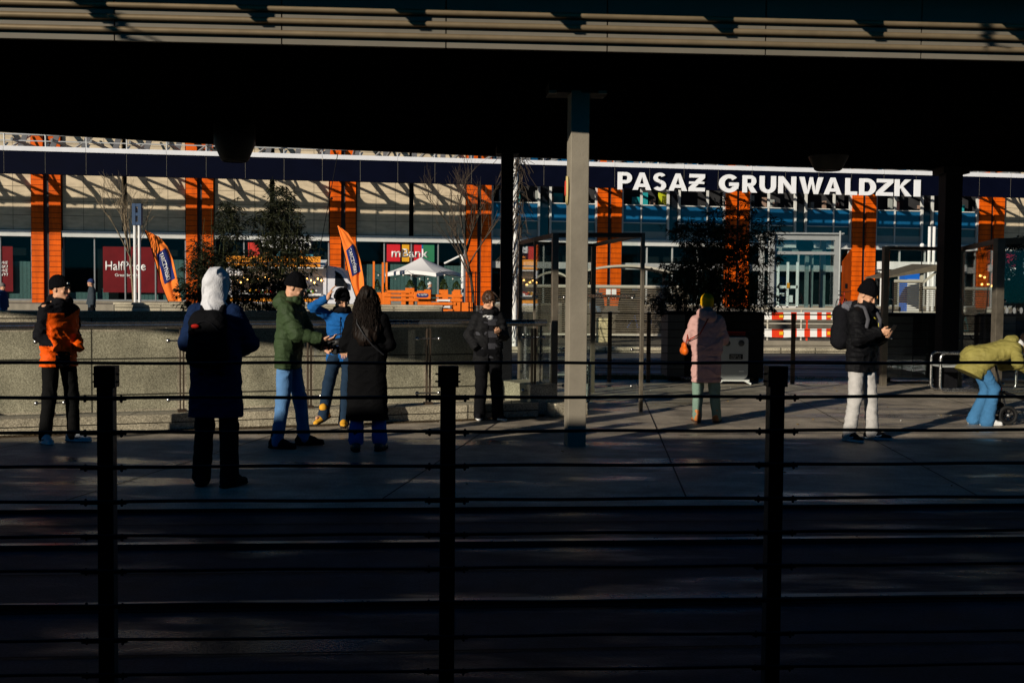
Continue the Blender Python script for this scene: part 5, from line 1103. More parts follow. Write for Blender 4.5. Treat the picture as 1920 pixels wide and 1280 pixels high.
# ------------------------------------------------------------------ PEOPLE: implicit surfaces turned into one continuous mesh each
def vnoise(x, y, z, seed=0):
    """smooth lattice noise in -1..1"""
    def h(i, j, k):
        n = (i * 374761393 + j * 668265263 + k * 2147483647 + seed * 974711) & 0x7fffffff
        n = ((n ^ (n >> 13)) * 1274126177) & 0x7fffffff
        return ((n ^ (n >> 16)) & 0xffff) / 32767.5 - 1.0
    xi, yi, zi = np.floor(x).astype(np.int64), np.floor(y).astype(np.int64), np.floor(z).astype(np.int64)
    fx_, fy, fz = x - xi, y - yi, z - zi
    fx_, fy, fz = fx_ * fx_ * (3 - 2 * fx_), fy * fy * (3 - 2 * fy), fz * fz * (3 - 2 * fz)
    r = 0
    for a in (0, 1):
        for b in (0, 1):
            for c in (0, 1): r = r + h(xi + a, yi + b, zi + c) * (fx_ if a else 1 - fx_) * (fy if b else 1 - fy) * (fz if c else 1 - fz)
    return r
class Field:
    def __init__(s, lo, hi, res, zfine=None):
        s.X = np.arange(lo[0], hi[0] + res, res); s.Y = np.arange(lo[1], hi[1] + res, res)
        z = lo[2]; zs = []
        while z < hi[2] + res:
            zs.append(z); z += (zfine[2] if zfine and zfine[0] < z < zfine[1] else res)
        s.Z = np.array(zs); s.F = np.full((len(s.X), len(s.Y), len(s.Z)), 9.0, dtype=np.float32); s.res = res
    def sub(s, lo, hi):
        i0, i1 = np.searchsorted(s.X, (lo[0], hi[0])); j0, j1 = np.searchsorted(s.Y, (lo[1], hi[1])); k0, k1 = np.searchsorted(s.Z, (lo[2], hi[2]))
        if i1 <= i0 or j1 <= j0 or k1 <= k0: return None
        return (slice(i0, i1), slice(j0, j1), slice(k0, k1)), np.meshgrid(s.X[i0:i1], s.Y[j0:j1], s.Z[k0:k1], indexing='ij')
    def _put(s, sl_, d, k, mode='add'):
        f = s.F[sl_]
        if mode == 'add':
            h = np.clip(.5 + .5 * (d - f) / k, 0, 1); s.F[sl_] = d * (1 - h) + f * h - k * h * (1 - h)
        else:
            d = -d; h = np.clip(.5 + .5 * (f - d) / k, 0, 1); s.F[sl_] = d * (1 - h) + f * h + k * h * (1 - h)
    def cone(s, a, b, ra, rb, k=.02, squash=None, rib=None, mode='add', bulge=0):
        a, b = np.array(a, float), np.array(b, float); m = max(ra, rb) * (1.0 if not squash else max(1, squash[1])) + k * 2 + .03 + abs(bulge)
        q = s.sub(np.minimum(a, b) - m, np.maximum(a, b) + m)
        if q is None: return
        sl_, (x, y, z) = q; d = b - a; L2 = max(d.dot(d), 1e-9)
        vx, vy, vz = x - a[0], y - a[1], z - a[2]; t = np.clip((vx * d[0] + vy * d[1] + vz * d[2]) / L2, 0, 1)
        vx, vy, vz = vx - t * d[0], vy - t * d[1], vz - t * d[2]
        if squash:
            n = np.array(squash[0], float); n /= np.linalg.norm(n); w = vx * n[0] + vy * n[1] + vz * n[2]; c = (1 / squash[1] - 1) * w
            vx, vy, vz = vx + c * n[0], vy + c * n[1], vz + c * n[2]
        r = ra + (rb - ra) * t
        if bulge: r = r + bulge * np.sin(np.pi * t)
        if rib: r = r - rib[1] * (1 - np.abs(np.sin(np.pi * t * math.sqrt(L2) / rib[0] + (rib[2] if len(rib) > 2 else 0)))) ** 2
        s._put(sl_, np.sqrt(vx * vx + vy * vy + vz * vz) - r, k, mode)
    def ell(s, c, r, k=.02, mode='add', axes=None):
        c = np.array(c, float); m = max(r) + k * 2 + .02; q = s.sub(c - m, c + m)
        if q is None: return
        sl_, (x, y, z) = q; x, y, z = x - c[0], y - c[1], z - c[2]
        if axes is not None:
            A = np.array(axes); x, y, z = A[0][0] * x + A[0][1] * y + A[0][2] * z, A[1][0] * x + A[1][1] * y + A[1][2] * z, A[2][0] * x + A[2][1] * y + A[2][2] * z
        k0 = np.sqrt((x / r[0]) ** 2 + (y / r[1]) ** 2 + (z / r[2]) ** 2); k1 = np.sqrt((x / r[0] ** 2) ** 2 + (y / r[1] ** 2) ** 2 + (z / r[2] ** 2) ** 2) + 1e-6
        s._put(sl_, k0 * (k0 - 1) / k1, k, mode)
    def clip(s, p, n, k=.004):               # keep the side n points away from
        x, y, z = np.meshgrid(s.X, s.Y, s.Z, indexing='ij'); n = np.array(n, float); n /= np.linalg.norm(n)
        d = (x - p[0]) * n[0] + (y - p[1]) * n[1] + (z - p[2]) * n[2]; s.F = np.maximum(s.F, d).astype(np.float32)
    def wrinkle(s, amp, scale=(9, 9, 22), seed=1, ridged=True):
        msk = np.abs(s.F) < .05; idx = np.nonzero(msk); x, y, z = s.X[idx[0]], s.Y[idx[1]], s.Z[idx[2]]
        w = vnoise(x * 5, y * 5, z * 5, seed + 7) * .35
        n = vnoise(x * scale[0] + w * 3, y * scale[1] + w * 2, z * scale[2] + w * 4, seed); n2 = vnoise(x * scale[0] * 2.3, y * scale[1] * 2.3, z * scale[2] * 1.9 + w * 5, seed + 3)
        n3 = vnoise(x * scale[0] * 1.7 + z * 6 + w * 4, y * scale[1] * 1.7 - z * 5, z * scale[2] * .8 + x * 9, seed + 11); v = np.clip(1 - np.abs(n) * 3.0, -.5, 1) * .75 + np.clip(1 - np.abs(n3) * 3.4, -.3, 1) * .55 + n2 * .25 if ridged else n * .7 + n2 * .3
        s.F[idx] = s.F[idx] - (amp * v).astype(np.float32)
    def mesh(s):
        F = s.F; ins = F < 0; c = [F.shape[i] - 1 for i in range(3)]
        cnt = np.zeros(c, np.int8); sx = np.zeros(c); sy = np.zeros(c); sz = np.zeros(c)
        X, Y, Z = s.X, s.Y, s.Z; corners = [(a, b, d) for a in (0, 1) for b in (0, 1) for d in (0, 1)]
        anyi = np.zeros(c, bool); alli = np.ones(c, bool)
        for a, b, d in corners:
            v = ins[a:a + c[0], b:b + c[1], d:d + c[2]]; anyi |= v; alli &= v
        act = anyi & ~alli; I, J, K = np.nonzero(act)
        if len(I) == 0: return np.zeros((0, 3)), np.zeros((0, 4), int)
        ax = np.zeros(len(I)); ay = np.zeros(len(I)); az = np.zeros(len(I)); n = np.zeros(len(I))
        for axis in range(3):
            for o1 in (0, 1):
                for o2 in (0, 1):
                    o = [0, 0, 0]; oth = [i for i in range(3) if i != axis]; o[oth[0]] = o1; o[oth[1]] = o2; p = list(o); p[axis] = 1
                    f0 = F[I + o[0], J + o[1], K + o[2]]; f1 = F[I + p[0], J + p[1], K + p[2]]; cr = (f0 < 0) != (f1 < 0)
                    t = np.where(cr, f0 / np.where(cr, f0 - f1, 1), 0)
                    q0 = (X[I + o[0]], Y[J + o[1]], Z[K + o[2]]); q1 = (X[I + p[0]], Y[J + p[1]], Z[K + p[2]])
                    ax += cr * (q0[0] + t * (q1[0] - q0[0])); ay += cr * (q0[1] + t * (q1[1] - q0[1])); az += cr * (q0[2] + t * (q1[2] - q0[2])); n += cr
        V = np.stack([ax / n, ay / n, az / n], 1); idx = np.full(c, -1, np.int64); idx[I, J, K] = np.arange(len(I)); Q = []
        for axis in range(3):
            sl0 = [slice(None)] * 3; sl1 = [slice(None)] * 3; sl0[axis] = slice(0, -1); sl1[axis] = slice(1, None)
            a_, b_ = ins[tuple(sl0)], ins[tuple(sl1)]; e = np.nonzero(a_ != b_); oth = [(1, 2), (2, 0), (0, 1)][axis]
            ok = (e[oth[0]] > 0) & (e[oth[1]] > 0) & (e[oth[0]] < F.shape[oth[0]] - 1) & (e[oth[1]] < F.shape[oth[1]] - 1); e = [v[ok] for v in e]; fl = a_[e[0], e[1], e[2]]
            def cell(d0, d1):
                q = [e[0].copy(), e[1].copy(), e[2].copy()]; q[oth[0]] -= d0; q[oth[1]] -= d1; return idx[q[0], q[1], q[2]]
            q4 = np.stack([cell(1, 1), cell(0, 1), cell(0, 0), cell(1, 0)], 1); q4[~fl] = q4[~fl][:, ::-1]; Q.append(q4)
        Q = np.concatenate(Q); Q = Q[(Q >= 0).all(1)]; return V, Q
    def build(s, name, mats, parent, matf=None, smooth=1):
        V, Q = s.mesh()
        if smooth and len(V):                # one light relaxation pass
            for _ in range(smooth):
                acc = np.zeros_like(V); cn = np.zeros(len(V))
                for a in range(4): b = (a + 1) % 4; np.add.at(acc, Q[:, a], V[Q[:, b]]); np.add.at(cn, Q[:, a], 1); np.add.at(acc, Q[:, b], V[Q[:, a]]); np.add.at(cn, Q[:, b], 1)
                cn[cn == 0] = 1; V = V * .5 + acc / cn[:, None] * .5
        me = bpy.data.meshes.new(name); me.vertices.add(len(V)); me.vertices.foreach_set('co', V.ravel()); me.loops.add(len(Q) * 4); me.loops.foreach_set('vertex_index', Q.ravel().astype(np.int32))
        me.polygons.add(len(Q)); me.polygons.foreach_set('loop_start', np.arange(0, len(Q) * 4, 4, dtype=np.int32)); me.polygons.foreach_set('loop_total', np.full(len(Q), 4, np.int32)); me.polygons.foreach_set('use_smooth', np.ones(len(Q), bool))
        if not isinstance(mats, (list, tuple)): mats = [mats]
        for m_ in mats: me.materials.append(m_)
        if matf is not None: C_ = V[Q].mean(1); me.polygons.foreach_set('material_index', matf(C_[:, 0], C_[:, 1], C_[:, 2]).astype(np.int32))
        me.update(calc_edges=True); me.validate(); o = bpy.data.objects.new(name, me); COL.objects.link(o)
        if parent is not None: o.parent = parent; WL[o.name] = WL.get(parent.name, Vector())
        return o
V3 = lambda *a: np.array(a, float)
def unit(v): return v / (np.linalg.norm(v) + 1e-9)
def ik(a, t, l1, l2, pole):
    d = t - a; L = min(np.linalg.norm(d), (l1 + l2) * .999); u = unit(d); p = unit(pole - u * pole.dot(u)); x = (l1 * l1 - l2 * l2 + L * L) / (2 * L); h = math.sqrt(max(l1 * l1 - x * x, 0)); return a + u * x + p * h, a + u * L
def rotz(v, a): c, s_ = math.cos(a), math.sin(a); return V3(v[0] * c - v[1] * s_, v[0] * s_ + v[1] * c, v[2])
class Pose: pass
def make_pose(H, feet, hands, lean=(0, 0), hip=None, elbow=None, knee=None, head_yaw=0, head_pitch=0, shoulder=1.0, hipy=0, footz=(0, 0), toes=(0, 0), curl=.6, footpitch=(0, 0), head_fwd=0):
    """local frame: front is -Y, the person's left is +X. Index 0 = right side (-X), 1 = left side (+X)"""
    s = H / 1.76; P_ = Pose(); P_.s = s; P_.H = H
    P_.pel = V3(0, hipy, .93 * s) if hip is None else V3(*hip)
    up = unit(V3(lean[0], -lean[1], 1)); P_.up = up; fw = unit(V3(0, -1, 0) - up * V3(0, -1, 0).dot(up)); P_.fw = fw; lf = np.cross(up, fw); lf = lf if lf[0] > 0 else -lf; P_.lf = lf
    P_.waist = P_.pel + up * .12 * s; P_.chest = P_.pel + up * .34 * s; P_.neckb = P_.pel + up * .52 * s; P_.headc = P_.neckb + unit(up * .85 + fw * (.18 + head_fwd) + V3(0, 0, .15)) * .165 * s
    P_.sh = [P_.pel + up * .475 * s + lf * (sg * .152 * s * shoulder) for sg in (-1, 1)]; P_.hipj = [P_.pel + V3(sg * .088 * s, 0, -.02 * s) for sg in (-1, 1)]
    P_.ank = []; P_.kn = []; P_.toe = []; P_.el = []; P_.wr = []
    for i, sg in enumerate((-1, 1)):
        fx_, fy = feet[i]; a = V3(fx_, fy, .085 * s + footz[i]); kp = V3(0, -1, 0) if knee is None else V3(*knee[i]); k_, a2 = ik(P_.hipj[i], a, .425 * s, .405 * s, kp); P_.kn.append(k_); P_.ank.append(a2)
        P_.toe.append(rotz(V3(0, -1, 0), toes[i])); ep = V3(sg * .6, .6, -.5) if elbow is None else V3(*elbow[i]); e_, w_ = ik(P_.sh[i], V3(*hands[i]), .285 * s, .25 * s, ep); P_.el.append(e_); P_.wr.append(w_)
    hf = rotz(V3(0, -1, 0), head_yaw); P_.hr = V3(-hf[1], hf[0], 0); cp_, sp_ = math.cos(head_pitch), math.sin(head_pitch); P_.hf = hf * cp_ - V3(0, 0, 1) * sp_; P_.hu = V3(0, 0, 1) * cp_ + hf * sp_; P_.hl = -P_.hr if P_.hr.dot(lf) < 0 else P_.hr
    P_.curl = curl; P_.footpitch = footpitch; return P_
M_skin = mat('skin', (.60, .32, .19), .55, noise=(14, .08), spec=.35); M_lip = mat('lip_skin', (.42, .16, .11), .5); M_eye = mat('eye_dark', (.03, .02, .015), .3); M_brow = mat('brow_hair', (.03, .018, .010), .9)
def hand(F, wr, dirv, palm, side, s=1.0, curl=.6, thumb=1):
    """palm block, four unequal curled fingers, thumb from the side; palm = direction the palm faces, side = towards the thumb"""
    d = unit(dirv); n = unit(palm - d * palm.dot(d)); sd_ = unit(side - d * side.dot(d) - n * side.dot(n)); pc = wr + d * .045 * s
    F.cone(wr - d * .02 * s, wr + d * .03 * s, .024 * s, .027 * s, .012); F.cone(pc - sd_ * .022 * s, pc + sd_ * .022 * s, .020 * s, .020 * s, .01, squash=(n, .75)); F.cone(pc + d * .03 * s - sd_ * .026 * s, pc + d * .032 * s + sd_ * .026 * s, .016 * s, .016 * s, .01, squash=(n, .8))
    for i, (o, L) in enumerate(((.030, .070), (.010, .080), (-.010, .074), (-.029, .058))):
        b = wr + d * .082 * s + sd_ * o * s; a1 = curl * .9; d1 = d * math.cos(a1) + n * math.sin(a1); d2 = d * math.cos(a1 * 2.1) + n * math.sin(a1 * 2.1); p1 = b + d1 * L * .5 * s; p2 = p1 + d2 * L * .5 * s
        F.cone(b, p1, .0092 * s, .0085 * s, .004); F.cone(p1, p2, .0083 * s, .0068 * s, .004)
    t0 = wr + d * .028 * s + sd_ * .026 * s; td = unit(sd_ * .75 + d * .7 + n * .25); t1 = t0 + td * .034 * s; t2 = t1 + unit(d * .8 + n * .5 + sd_ * .1) * .030 * s; F.cone(t0, t1, .0125 * s, .0105 * s, .006); F.cone(t1, t2, .010 * s, .008 * s, .004)
def head(F, P_, s):
    c, f, u, l = P_.headc, P_.hf, P_.hu, P_.hl; A = [l, f, u]; at = lambda x, y, z: c + l * x * s + f * y * s + u * z * s
    F.ell(at(0, -.008, .030), (.076 * s, .094 * s, .086 * s), .01, axes=A); F.ell(at(0, .025, -.035), (.060 * s, .066 * s, .078 * s), .03, axes=A); F.ell(at(0, .072, -.092), (.026 * s, .020 * s, .020 * s), .02, axes=A)
    F.cone(at(.052, .0, -.075), at(.020, .066, -.094), .018 * s, .016 * s, .02); F.cone(at(-.052, .0, -.075), at(-.020, .066, -.094), .018 * s, .016 * s, .02)
    for sg in (-1, 1): F.ell(at(sg * .031, .098, .004), (.017 * s, .014 * s, .011 * s), .010, 'sub', axes=A); F.ell(at(sg * .031, .076, .003), (.0125 * s,) * 3, .002); F.ell(at(sg * .042, .070, -.030), (.020 * s, .015 * s, .016 * s), .015, axes=A); F.ell(at(sg * .078, -.006, -.006), (.008 * s, .019 * s, .031 * s), .006, axes=A)
    F.cone(at(.040, .080, .022), at(-.040, .080, .022), .009 * s, .009 * s, .012); F.cone(at(0, .090, .012), at(0, .113, -.026), .0075 * s, .0115 * s, .008); F.ell(at(0, .104, -.032), (.017 * s, .010 * s, .008 * s), .006, axes=A)
    F.ell(at(0, .092, -.058), (.023 * s, .009 * s, .0055 * s), .004, axes=A); F.ell(at(0, .090, -.068), (.020 * s, .009 * s, .0065 * s), .004, axes=A); F.cone(P_.neckb - P_.up * .03 * s, at(0, -.022, -.06), .056 * s, .052 * s, .03)
def person(lab, loc, yaw, P_, res=.0065, fine=.0045, show_hand=(True, True), hand_cfg=None, skin=None):
    root = thing('person', lab, 'person', loc, rz=yaw); s = P_.s
    pts = np.array([P_.headc, *P_.el, *P_.wr, *P_.kn, *P_.ank, *P_.sh]); lo = pts.min(0) - .22; hi = pts.max(0) + .22; lo[2] = max(lo[2], -.03 + min(0, lo[2] + .2)); hz = P_.headc[2]
    F = Field(lo, hi, res, (hz - .15, hz + .15, fine)); up, fw, lf = P_.up, P_.fw, P_.lf
    head(F, P_, s); F.cone(P_.neckb, P_.neckb - up * .05 * s, .06 * s, .08 * s, .03); F.cone(P_.sh[0], P_.sh[1], .055 * s, .055 * s, .03); F.cone(P_.chest - lf * .05, P_.chest + lf * .05, .10 * s, .10 * s, .05, squash=(fw, .75)); F.cone(P_.pel - lf * .05, P_.pel + lf * .05, .09 * s, .09 * s, .05); F.cone(P_.pel, P_.neckb, .105 * s, .085 * s, .05, squash=(fw, .75))
    for i in (0, 1):
        F.cone(P_.sh[i], P_.el[i], .045 * s, .036 * s, .02); F.cone(P_.el[i], P_.wr[i] - (0 if show_hand[i] else .04) * unit(P_.wr[i] - P_.el[i]), .038 * s, .025 * s, .01, bulge=.004); F.cone(P_.hipj[i], P_.kn[i], .078 * s, .052 * s, .03); F.cone(P_.kn[i], P_.ank[i], .052 * s, .034 * s, .02, bulge=.01); F.cone(P_.ank[i] - V3(0, 0, .03), P_.ank[i] + P_.toe[i] * .12 * s - V3(0, 0, .045 * s), .03 * s, .02 * s, .02)
        if show_hand[i]:
            hc = (hand_cfg or {}).get(i, {}); d = hc.get('d', unit(P_.wr[i] - P_.el[i])); hand(F, P_.wr[i], V3(*d), V3(*hc.get('palm', (0, 0, -1))), V3(*hc.get('side', (1 if i == 0 else -1, 0, 0))), s * 1.02, hc.get('curl', P_.curl))
    c, f, u, l = P_.headc, P_.hf, P_.hu, P_.hl
    def mf(x, y, z):
        dx = (x - c[0]) * l[0] + (y - c[1]) * l[1] + (z - c[2]) * l[2]; df = (x - c[0]) * f[0] + (y - c[1]) * f[1] + (z - c[2]) * f[2]; du = (x - c[0]) * u[0] + (y - c[1]) * u[1] + (z - c[2]) * u[2]; dx, df, du = dx / s, df / s, du / s; m = np.zeros(len(x), int)
        m[(df > .075) & (np.abs(dx) < .022) & (du < -.052) & (du > -.075)] = 1; m[(df > .06) & (np.abs(np.abs(dx) - .031) < .013) & (np.abs(du - .002) < .006)] = 2; m[(df > .07) & (np.abs(np.abs(dx) - .032) < .019) & (np.abs(du - .028) < .0055)] = 3; return m
    F.build('body', [skin or M_skin, M_lip, M_eye, M_brow], root, mf); P_.root = root; return root
def trousers(P_, m_, cuff=.065, thick=1.0, low=.07, waist_up=.10, seed=1, amp=.007, name='trousers', flare=0, z_cut=None):
    s = P_.s; pts = np.array([P_.pel, *P_.kn, *P_.ank]); F = Field(pts.min(0) - .2, pts.max(0) + .24, .0085); F.cone(P_.pel - V3(.050, 0, 0), P_.pel + V3(.050, 0, 0), .106 * s * thick, .106 * s * thick, .04, squash=((0, 1, 0), .95)); F.cone(P_.pel, P_.pel + P_.up * waist_up * s, .105 * s, .10 * s, .04, squash=((0, 1, 0), .85))
    for i in (0, 1):
        u = unit(P_.kn[i] - P_.ank[i]); e = P_.ank[i] + u * low * s - u * .085 * s; F.cone(P_.hipj[i], P_.kn[i], .090 * s * thick, .070 * s * thick, .035); F.cone(P_.kn[i], e, .070 * s * thick, cuff * s + flare, .03)
    F.wrinkle(amp * .6, (7, 7, 15), seed)
    for i in (0, 1):
        pass
    if z_cut is not None: F.clip((0, 0, z_cut), (0, 0, -1))
    return F.build(name, m_, P_.root)
def shoes(P_, m_up, m_sole, size=1.0, boot=0.0, name='shoe', seed=0, hi_=.0, mark=None):
    for i in (0, 1):
        a, t = P_.ank[i], P_.toe[i]; s = P_.s * size; sd_ = V3(-t[1], t[0], 0); p = P_.footpitch[i]; tf = t * math.cos(p) - V3(0, 0, 1) * math.sin(p); uf = V3(0, 0, 1) * math.cos(p) + t * math.sin(p); g = a - uf * .085 * P_.s
        F = Field(g - .30, g + .34, .006); at = lambda x, y, z: g + sd_ * x * s + tf * y * s + uf * z * s
        F.cone(at(0, -.045, .045), at(0, .05, .042), .040 * s, .040 * s, .02, squash=(tuple(sd_), .9)); F.cone(at(0, .05, .040), at(.004, .155, .030), .042 * s, .034 * s, .03, squash=(tuple(uf), .8)); F.cone(at(0, -.028, .05), at(0, -.012, .10 + boot), .043 * s, .044 * s + boot * .06, .03); F.cone(at(0, .03, .075), at(0, .09, .055), .028 * s, .026 * s, .03)
        F.wrinkle(.0015, (30, 30, 30), seed + i); F.clip(g + uf * .012, -uf); so_ = lambda x, y, z: (((x - g[0]) * uf[0] + (y - g[1]) * uf[1] + (z - g[2]) * uf[2]) < .030 * s).astype(int)
        def mf(x, y, z):
            r = so_(x, y, z)
            if mark:                          # curved stripe along both sides
                ly = ((x - g[0]) * tf[0] + (y - g[1]) * tf[1] + (z - g[2]) * tf[2]) / s; lz = ((x - g[0]) * uf[0] + (y - g[1]) * uf[1] + (z - g[2]) * uf[2]) / s
                cz = .040 + .9 * (ly - .055) ** 2 * 6 + np.where(ly < .04, .35 * (.04 - ly), 0); r[(ly > -.03) & (ly < .095) & (np.abs(lz - cz - .004) < .0065 * np.clip((ly + .035) / .05, .2, 1)) & (r == 0)] = 2
            return r
        o = F.build(name, [m_up, m_sole] + ([mark] if mark else []), P_.root, mf)
        sl = Field(g - .30, g + .34, .006); sl.cone(at(0, -.05, .014), at(0, .04, .014), .043 * s, .043 * s, .01, squash=(tuple(uf), .38)); sl.cone(at(0, .04, .014), at(.004, .158, .014), .045 * s, .037 * s, .02, squash=(tuple(uf), .38)); sl.build('sole', m_sole, o)
def jacket(P_, m_, hem=-.10, chest=.155, waistr=.15, hemr=.16, sleeve=(.075, .062, .050), ribs=None, seed=1, amp=.008, name='jacket', matf=None, cuff_back=.02, squash=.80, collar=.075, arms=True, res=.008, hemfw=0, belly=0, hem_pt=None):
    """hem: height of the hem relative to the hips along the trunk (metres, negative = below)"""
    s = P_.s; up, fw, lf = P_.up, P_.fw, P_.lf; down = up if hem_pt is None else unit(P_.pel - V3(*hem_pt)); he = P_.pel + down * hem * s if hem_pt is None else V3(*hem_pt); pts = np.array([he - .26, he + .26, P_.neckb + .14, P_.neckb - .2, *[w - .12 for w in P_.wr], *[w + .12 for w in P_.wr], *[e - .12 for e in P_.el], *[e + .12 for e in P_.el], *[q - .13 for q in P_.sh], *[q + .13 for q in P_.sh]]); F = Field(pts.min(0), pts.max(0), res)
    w = .065 * s; sq = (tuple(fw), squash); rb = (lambda ph: (ribs[0], ribs[1], ph)) if ribs else (lambda ph: None)
    for sg in (-1, 1):
        F.cone(P_.chest + up * .06 * s + lf * w * sg, P_.waist + lf * w * sg * .9, chest * s * .82, waistr * s * .82, .06, squash=sq, rib=rb(0)); F.cone(P_.waist + lf * w * sg * .9, he + lf * w * sg + fw * hemfw, waistr * s * .82, hemr * s * .84, .06, squash=sq, rib=rb(.4))
        F.cone(P_.chest + up * .05 * s + lf * .06 * s * sg, P_.sh[(sg + 1) // 2] - lf * sg * .03 * s, chest * s * .60, .062 * s, .05, squash=sq)
    if hem_pt is not None: F.ell(P_.pel + V3(0, .03, .03), (.19 * s, .17 * s, .145 * s), .06)
    if belly: F.ell(P_.waist + fw * .06, (.13, .13, .15), .06)
    F.cone(P_.neckb - up * .06 * s, P_.neckb + up * .03 * s + fw * .01, .10 * s, collar * s, .05)
    if arms:
        for i in (0, 1):
            e, w_ = P_.el[i], P_.wr[i]; u = unit(w_ - e); F.cone(P_.sh[i] - up * .012 * s, e, sleeve[0] * s * .86, sleeve[1] * s * .88, .03, rib=rb(.2)); F.cone(e, w_ - u * cuff_back * s, sleeve[1] * s * .88, sleeve[2] * s * .92, .025, rib=rb(.7))
    F.wrinkle(amp, (8, 8, 19), seed); F.clip(he, -up if hem_pt is None else he - P_.pel)
    if arms:
        for i in (0, 1):                     # clean cuffs: cut each sleeve end flat near the wrist
            u = unit(P_.wr[i] - P_.el[i]); c = P_.wr[i] - u * .004; q = F.sub(c - .09, c + .09)
            if q is not None: sl_, (x, y, z) = q; d = (x - c[0]) * u[0] + (y - c[1]) * u[1] + (z - c[2]) * u[2]; r = np.sqrt(np.maximum((x - c[0]) ** 2 + (y - c[1]) ** 2 + (z - c[2]) ** 2 - d * d, 0)); F.F[sl_] = np.where((d > 0) & (r < .085), np.maximum(F.F[sl_], d), F.F[sl_])
    return F.build(name, m_, P_.root, matf)
def beanie(P_, m_, low=.020, seed=2, thick=.010, peak=.0, name='beanie', matf=None, slouch=0):
    s = P_.s; c, f, u, l = P_.headc, P_.hf, P_.hu, P_.hl; F = Field(c - .2, c + .24, .006); A = [l, f, u]; F.ell(c + u * .034 * s - f * .010 * s, ((.079 + thick) * s, (.097 + thick) * s, (.090 + thick) * s), .01, axes=A); F.ell(c + u * (.085 + peak) * s - f * (.025 + slouch) * s, (.062 * s, .066 * s, (.055 + peak * .6) * s), .05, axes=A)
    n = unit(u * 1.0 - f * .0 + f * -.18); F.cone(c + u * (low + .016) * s - l * .0 - f * .012, c + u * (low + .02) * s - f * .012, .001, .001, .001)
    F.wrinkle(.0035, (60, 60, 12), seed); F.clip(c + u * low * s, -(u - f * .28)); base = c + u * low * s
    R2 = Field(c - .2, c + .24, .006); 
    o = F.build(name, m_, P_.root, matf); R2.ell(c + u * .034 * s - f * .010 * s, ((.079 + thick + .007) * s, (.097 + thick + .007) * s, (.090 + thick) * s), .01, axes=A); R2.clip(base, -(u - f * .28)); R2.clip(base + u * .045 * s, (u - f * .28)); R2.wrinkle(.002, (70, 70, 4), seed); R2.build('turn_up', m_, o); return o
def hood_down(P_, m_, r=.075, back=.07, name='hood', seed=5, up_=.03, fur=0):
    s = P_.s; c = P_.neckb + P_.up * up_ * s; F = Field(c - .3, c + .3, .0075); b = -P_.fw; pts = []
    for k in range(9): t = R(-205 + 230 * k / 8 + 77); pts.append(c + P_.lf * math.cos(t) * .095 * s + b * (math.sin(t) * .085 + .01) * s + P_.up * (.018 * math.sin(t)) * s)
    for k in range(8): F.cone(pts[k], pts[k + 1], .040 * s, .040 * s, .03)
    F.ell(c + b * back * s - P_.up * .05 * s, (.115 * s, r * s, .085 * s), .05, axes=[P_.lf, b, P_.up]); F.wrinkle(.008, (12, 12, 14), seed); return F.build(name, m_, P_.root)
def phone(root, c, d, n, name='phone'):
    """thin slab: d = long axis, n = screen normal"""
    d, n = Vector(d).normalized(), Vector(n).normalized(); sd_ = d.cross(n).normalized(); c = Vector(c); m = MB(); q = []
    for z_ in (-.004, .004):
        for x, y in ((-1, -1), (1, -1), (1, 1), (-1, 1)): q.append(tuple(c + sd_ * x * .036 + d * y * .074 + n * z_))
    m.hexa(q); return m
def place_phone(lab, root, c, d, n):
    mtx = Matrix.Translation(root.location) @ Matrix.Rotation(root.rotation_euler.z, 4, 'Z'); t = thing('phone', lab, 'phone', mtx @ Vector(c)); t.rotation_euler = root.rotation_euler
    m = phone(root, (0, 0, 0), d, n); m.build('case', M_phone, t, local=True, bevel=.002); n_ = Vector(n).normalized(); m2 = MB(); dd = Vector(d).normalized(); sd_ = dd.cross(n_)
    m2.face([n_ * .0046 + sd_ * x * .032 + dd * y * .069 for x, y in ((-1, -1), (1, -1), (1, 1), (-1, 1))]); m2.build('screen', M_screen, t, local=True); return t
M_phone = mat('phone_black', (.008, .008, .009), .25, spec=.5); M_screen = mat('phone_screen', (.012, .014, .018), .08, spec=.6)
def cloth(name, col, rough=.85, n=(9, .14), b=(90, .3)): return mat(name, col, rough, noise=n, bump=b, spec=.06 if max(col) < .03 else .12)
def ribbon(root, pts, w, name, m_, nrm=(0, 1, 0), th=.006):
    m = MB(); pts = [Vector(p) for p in pts]
    for i in range(len(pts) - 1): m.beam(pts[i], pts[i + 1], w, th, up=nrm)
    return m.build(name, m_, root, local=True)
C_black = cloth('black_fabric', (.005, .005, .006)); C_jet = cloth('jet_knit', (.003, .003, .004), b=(140, .5)); C_soft = cloth('soft_black', (.008, .008, .010))
def spot(px, py, z=0): q = G(px, py, z); return (q.x, q.y, z)
# 1 man in orange and black jacket, far left, looking right
P1 = make_pose(1.76, [(-.15, .05), (.13, -.03)], [(-.12, -.16, 1.0), (.13, -.15, .99)], lean=(.0, .02), elbow=[(-.45, .9, -.2), (.4, .9, -.2)], head_yaw=R(22), head_pitch=.02, toes=(R(-12), R(28)), hipy=.02)
p1 = person('man in a bright orange and black hooded jacket and dark beanie gazing to the right', spot(114, 829), R(52), P1, show_hand=(False, False))
C_or = cloth('orange_shell', (.85, .10, .003), .6); trousers(P1, cloth('black_trousers', (.006, .006, .006)), cuff=.062, seed=3)
def mf1(x, y, z):
    r = np.zeros(len(x), int); r[(z < 1.36 + .5 * (np.abs(x) - .1) * (x > 0)) & (np.abs(x) < .20 + .1 * (z < 1.1)) ] = 1; r[(x < -.17) & (z > 1.02)] = 0; r[(x > .22) & (z > 1.05)] = 0; r[(z < .93) & (x > -.1) & (x < .06)] = 0; r[z < .80] = 1; return r
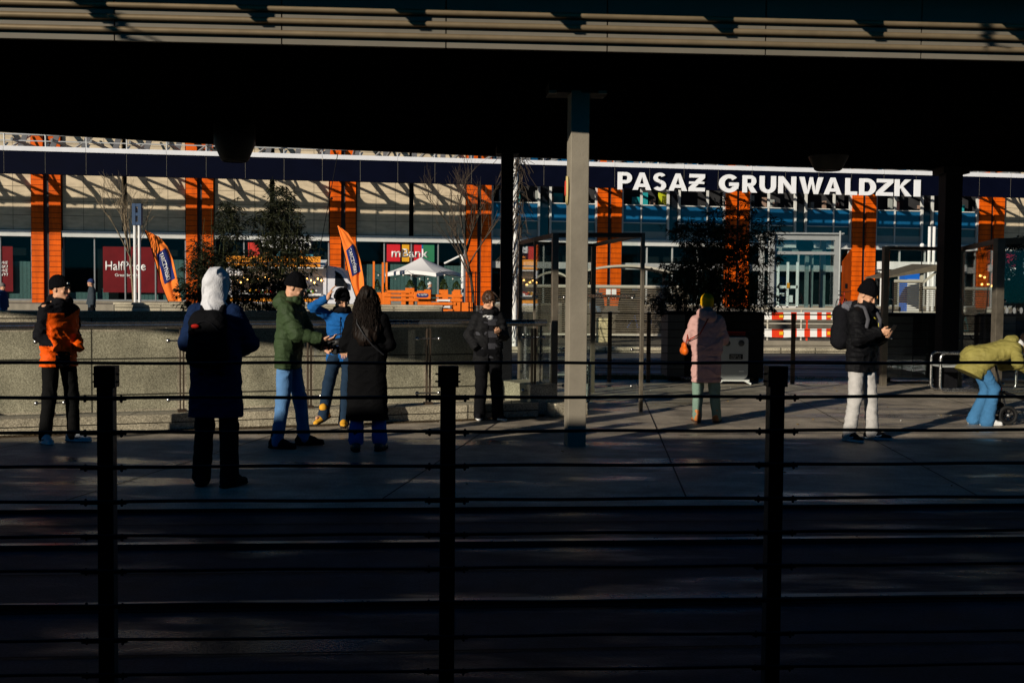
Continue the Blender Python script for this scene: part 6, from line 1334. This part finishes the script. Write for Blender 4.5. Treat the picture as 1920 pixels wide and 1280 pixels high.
jacket(P1, [C_soft, C_or], hem=-.13, chest=.148, waistr=.145, sleeve=(.075, .066, .053), seed=11, amp=.013, matf=mf1, hemr=.160)
hood_down(P1, C_soft, name='hood', seed=4, up_=.045); beanie(P1, C_jet, low=.012, thick=.012, slouch=.02)
m = MB(); c = P1.headc + P1.hf * .102 * P1.s + P1.hu * .062 + P1.hl * -.01; m.box(tuple(c), (.035, .006, .016), R(22)); m.build('cap_badge', M_white, p1, local=True)
shoes(P1, mat('sneaker_white', (.55, .58, .60), .5, noise=(25, .15)), mat('sole_white', (.70, .70, .68), .6), 1.06, mark=mat('sneaker_mark', (.05, .06, .07), .5), boot=.015)
# 2 man in grey hood and long navy coat, from behind
P2 = make_pose(1.80, [(-.13, .06), (.12, .0)], [(-.13, -.30, 1.12), (.15, -.30, 1.10)], elbow=[(-.8, .5, -.6), (.8, .5, -.6)], head_yaw=R(6), head_pitch=.05, toes=(R(-25), R(8)))
p2 = person('man seen from behind in a pale grey hood, long navy coat and dark backpack', spot(405, 910), R(178), P2, hand_cfg={0: dict(palm=(1, 0, -.2), side=(0, 0, 1)), 1: dict(palm=(-1, 0, -.2), side=(0, 0, 1))})
C_navy = cloth('navy_wool', (.005, .016, .055)); trousers(P2, cloth('black_trousers', (.006, .006, .006)), cuff=.075, seed=5, thick=1.05)
jacket(P2, C_navy, hem=-.37, hemr=.185, waistr=.165, chest=.165, sleeve=(.088, .080, .068), seed=21, amp=.008, name='coat', squash=.78)
s = P2.s; c = P2.headc; F = Field(c - .26, c + .26, .0065); A = [P2.hl, P2.hf, P2.hu]; F.ell(c + P2.hu * .025 - P2.hf * .02, (.105, .118, .118), .02, axes=A); F.ell(c + P2.hu * .075 - P2.hf * .055, (.07, .06, .065), .05, axes=A); F.cone(c - P2.hu * .05 - P2.hf * .03, P2.neckb - P2.fw * .03, .098, .10, .04, squash=((0, 1, 0), .9)); F.ell(c + P2.hf * .13, (.07, .07, .09), .02, 'sub', axes=A); F.wrinkle(.013, (8, 8, 9), 8); F.build('hood', cloth('grey_jersey', (.60, .60, .62)), p2)
shoes(P2, C_soft, C_black, 1.1, boot=.04)
bp = thing('backpack', 'black backpack with a small red patch worn over the long navy coat', 'backpack', (p2.location.x, p2.location.y, 1.0)); bp.location = (p2.location.x, p2.location.y, 0); bp.rotation_euler = p2.rotation_euler; WL[bp.name] = Vector(bp.location)
def backpack(root, P_, w, h, d, z_off, m_, seed, x=0, m_trim=None):
    c = P_.chest - P_.fw * (.135 + d / 2) + P_.lf * x + P_.up * z_off; F = Field(c - .36, c + .36, .008)
    F.cone(c - P_.up * (h / 2 - .09) - P_.lf * (w / 2 - .09), c - P_.up * (h / 2 - .09) + P_.lf * (w / 2 - .09), .10, .10, .03, squash=(tuple(P_.fw), d / .2)); F.cone(c + P_.up * (h / 2 - .10) - P_.lf * (w / 2 - .11), c + P_.up * (h / 2 - .10) + P_.lf * (w / 2 - .11), .10, .10, .03, squash=(tuple(P_.fw), d / .2))
    for sg in (-1, 1): F.cone(c - P_.up * (h / 2 - .09) + P_.lf * sg * (w / 2 - .09), c + P_.up * (h / 2 - .10) + P_.lf * sg * (w / 2 - .11), .10, .10, .04, squash=(tuple(P_.fw), d / .2))
    F.ell(c - P_.fw * d * .42 - P_.up * .07, (w * .36, d * .3, h * .24), .02, axes=[P_.lf, P_.fw, P_.up]); F.wrinkle(.006, (10, 10, 12), seed); F.build('pack', m_, root)
    for sg in (-1, 1):
        pts = [c + P_.up * (h / 2 - .06) + P_.lf * sg * .075 + P_.fw * d * .4, P_.sh[(sg + 1) // 2] * .55 + P_.neckb * .45 + P_.up * .065 - P_.fw * .03, P_.sh[(sg + 1) // 2] * .6 + P_.neckb * .4 + P_.up * .055 + P_.fw * .06, P_.chest + P_.lf * sg * .115 + P_.up * .08 + P_.fw * .135, P_.chest + P_.lf * sg * .15 - P_.up * .12 + P_.fw * .11, P_.chest + P_.lf * sg * .19 - P_.up * .16]
        m = MB(); fine = []
        for i in range(len(pts) - 1):
            for t in (0, .33, .66): fine.append(Vector(pts[i] * (1 - t) + pts[i + 1] * t))
        fine.append(Vector(pts[-1])); m.tube(fine, .023, 7); m.build('shoulder_strap', m_trim or m_, root, local=True)
    return c
c = backpack(bp, P2, .31, .44, .16, -.07, C_black, 31)
for dx, dz, sc in ((.07, .10, .05), (.10, .04, .035)): m = MB(); q = c - P2.fw * .10 + V3(dx, 0, dz); m.ball(tuple(q), (sc * .7, .015, sc * .35), 6); m.build('red_patch', mat('patch_red', (.6, .02, .01), .6), bp, local=True)
m = MB(); m.tube([Vector(c - P2.fw * .09 + V3(x, 0, .14 - x * x * 6)) for x in np.linspace(-.12, .12, 9)], .007, 5); m.build('bungee_cord', C_soft, bp, local=True)
# 3 man in green quilted jacket with phone
P3 = make_pose(1.80, [(-.12, .08), (.14, -.12)], [(-.13, -.40, 1.13), (.08, -.36, 1.04)], lean=(0, .06), elbow=[(-.5, .8, -.5), (.5, .8, -.5)], head_yaw=R(4), head_pitch=.40, toes=(R(-8), R(14)), curl=.8)
p3 = person('man in a dark green quilted hooded jacket and black beanie reading his phone', spot(541, 838), R(82), P3, hand_cfg={0: dict(palm=(.2, 0, 1), side=(-1, -.4, 0), d=(.1, -1, -.05), curl=.55), 1: dict(palm=(-.6, 0, .5), side=(0, 0, 1))})
C_green = cloth('green_quilt', (.038, .062, .026), .6); trousers(P3, cloth('blue_denim', (.10, .22, .42), b=(120, .3)), cuff=.062, seed=7, amp=.009, thick=.95)
jacket(P3, C_green, hem=-.13, chest=.175, waistr=.172, hemr=.165, sleeve=(.100, .088, .062), ribs=(.082, .006), seed=33, amp=.009, collar=.085)
hood_down(P3, C_green, r=.10, back=.09, up_=.055, seed=3); beanie(P3, C_jet, low=.012, thick=.013, peak=.01)
shoes(P3, C_soft, C_black, 1.08, boot=.03)
F = Field(P3.wr[1] - .12, P3.wr[1] + .14, .006); hand(F, P3.wr[1], V3(0, -1, -.2), V3(-.6, 0, .5), V3(0, 0, 1), 1.16, .8); F.build('glove', C_black, p3)
q = P3.wr[0] + V3(.03, -.115, .035); place_phone('black phone held out by the man in the green quilted jacket', p3, q, (.1, -1, .25), (0, .25, 1))
cm = thing('camera', 'small black camera held low in the gloved hand of the green jacketed man', 'camera', (0, 0, 0)); mt = Matrix.Translation(p3.location) @ Matrix.Rotation(p3.rotation_euler.z, 4, 'Z'); cm.location = mt @ Vector(P3.wr[1] + V3(0, -.12, -.03)); cm.rotation_euler = p3.rotation_euler
m = MB(); m.box((0, 0, 0), (.13, .06, .085)); m.build('case', M_phone, cm, local=True, bevel=.008); m = MB(); m.lathe([(0, -.11), (.034, -.11), (.036, -.03), (.03, 0)], (0, 0, 0), 16, axis='y'); m.build('lens', M_phone, cm, local=True)
# 4 man in blue leaning on the handrail, one hand to his head
P4 = make_pose(1.70, [(-.13, -.36), (.08, -.20)], [(-.105, -.19, 1.545), (.10, -.20, .93)], lean=(.02, .14), hip=(0, .13, .86), elbow=[(-1.0, -.25, -.15), (.6, .7, -.3)], head_yaw=R(34), head_pitch=.50, toes=(R(-32), R(6)), footz=(.09, .0), footpitch=(.32, 0), knee=[(-.45, -1, .2), (.1, -1, 0)], curl=.35)
p4 = person('man in a bright blue fleece leaning on the handrail with a hand on his beanie', spot(638, 800, 0), R(-2), P4, hand_cfg={0: dict(palm=(1, .25, -.35), side=(0, -1, .3), d=(.35, .15, .95), curl=.3), 1: dict(palm=(0, .3, -1), side=(-1, 0, 0), d=(0, -1, -.5))})
C_blue = cloth('blue_fleece', (.010, .10, .32)); trousers(P4, cloth('navy_trousers', (.012, .028, .055)), cuff=.066, seed=9, low=.05)
jacket(P4, C_blue, hem=-.10, sleeve=(.068, .062, .046), seed=44, amp=.010, collar=.07, cuff_back=.05); beanie(P4, C_jet, low=.010, thick=.014)
shoes(P4, mat('boot_yellow', (.68, .34, .03), .7, noise=(15, .15)), mat('boot_sole', (.035, .028, .02), .7), 1.04, boot=.05)
s = P4.s; m = MB(); m.tube([Vector(P4.chest + P4.fw * .128 + V3(.0, 0, -.12)), Vector(P4.chest + P4.fw * .125 + V3(-.0, 0, .14))], .005, 5); m.build('zip', M_black, p4, local=True)
F = Field(P4.neckb - .18, P4.neckb + .18, .007); [F.cone(P4.neckb + V3(.075 * math.cos(a), .075 * math.sin(a) - .02, .035), P4.neckb + V3(.075 * math.cos(a + .6), .075 * math.sin(a + .6) - .02, .035), .032, .032, .02) for a in np.arange(0, 6.3, .6)]; F.wrinkle(.006, (15, 15, 20), 3); F.build('scarf', C_soft, p4)
bg = thing('belt_bag', 'black leather hip bag worn across the blue fleece', 'bag', p4.location); bg.rotation_euler = p4.rotation_euler; q = P4.waist + P4.fw * .17 + V3(-.07, 0, .02); F = Field(q - .2, q + .2, .007); F.cone(q + V3(-.07, 0, .0), q + V3(.07, 0, .03), .062, .062, .02, squash=((0, 1, 0), .7)); F.wrinkle(.004, (14, 14, 14), 6); F.build('pouch', mat('black_leather', (.012, .011, .010), .3, noise=(12, .2), spec=.5), bg)
m = MB(); m.tube([Vector(q + V3(-.07, 0, .05)), Vector(P4.waist + V3(-.17, -.02, .12)), Vector(P4.neckb + V3(.08, -.03, .02)), Vector(P4.chest + V3(.17, -.04, -.05)), Vector(q + V3(.08, 0, .07))], .010, 6); m.build('strap', C_black, bg, local=True)
# 5 woman in long black coat, from behind
P5 = make_pose(1.68, [(-.13, .0), (.11, .04)], [(-.11, -.24, 1.06), (.12, -.24, 1.04)], elbow=[(-.5, .6, -.6), (.5, .6, -.6)], head_yaw=R(-10), head_pitch=.22, toes=(R(-18), R(10)))
p5 = person('woman seen from behind in a long black coat with loose dark wavy hair', spot(688, 845), R(184), P5, hand_cfg={0: dict(palm=(.4, 0, 1), side=(-1, 0, 0)), 1: dict(palm=(-.4, 0, 1), side=(1, 0, 0))}); C_coat = cloth('black_wool', (.0035, .0035, .004))
trousers(P5, cloth('bright_denim', (.02, .13, .42)), cuff=.082, seed=12, thick=.92, waist_up=-.02, low=.13); jacket(P5, C_coat, hem=-.60, hemr=.188, waistr=.165, chest=.152, sleeve=(.086, .078, .068), seed=51, amp=.007, name='coat', squash=.78)
shoes(P5, mat('black_boot', (.012, .011, .011), .35, spec=.4), C_black, 1.05, boot=.09)
def long_hair(P_, m_, length=.36, seed=3, w=.115, front=True, top=.02):
    c, f, u, l, s = P_.headc, P_.hf, P_.hu, P_.hl, P_.s; F = Field(c - V3(.3, .3, .55), c + V3(.3, .3, .22), .0075); A = [l, f, u]; F.ell(c + u * .035 * s - f * .018 * s, (.090 * s, .103 * s, .098 * s), .01, axes=A)
    b = c - f * .06 * s - V3(0, 0, .08); e = b - V3(0, 0, length * .8) + P_.fw * -.06; F.cone(b, e, .085 * s, w, .05, squash=(tuple(f), .62))
    for sg in (-1, 1): F.cone(c + l * sg * .06 * s - f * .01, b + l * sg * .10 - V3(0, 0, length * .62) + f * .0, .045 * s, .06, .05)
    F.ell(c + f * .115 * s - u * .02 * s, (.062 * s, .06 * s, .095 * s), .012, 'sub', axes=A); F.wrinkle(.014, (22, 22, 5), seed); o = F.build('hair', m_, P_.root)
    rr = random.Random(seed); m = MB()
    for i in range(620):
        a = rr.uniform(-.15, math.pi + .15); x = math.cos(a) * .105; st_ = V3(*c) + l * x * s - f * math.sin(a) * .085 * s + u * rr.uniform(-.06, .05); pts = [Vector(st_)]; L_ = length * rr.uniform(.75, 1.12)
        for k in range(1, 8): t = k / 7; pts.append(Vector(st_ - V3(0, 0, L_ * t) + l * (x * .55 * t + .018 * math.sin(t * rr.uniform(7, 12) + i)) - f * (.035 + .05 * math.sin(a)) * math.sin(t * 2.2) + V3(rr.uniform(-.006, .006), rr.uniform(-.006, .006), 0)))
        m.tube(pts, [.002, .003, .003, .003, .0025, .0025, .002, .0008], 3, caps=False)
    m.build('strands', m_, o, local=True); return o
M_hairdk = mat('dark_hair', (.009, .005, .003), .6, noise=(30, .4), spec=.15); long_hair(P5, M_hairdk)
m = MB(); m.tube([Vector(P5.neckb + V3(.10, .05, .02)), Vector(P5.neckb + V3(.095, .13, -.09)), Vector(P5.chest + V3(.03, .168, -.02)), Vector(P5.waist + V3(-.06, .165, .08)), Vector(P5.waist + V3(-.17, .10, -.02))], .008, 6); m.build('bag_strap', mat('strap_grey', (.02, .02, .022), .5, spec=.3), p5, local=True)
# 6 boy with phone, open black jacket over striped top
P6 = make_pose(1.64, [(-.10, .02), (.12, -.06)], [(-.17, -.11, .90), (.06, -.27, 1.12)], lean=(0, .03), elbow=[(-.6, .8, -.2), (.5, .5, -.6)], head_yaw=R(14), head_pitch=.34, toes=(R(-16), R(20)), curl=.7)
p6 = person('teenage boy in a black open jacket looking down at a phone by the handrail', spot(914, 786), R(14), P6, show_hand=(False, True), hand_cfg={1: dict(palm=(-.3, .3, 1), side=(1, 0, .2), d=(-.25, -1, .1), curl=.6)})
trousers(P6, C_black, cuff=.078, seed=15, thick=1.12, amp=.01, low=.055)
C_str = cloth('striped_jersey', (.05, .05, .058)); C_str2 = cloth('striped_jersey_dark', (.012, .012, .014))
jacket(P6, [C_str, C_str2], hem=-.09, chest=.158, waistr=.155, hemr=.155, arms=False, seed=61, amp=.004, name='jersey', matf=lambda x, y, z: ((np.floor(z / .075)) % 2).astype(int))
def mf6(x, y, z): return np.zeros(len(x), int)
s = P6.s; J = jacket(P6, cloth('black_padded', (.011, .011, .012), .6), hem=-.14, chest=.165, waistr=.162, hemr=.17, sleeve=(.088, .078, .060), seed=62, amp=.010, ribs=(.13, .004), collar=.08)
bm = bmesh.new(); bm.from_mesh(J.data); dl = [f for f in bm.faces if (lambda c: c.y < -.055 and abs(c.x - .02) < .052 + .02 * (c.z - 1.1) and c.z < 1.47)(f.calc_center_median())]; bmesh.ops.delete(bm, geom=dl, context='FACES'); bm.to_mesh(J.data); bm.free()
hood_down(P6, cloth('black_padded', (.011, .011, .012), .6), r=.075, up_=.03, seed=8); F = Field(P6.neckb - .15, P6.neckb + .12, .006); F.cone(P6.neckb - V3(0, .05, .05), P6.neckb + V3(0, -.035, .015), .062, .055, .02); F.build('white_collar', cloth('white_tee', (.72, .72, .72)), p6)
def short_hair(P_, m_, seed=2, fringe=.04, vol=.014):
    c, f, u, l, s = P_.headc, P_.hf, P_.hu, P_.hl, P_.s; F = Field(c - .2, c + .22, .006); A = [l, f, u]; F.ell(c + u * .038 * s - f * .012 * s, ((.077 + vol) * s, (.096 + vol) * s, (.087 + vol) * s), .01, axes=A); F.ell(c - u * .075 * s + f * .06 * s, (.085 * s, .085 * s, .095 * s), .012, 'sub', axes=A); F.ell(c + f * .115 * s + u * .004 * s, (.066 * s, .056 * s, .052 * s), .008, 'sub', axes=A)
    F.clip(c - u * .055 * s, -(u)); F.wrinkle(.006, (40, 40, 10), seed); o = F.build('hair', m_, P_.root); rr = random.Random(seed); m = MB()
    for i in range(200):
        a, b = rr.choice((-1, 1)) * rr.uniform(.7, math.pi), rr.uniform(.25, 1.35); b = b if abs(a) > 1 else b * .62; d = l * math.sin(a) * math.sin(b) + f * math.cos(a) * math.sin(b) + u * math.cos(b); st_ = c + u * .038 * s + d * .10 * s * rr.uniform(.9, 1.0); g = unit(f * .8 + l * .35 - u * .4 + d * .5); pts = [Vector(st_), Vector(st_ + g * .02), Vector(st_ + g * .035 - u * .012)]; m.tube(pts, [.0035, .003, .001], 3, caps=False)
    m.build('strands', m_, o, local=True)
short_hair(P6, mat('brown_hair', (.05, .022, .010), .5, noise=(30, .4), spec=.35), fringe=.03, vol=.018)
shoes(P6, C_soft, M_white, 1.03); q = P6.wr[1] + V3(-.04, -.085, .045); place_phone('black phone in the hand of the boy by the handrail', p6, q, (-.3, -.75, .55), (0, .6, .8))
m = MB(); [m.beam(Vector(P6.chest + V3(-.105 - .0, -.148, .12 + k * .012)), Vector(P6.chest + V3(-.06, -.155, .135 + k * .012)), .006, .004, up=(0, 1, 0)) for k in range(2)]; m.build('chest_print', M_white, p6, local=True)
# 7 woman in pink padded coat and yellow beanie, from behind
P7 = make_pose(1.62, [(-.13, .03), (.11, .0)], [(-.08, -.24, 1.02), (.08, -.24, 1.00)], elbow=[(-.6, .4, -.5), (.6, .4, -.5)], head_yaw=R(0), head_pitch=.25, toes=(R(-30), R(4)))
p7 = person('woman seen from behind in a long pale pink padded coat and yellow beanie', spot(1323, 791), R(183), P7); C_pink = cloth('pink_quilt', (.50, .29, .26), .65)
trousers(P7, cloth('sage_trousers', (.16, .24, .19)), cuff=.062, seed=18, thick=1.08); jacket(P7, C_pink, hem=-.38, hemr=.168, waistr=.175, chest=.17, sleeve=(.096, .088, .070), ribs=(.14, .007), seed=71, amp=.008, name='coat', squash=.86)
hood_down(P7, C_pink, r=.095, back=.085, up_=.05, seed=14); beanie(P7, cloth('yellow_knit', (.78, .42, .008), b=(150, .6)), low=-.035, thick=.010, peak=.0); shoes(P7, mat('boot_brown', (.42, .14, .03), .5, noise=(15, .15), spec=.3), mat('boot_heel', (.08, .03, .015), .6), 1.0, boot=.06)
hb = thing('handbag', 'small orange leather shoulder bag hanging at the left side of the pink coat', 'bag', p7.location); hb.rotation_euler = p7.rotation_euler; q = V3(.285, -.02, .93); F = Field(q - .2, q + .2, .007); F.cone(q + V3(0, -.07, -.03), q + V3(0, .07, -.03), .052, .052, .02, squash=((1, 0, 0), .75)); F.cone(q + V3(0, -.04, .04), q + V3(0, .04, .04), .035, .035, .03, squash=((1, 0, 0), .7)); F.build('pouch', mat('orange_leather', (.72, .13, .006), .45, noise=(10, .1), spec=.3), hb)
m = MB(); m.tube([Vector(q + V3(0, -.07, .03)), Vector(q + V3(-.03, -.05, .14)), Vector(q + V3(-.04, .0, .19)), Vector(q + V3(-.03, .05, .14)), Vector(q + V3(0, .07, .03))], .007, 6); m.tube([Vector(q + V3(-.03, .06, .1)), Vector(P7.chest + V3(.13, .185, -.05)), Vector(P7.neckb + V3(.02, .15, -.02)), Vector(P7.neckb + V3(-.08, .08, .03))], .008, 6); m.build('strap', mat('red_strap', (.30, .03, .01), .5), hb, local=True)
# 8 man in black jacket and beanie with phone
P8 = make_pose(1.77, [(-.16, .03), (.15, -.06)], [(-.045, -.255, 1.225), (.045, -.25, 1.20)], lean=(0, .03), elbow=[(-.75, .5, -.6), (.75, .5, -.6)], head_yaw=R(10), head_pitch=.55, toes=(R(-14), R(24)), curl=.8)
p8 = person('man in a black jacket, black beanie and pale jeans typing on a phone at right', spot(1612, 825), R(40), P8, hand_cfg={0: dict(palm=(.9, 0, .4), side=(0, -.2, 1), d=(.25, -1, -.1), curl=.75), 1: dict(palm=(-.9, 0, .4), side=(0, -.2, 1), d=(-.25, -1, -.1), curl=.75)})
M_pj = cloth('pale_denim', (.46, .44, .42), b=(120, .3)); trousers(P8, M_pj, cuff=.070, seed=22, thick=1.02, amp=.010); jacket(P8, cloth('black_shell', (.007, .007, .008), .55), hem=-.16, chest=.178, waistr=.175, hemr=.175, sleeve=(.098, .086, .062), seed=81, amp=.013, collar=.09)
hood_down(P8, C_soft, r=.08, up_=.04, seed=17); beanie(P8, C_jet, low=.012, thick=.014, peak=.028, slouch=.015); F = Field(P8.neckb - .16, P8.neckb + .18, .007); F.cone(P8.neckb, P8.neckb + P8.up * .06 + P8.fw * .015, .075, .070, .02); F.wrinkle(.005, (12, 12, 24), 3); F.build('neck_tube', C_jet, p8)
shoes(P8, C_soft, mat('sole_pale', (.45, .50, .52), .5), 1.10, mark=mat('shoe_mark', (.32, .45, .55), .5)); q = (P8.wr[0] + P8.wr[1]) / 2 + V3(0, -.115, .025); place_phone('dark phone in both hands of the black jacketed man on the right', p8, q, (0, -.55, .85), (0, .85, .55))
m = MB(); c = P8.headc + P8.hf * .115 + P8.hu * .045 + P8.hl * .012; m.box(tuple(c), (.03, .008, .03), R(10)); m.build('hat_patch', mat('patch_tan', (.40, .16, .03), .6), p8, local=True)
m = MB(); c = P8.chest + P8.fw * .150 + V3(-.02, 0, .10); m.beam(Vector(c), Vector(c + V3(.03, 0, -.012)), .012, .004, up=(0, 1, 0)); c = P8.chest + P8.fw * .150 + V3(.07, -.0, .04); m.beam(Vector(c), Vector(c + V3(.004, 0, -.09)), .007, .004, up=(0, 1, 0)); m.build('yellow_prints', mat('print_yellow', (.7, .6, .05), .6), p8, local=True)
bp = thing('backpack', 'grey and black backpack on the back of the pale jeaned man at right', 'backpack', p8.location); bp.rotation_euler = p8.rotation_euler; backpack(bp, P8, .33, .48, .2, -.02, C_soft, 91, m_trim=cloth('grey_strap', (.075, .075, .085)))
F = Field(P8.neckb - .3, P8.neckb + .2, .008); q = P8.chest - P8.fw * .21 + P8.up * .20; F.ell(q, (.13, .11, .07), .03); F.wrinkle(.01, (16, 16, 16), 5); F.build('grey_roll', cloth('grey_fleece', (.13, .13, .15)), bp)
# 9 person bending over a stroller
P9 = make_pose(1.68, [(-.10, -.02), (.10, .06)], [(-.25, -.47, .70), (.20, -.56, .74)], lean=(0, 2.9), hip=(0, .10, .83), elbow=[(-1.0, .75, -.3), (.6, .9, -.5)], head_yaw=0, head_pitch=.9, toes=(R(-4), R(6)), knee=[(0, -1, 0), (0, -1, 0)])
p9 = person('person in an olive parka and blue jeans bent double over a stroller', spot(1842, 796), R(88), P9); C_olive = cloth('olive_shell', (.27, .235, .065), .6)
trousers(P9, cloth('mid_denim', (.045, .15, .30), b=(120, .3)), cuff=.092, seed=25, thick=.95, amp=.010, low=.055, waist_up=-.03); jacket(P9, C_olive, hem=-.20, hem_pt=P9.pel + V3(0, .095, -.19), chest=.165, waistr=.175, hemr=.20, sleeve=(.086, .080, .062), seed=95, amp=.009, collar=.09, name='parka', squash=.92)
hood_down(P9, C_olive, r=.09, back=.07, up_=.02, seed=19); short_hair(P9, M_hairdk, seed=9, vol=.02); shoes(P9, mat('sneaker_clean', (.78, .78, .76), .5), mat('sole_white', (.70, .70, .68), .6), 1.04)
F = Field(P9.neckb - .2, P9.neckb + .2, .007); F.cone(P9.neckb - P9.up * .01, P9.neckb + P9.up * .05, .082, .078, .02); F.build('white_collar', cloth('white_fleece', (.75, .75, .74)), p9)
# 10 stroller
sx, sy, _ = spot(1905, 797); st = thing('stroller', 'black three wheeled stroller with a red tag, cut by the right picture edge', 'stroller', (sx, sy, 0)); M_tyre = mat('tyre', (.015, .015, .015), .7); M_chr = mat('hub_steel', (.30, .30, .30), .35, metal=.8)
def wheel(cx_, cy_, r):
    m = MB(); m.tube([(cx_ + (r - .022) * math.cos(t), cy_, r + (r - .022) * math.sin(t)) for t in np.linspace(0, 6.283, 29)[:-1]], .022, 8, closed=True); w_ = m.build('wheel', M_tyre, st); m = MB(); m.tube([(cx_ + (r - .05) * math.cos(t), cy_, r + (r - .05) * math.sin(t)) for t in np.linspace(0, 6.283, 25)[:-1]], .009, 6, closed=True)
    for k in range(6): t = k * 1.047; m.tube([(cx_, cy_, r), (cx_ + (r - .05) * math.cos(t), cy_, r + (r - .05) * math.sin(t))], .008, 5)
    m.build('rim', M_black, w_); m = MB(); m.lathe([(0, -.03), (.022, -.03), (.022, .03), (0, .03)], (cx_, cy_, r), 12, axis='y'); m.build('hub', M_chr, w_)
wheel(sx - .105, sy, .125); wheel(sx - .105 + .1, sy + .55, .125); wheel(sx + .75, sy + .28, .10)
for (a, b) in (((sx - .10, sy + .03, .125), (sx - .28, sy + .03, .80)), ((sx - .02, sy + .52, .125), (sx - .22, sy + .5, .80)), ((sx - .28, sy + .03, .80), (sx - .34, sy + .05, .98)), ((sx - .22, sy + .5, .80), (sx - .32, sy + .48, .98)), ((sx - .16, sy + .03, .42), (sx + .75, sy + .22, .14)), ((sx - .14, sy + .5, .42), (sx + .75, sy + .34, .14))):
    m = MB(); m.tube([a, b], .014, 8); m.build('frame_tube', M_phone, st)
m = MB(); m.tube([(sx - .34, sy + .05, .98), (sx - .36, sy + .27, 1.0), (sx - .32, sy + .48, .98)], .018, 8); m.build('handle', M_black, st)
F = Field((sx - .4, sy - .1, .2), (sx + .7, sy + .65, 1.2), .012); F.cone((sx - .12, sy + .27, .80), (sx + .05, sy + .27, .45), .20, .19, .08, squash=((1, .0, .4), .55)); F.cone((sx + .05, sy + .27, .42), (sx + .45, sy + .27, .46), .18, .15, .06, squash=((0, 0, 1), .6)); F.cone((sx + .0, sy + .1, .95), (sx + .0, sy + .44, .95), .16, .16, .05); F.wrinkle(.012, (9, 9, 9), 4); F.build('seat_shell', cloth('stroller_cloth', (.014, .014, .016), .6), st)
F = Field((sx - .25, sy - .05, .1), (sx + .6, sy + .6, .5), .012); F.cone((sx - .02, sy + .27, .26), (sx + .34, sy + .27, .25), .12, .10, .05, squash=((0, 0, 1), .7)); F.wrinkle(.015, (9, 9, 9), 6); F.build('basket', cloth('basket_cloth', (.018, .017, .016), .7), st)
m = MB(); m.box((sx - .215, sy + .015, .46), (.055, .04, .035), .0); m.build('red_tag', mat('tag_red', (.65, .03, .03), .6), st, bevel=.006)
ch = thing('blanket', 'teal patterned blanket in the stroller at the right picture edge', 'blanket', (sx + .1, sy + .2, .8)); F = Field((sx - .1, sy - .1, .4), (sx + .6, sy + .6, 1.2), .011); F.ell((sx + .13, sy + .08, .92), (.13, .17, .22), .04); F.ell((sx + .20, sy + .10, .72), (.14, .17, .16), .05); F.wrinkle(.022, (10, 10, 10), 7)
F.build('cloth', [cloth('teal_print', (.03, .20, .22), n=(30, .8)), cloth('teal_dark', (.01, .06, .08)), cloth('pale_print', (.45, .50, .46))], ch, lambda x, y, z: np.clip((vnoise(x * 28, y * 28, z * 28, 3) * 2.2 + .7).astype(int), 0, 2))
fb = thing('shopping_bundle', 'cream and brown cloth bundle stuffed in the stroller basket', 'bundle', (sx + .2, sy + .1, .3)); F = Field((sx - .1, sy - .1, .1), (sx + .6, sy + .5, .6), .011); F.cone((sx + .03, sy + .08, .36), (sx + .33, sy + .1, .33), .05, .07, .04); F.wrinkle(.015, (14, 14, 14), 9); F.build('cloth', [cloth('cream_cloth', (.6, .5, .36)), cloth('brown_cloth', (.2, .08, .03))], fb, lambda x, y, z: (z < .33).astype(int))
# distant people
def far_person(lab, px, py_feet_z, Y, yaw, H, top, hat, legs, hat_kind='beanie', seed=1):
    q = P(px, 560, Y); P_ = make_pose(H, [(-.10, -.10), (.10, .12)], [(-.24, -.12, .82), (.24, .0, .80)], toes=(0, 0)); pr = person(lab, (q.x, q.y, py_feet_z), yaw, P_, res=.016, fine=.012, show_hand=(False, False)); trousers(P_, legs, seed=seed); jacket(P_, top, hem=-.14, sleeve=(.085, .075, .06), seed=seed, res=.014, chest=.17, waistr=.17, hemr=.172)
    beanie(P_, hat, low=.012, thick=.014); shoes(P_, C_soft, C_black); return pr, P_
far_person('distant man in a dark grey jacket, blue beanie and backpack walking on the plaza', 172, .1, 40, R(-60), 1.84, cloth('slate_coat', (.035, .045, .055)), cloth('blue_knit', (.03, .05, .14)), C_black, seed=3)
far_person('distant person in a navy jacket and grey cap cut by the left picture edge', 4, .1, 38, R(70), 1.66, cloth('navy_puffer', (.01, .035, .11)), cloth('grey_cap', (.16, .15, .14)), C_black, seed=4)
far_person('distant person in a pale blue jacket behind the slats, right of the concrete column', 1119, .1, 41.5, R(150), 1.80, cloth('denim_coat', (.06, .12, .20)), cloth('navy_cap', (.02, .04, .08)), C_black, seed=5)
far_person('distant person in a white cap behind the slatted wall', 1190, .1, 42.0, R(170), 1.74, C_soft, cloth('white_cap', (.8, .8, .8)), C_black, seed=6)
far_person('distant dark clothed person behind the slats, left of the white capped one', 1172, .1, 42.3, R(190), 1.70, C_soft, C_jet, C_black, seed=8)
far_person('distant person in dark blue with brown hair behind the slats by the bamboo', 1236, .1, 42.2, R(120), 1.72, cloth('dusk_coat', (.02, .035, .08)), cloth('brown_knit', (.10, .04, .02)), C_black, seed=7)
pr, _p = far_person('seated customer in a white hooded jacket behind the orange terrace fence', 805, .55, 44.6, R(80), 1.42, cloth('white_puffer', (.72, .70, .66)), cloth('white_hood', (.72, .70, .66)), C_black, seed=9)
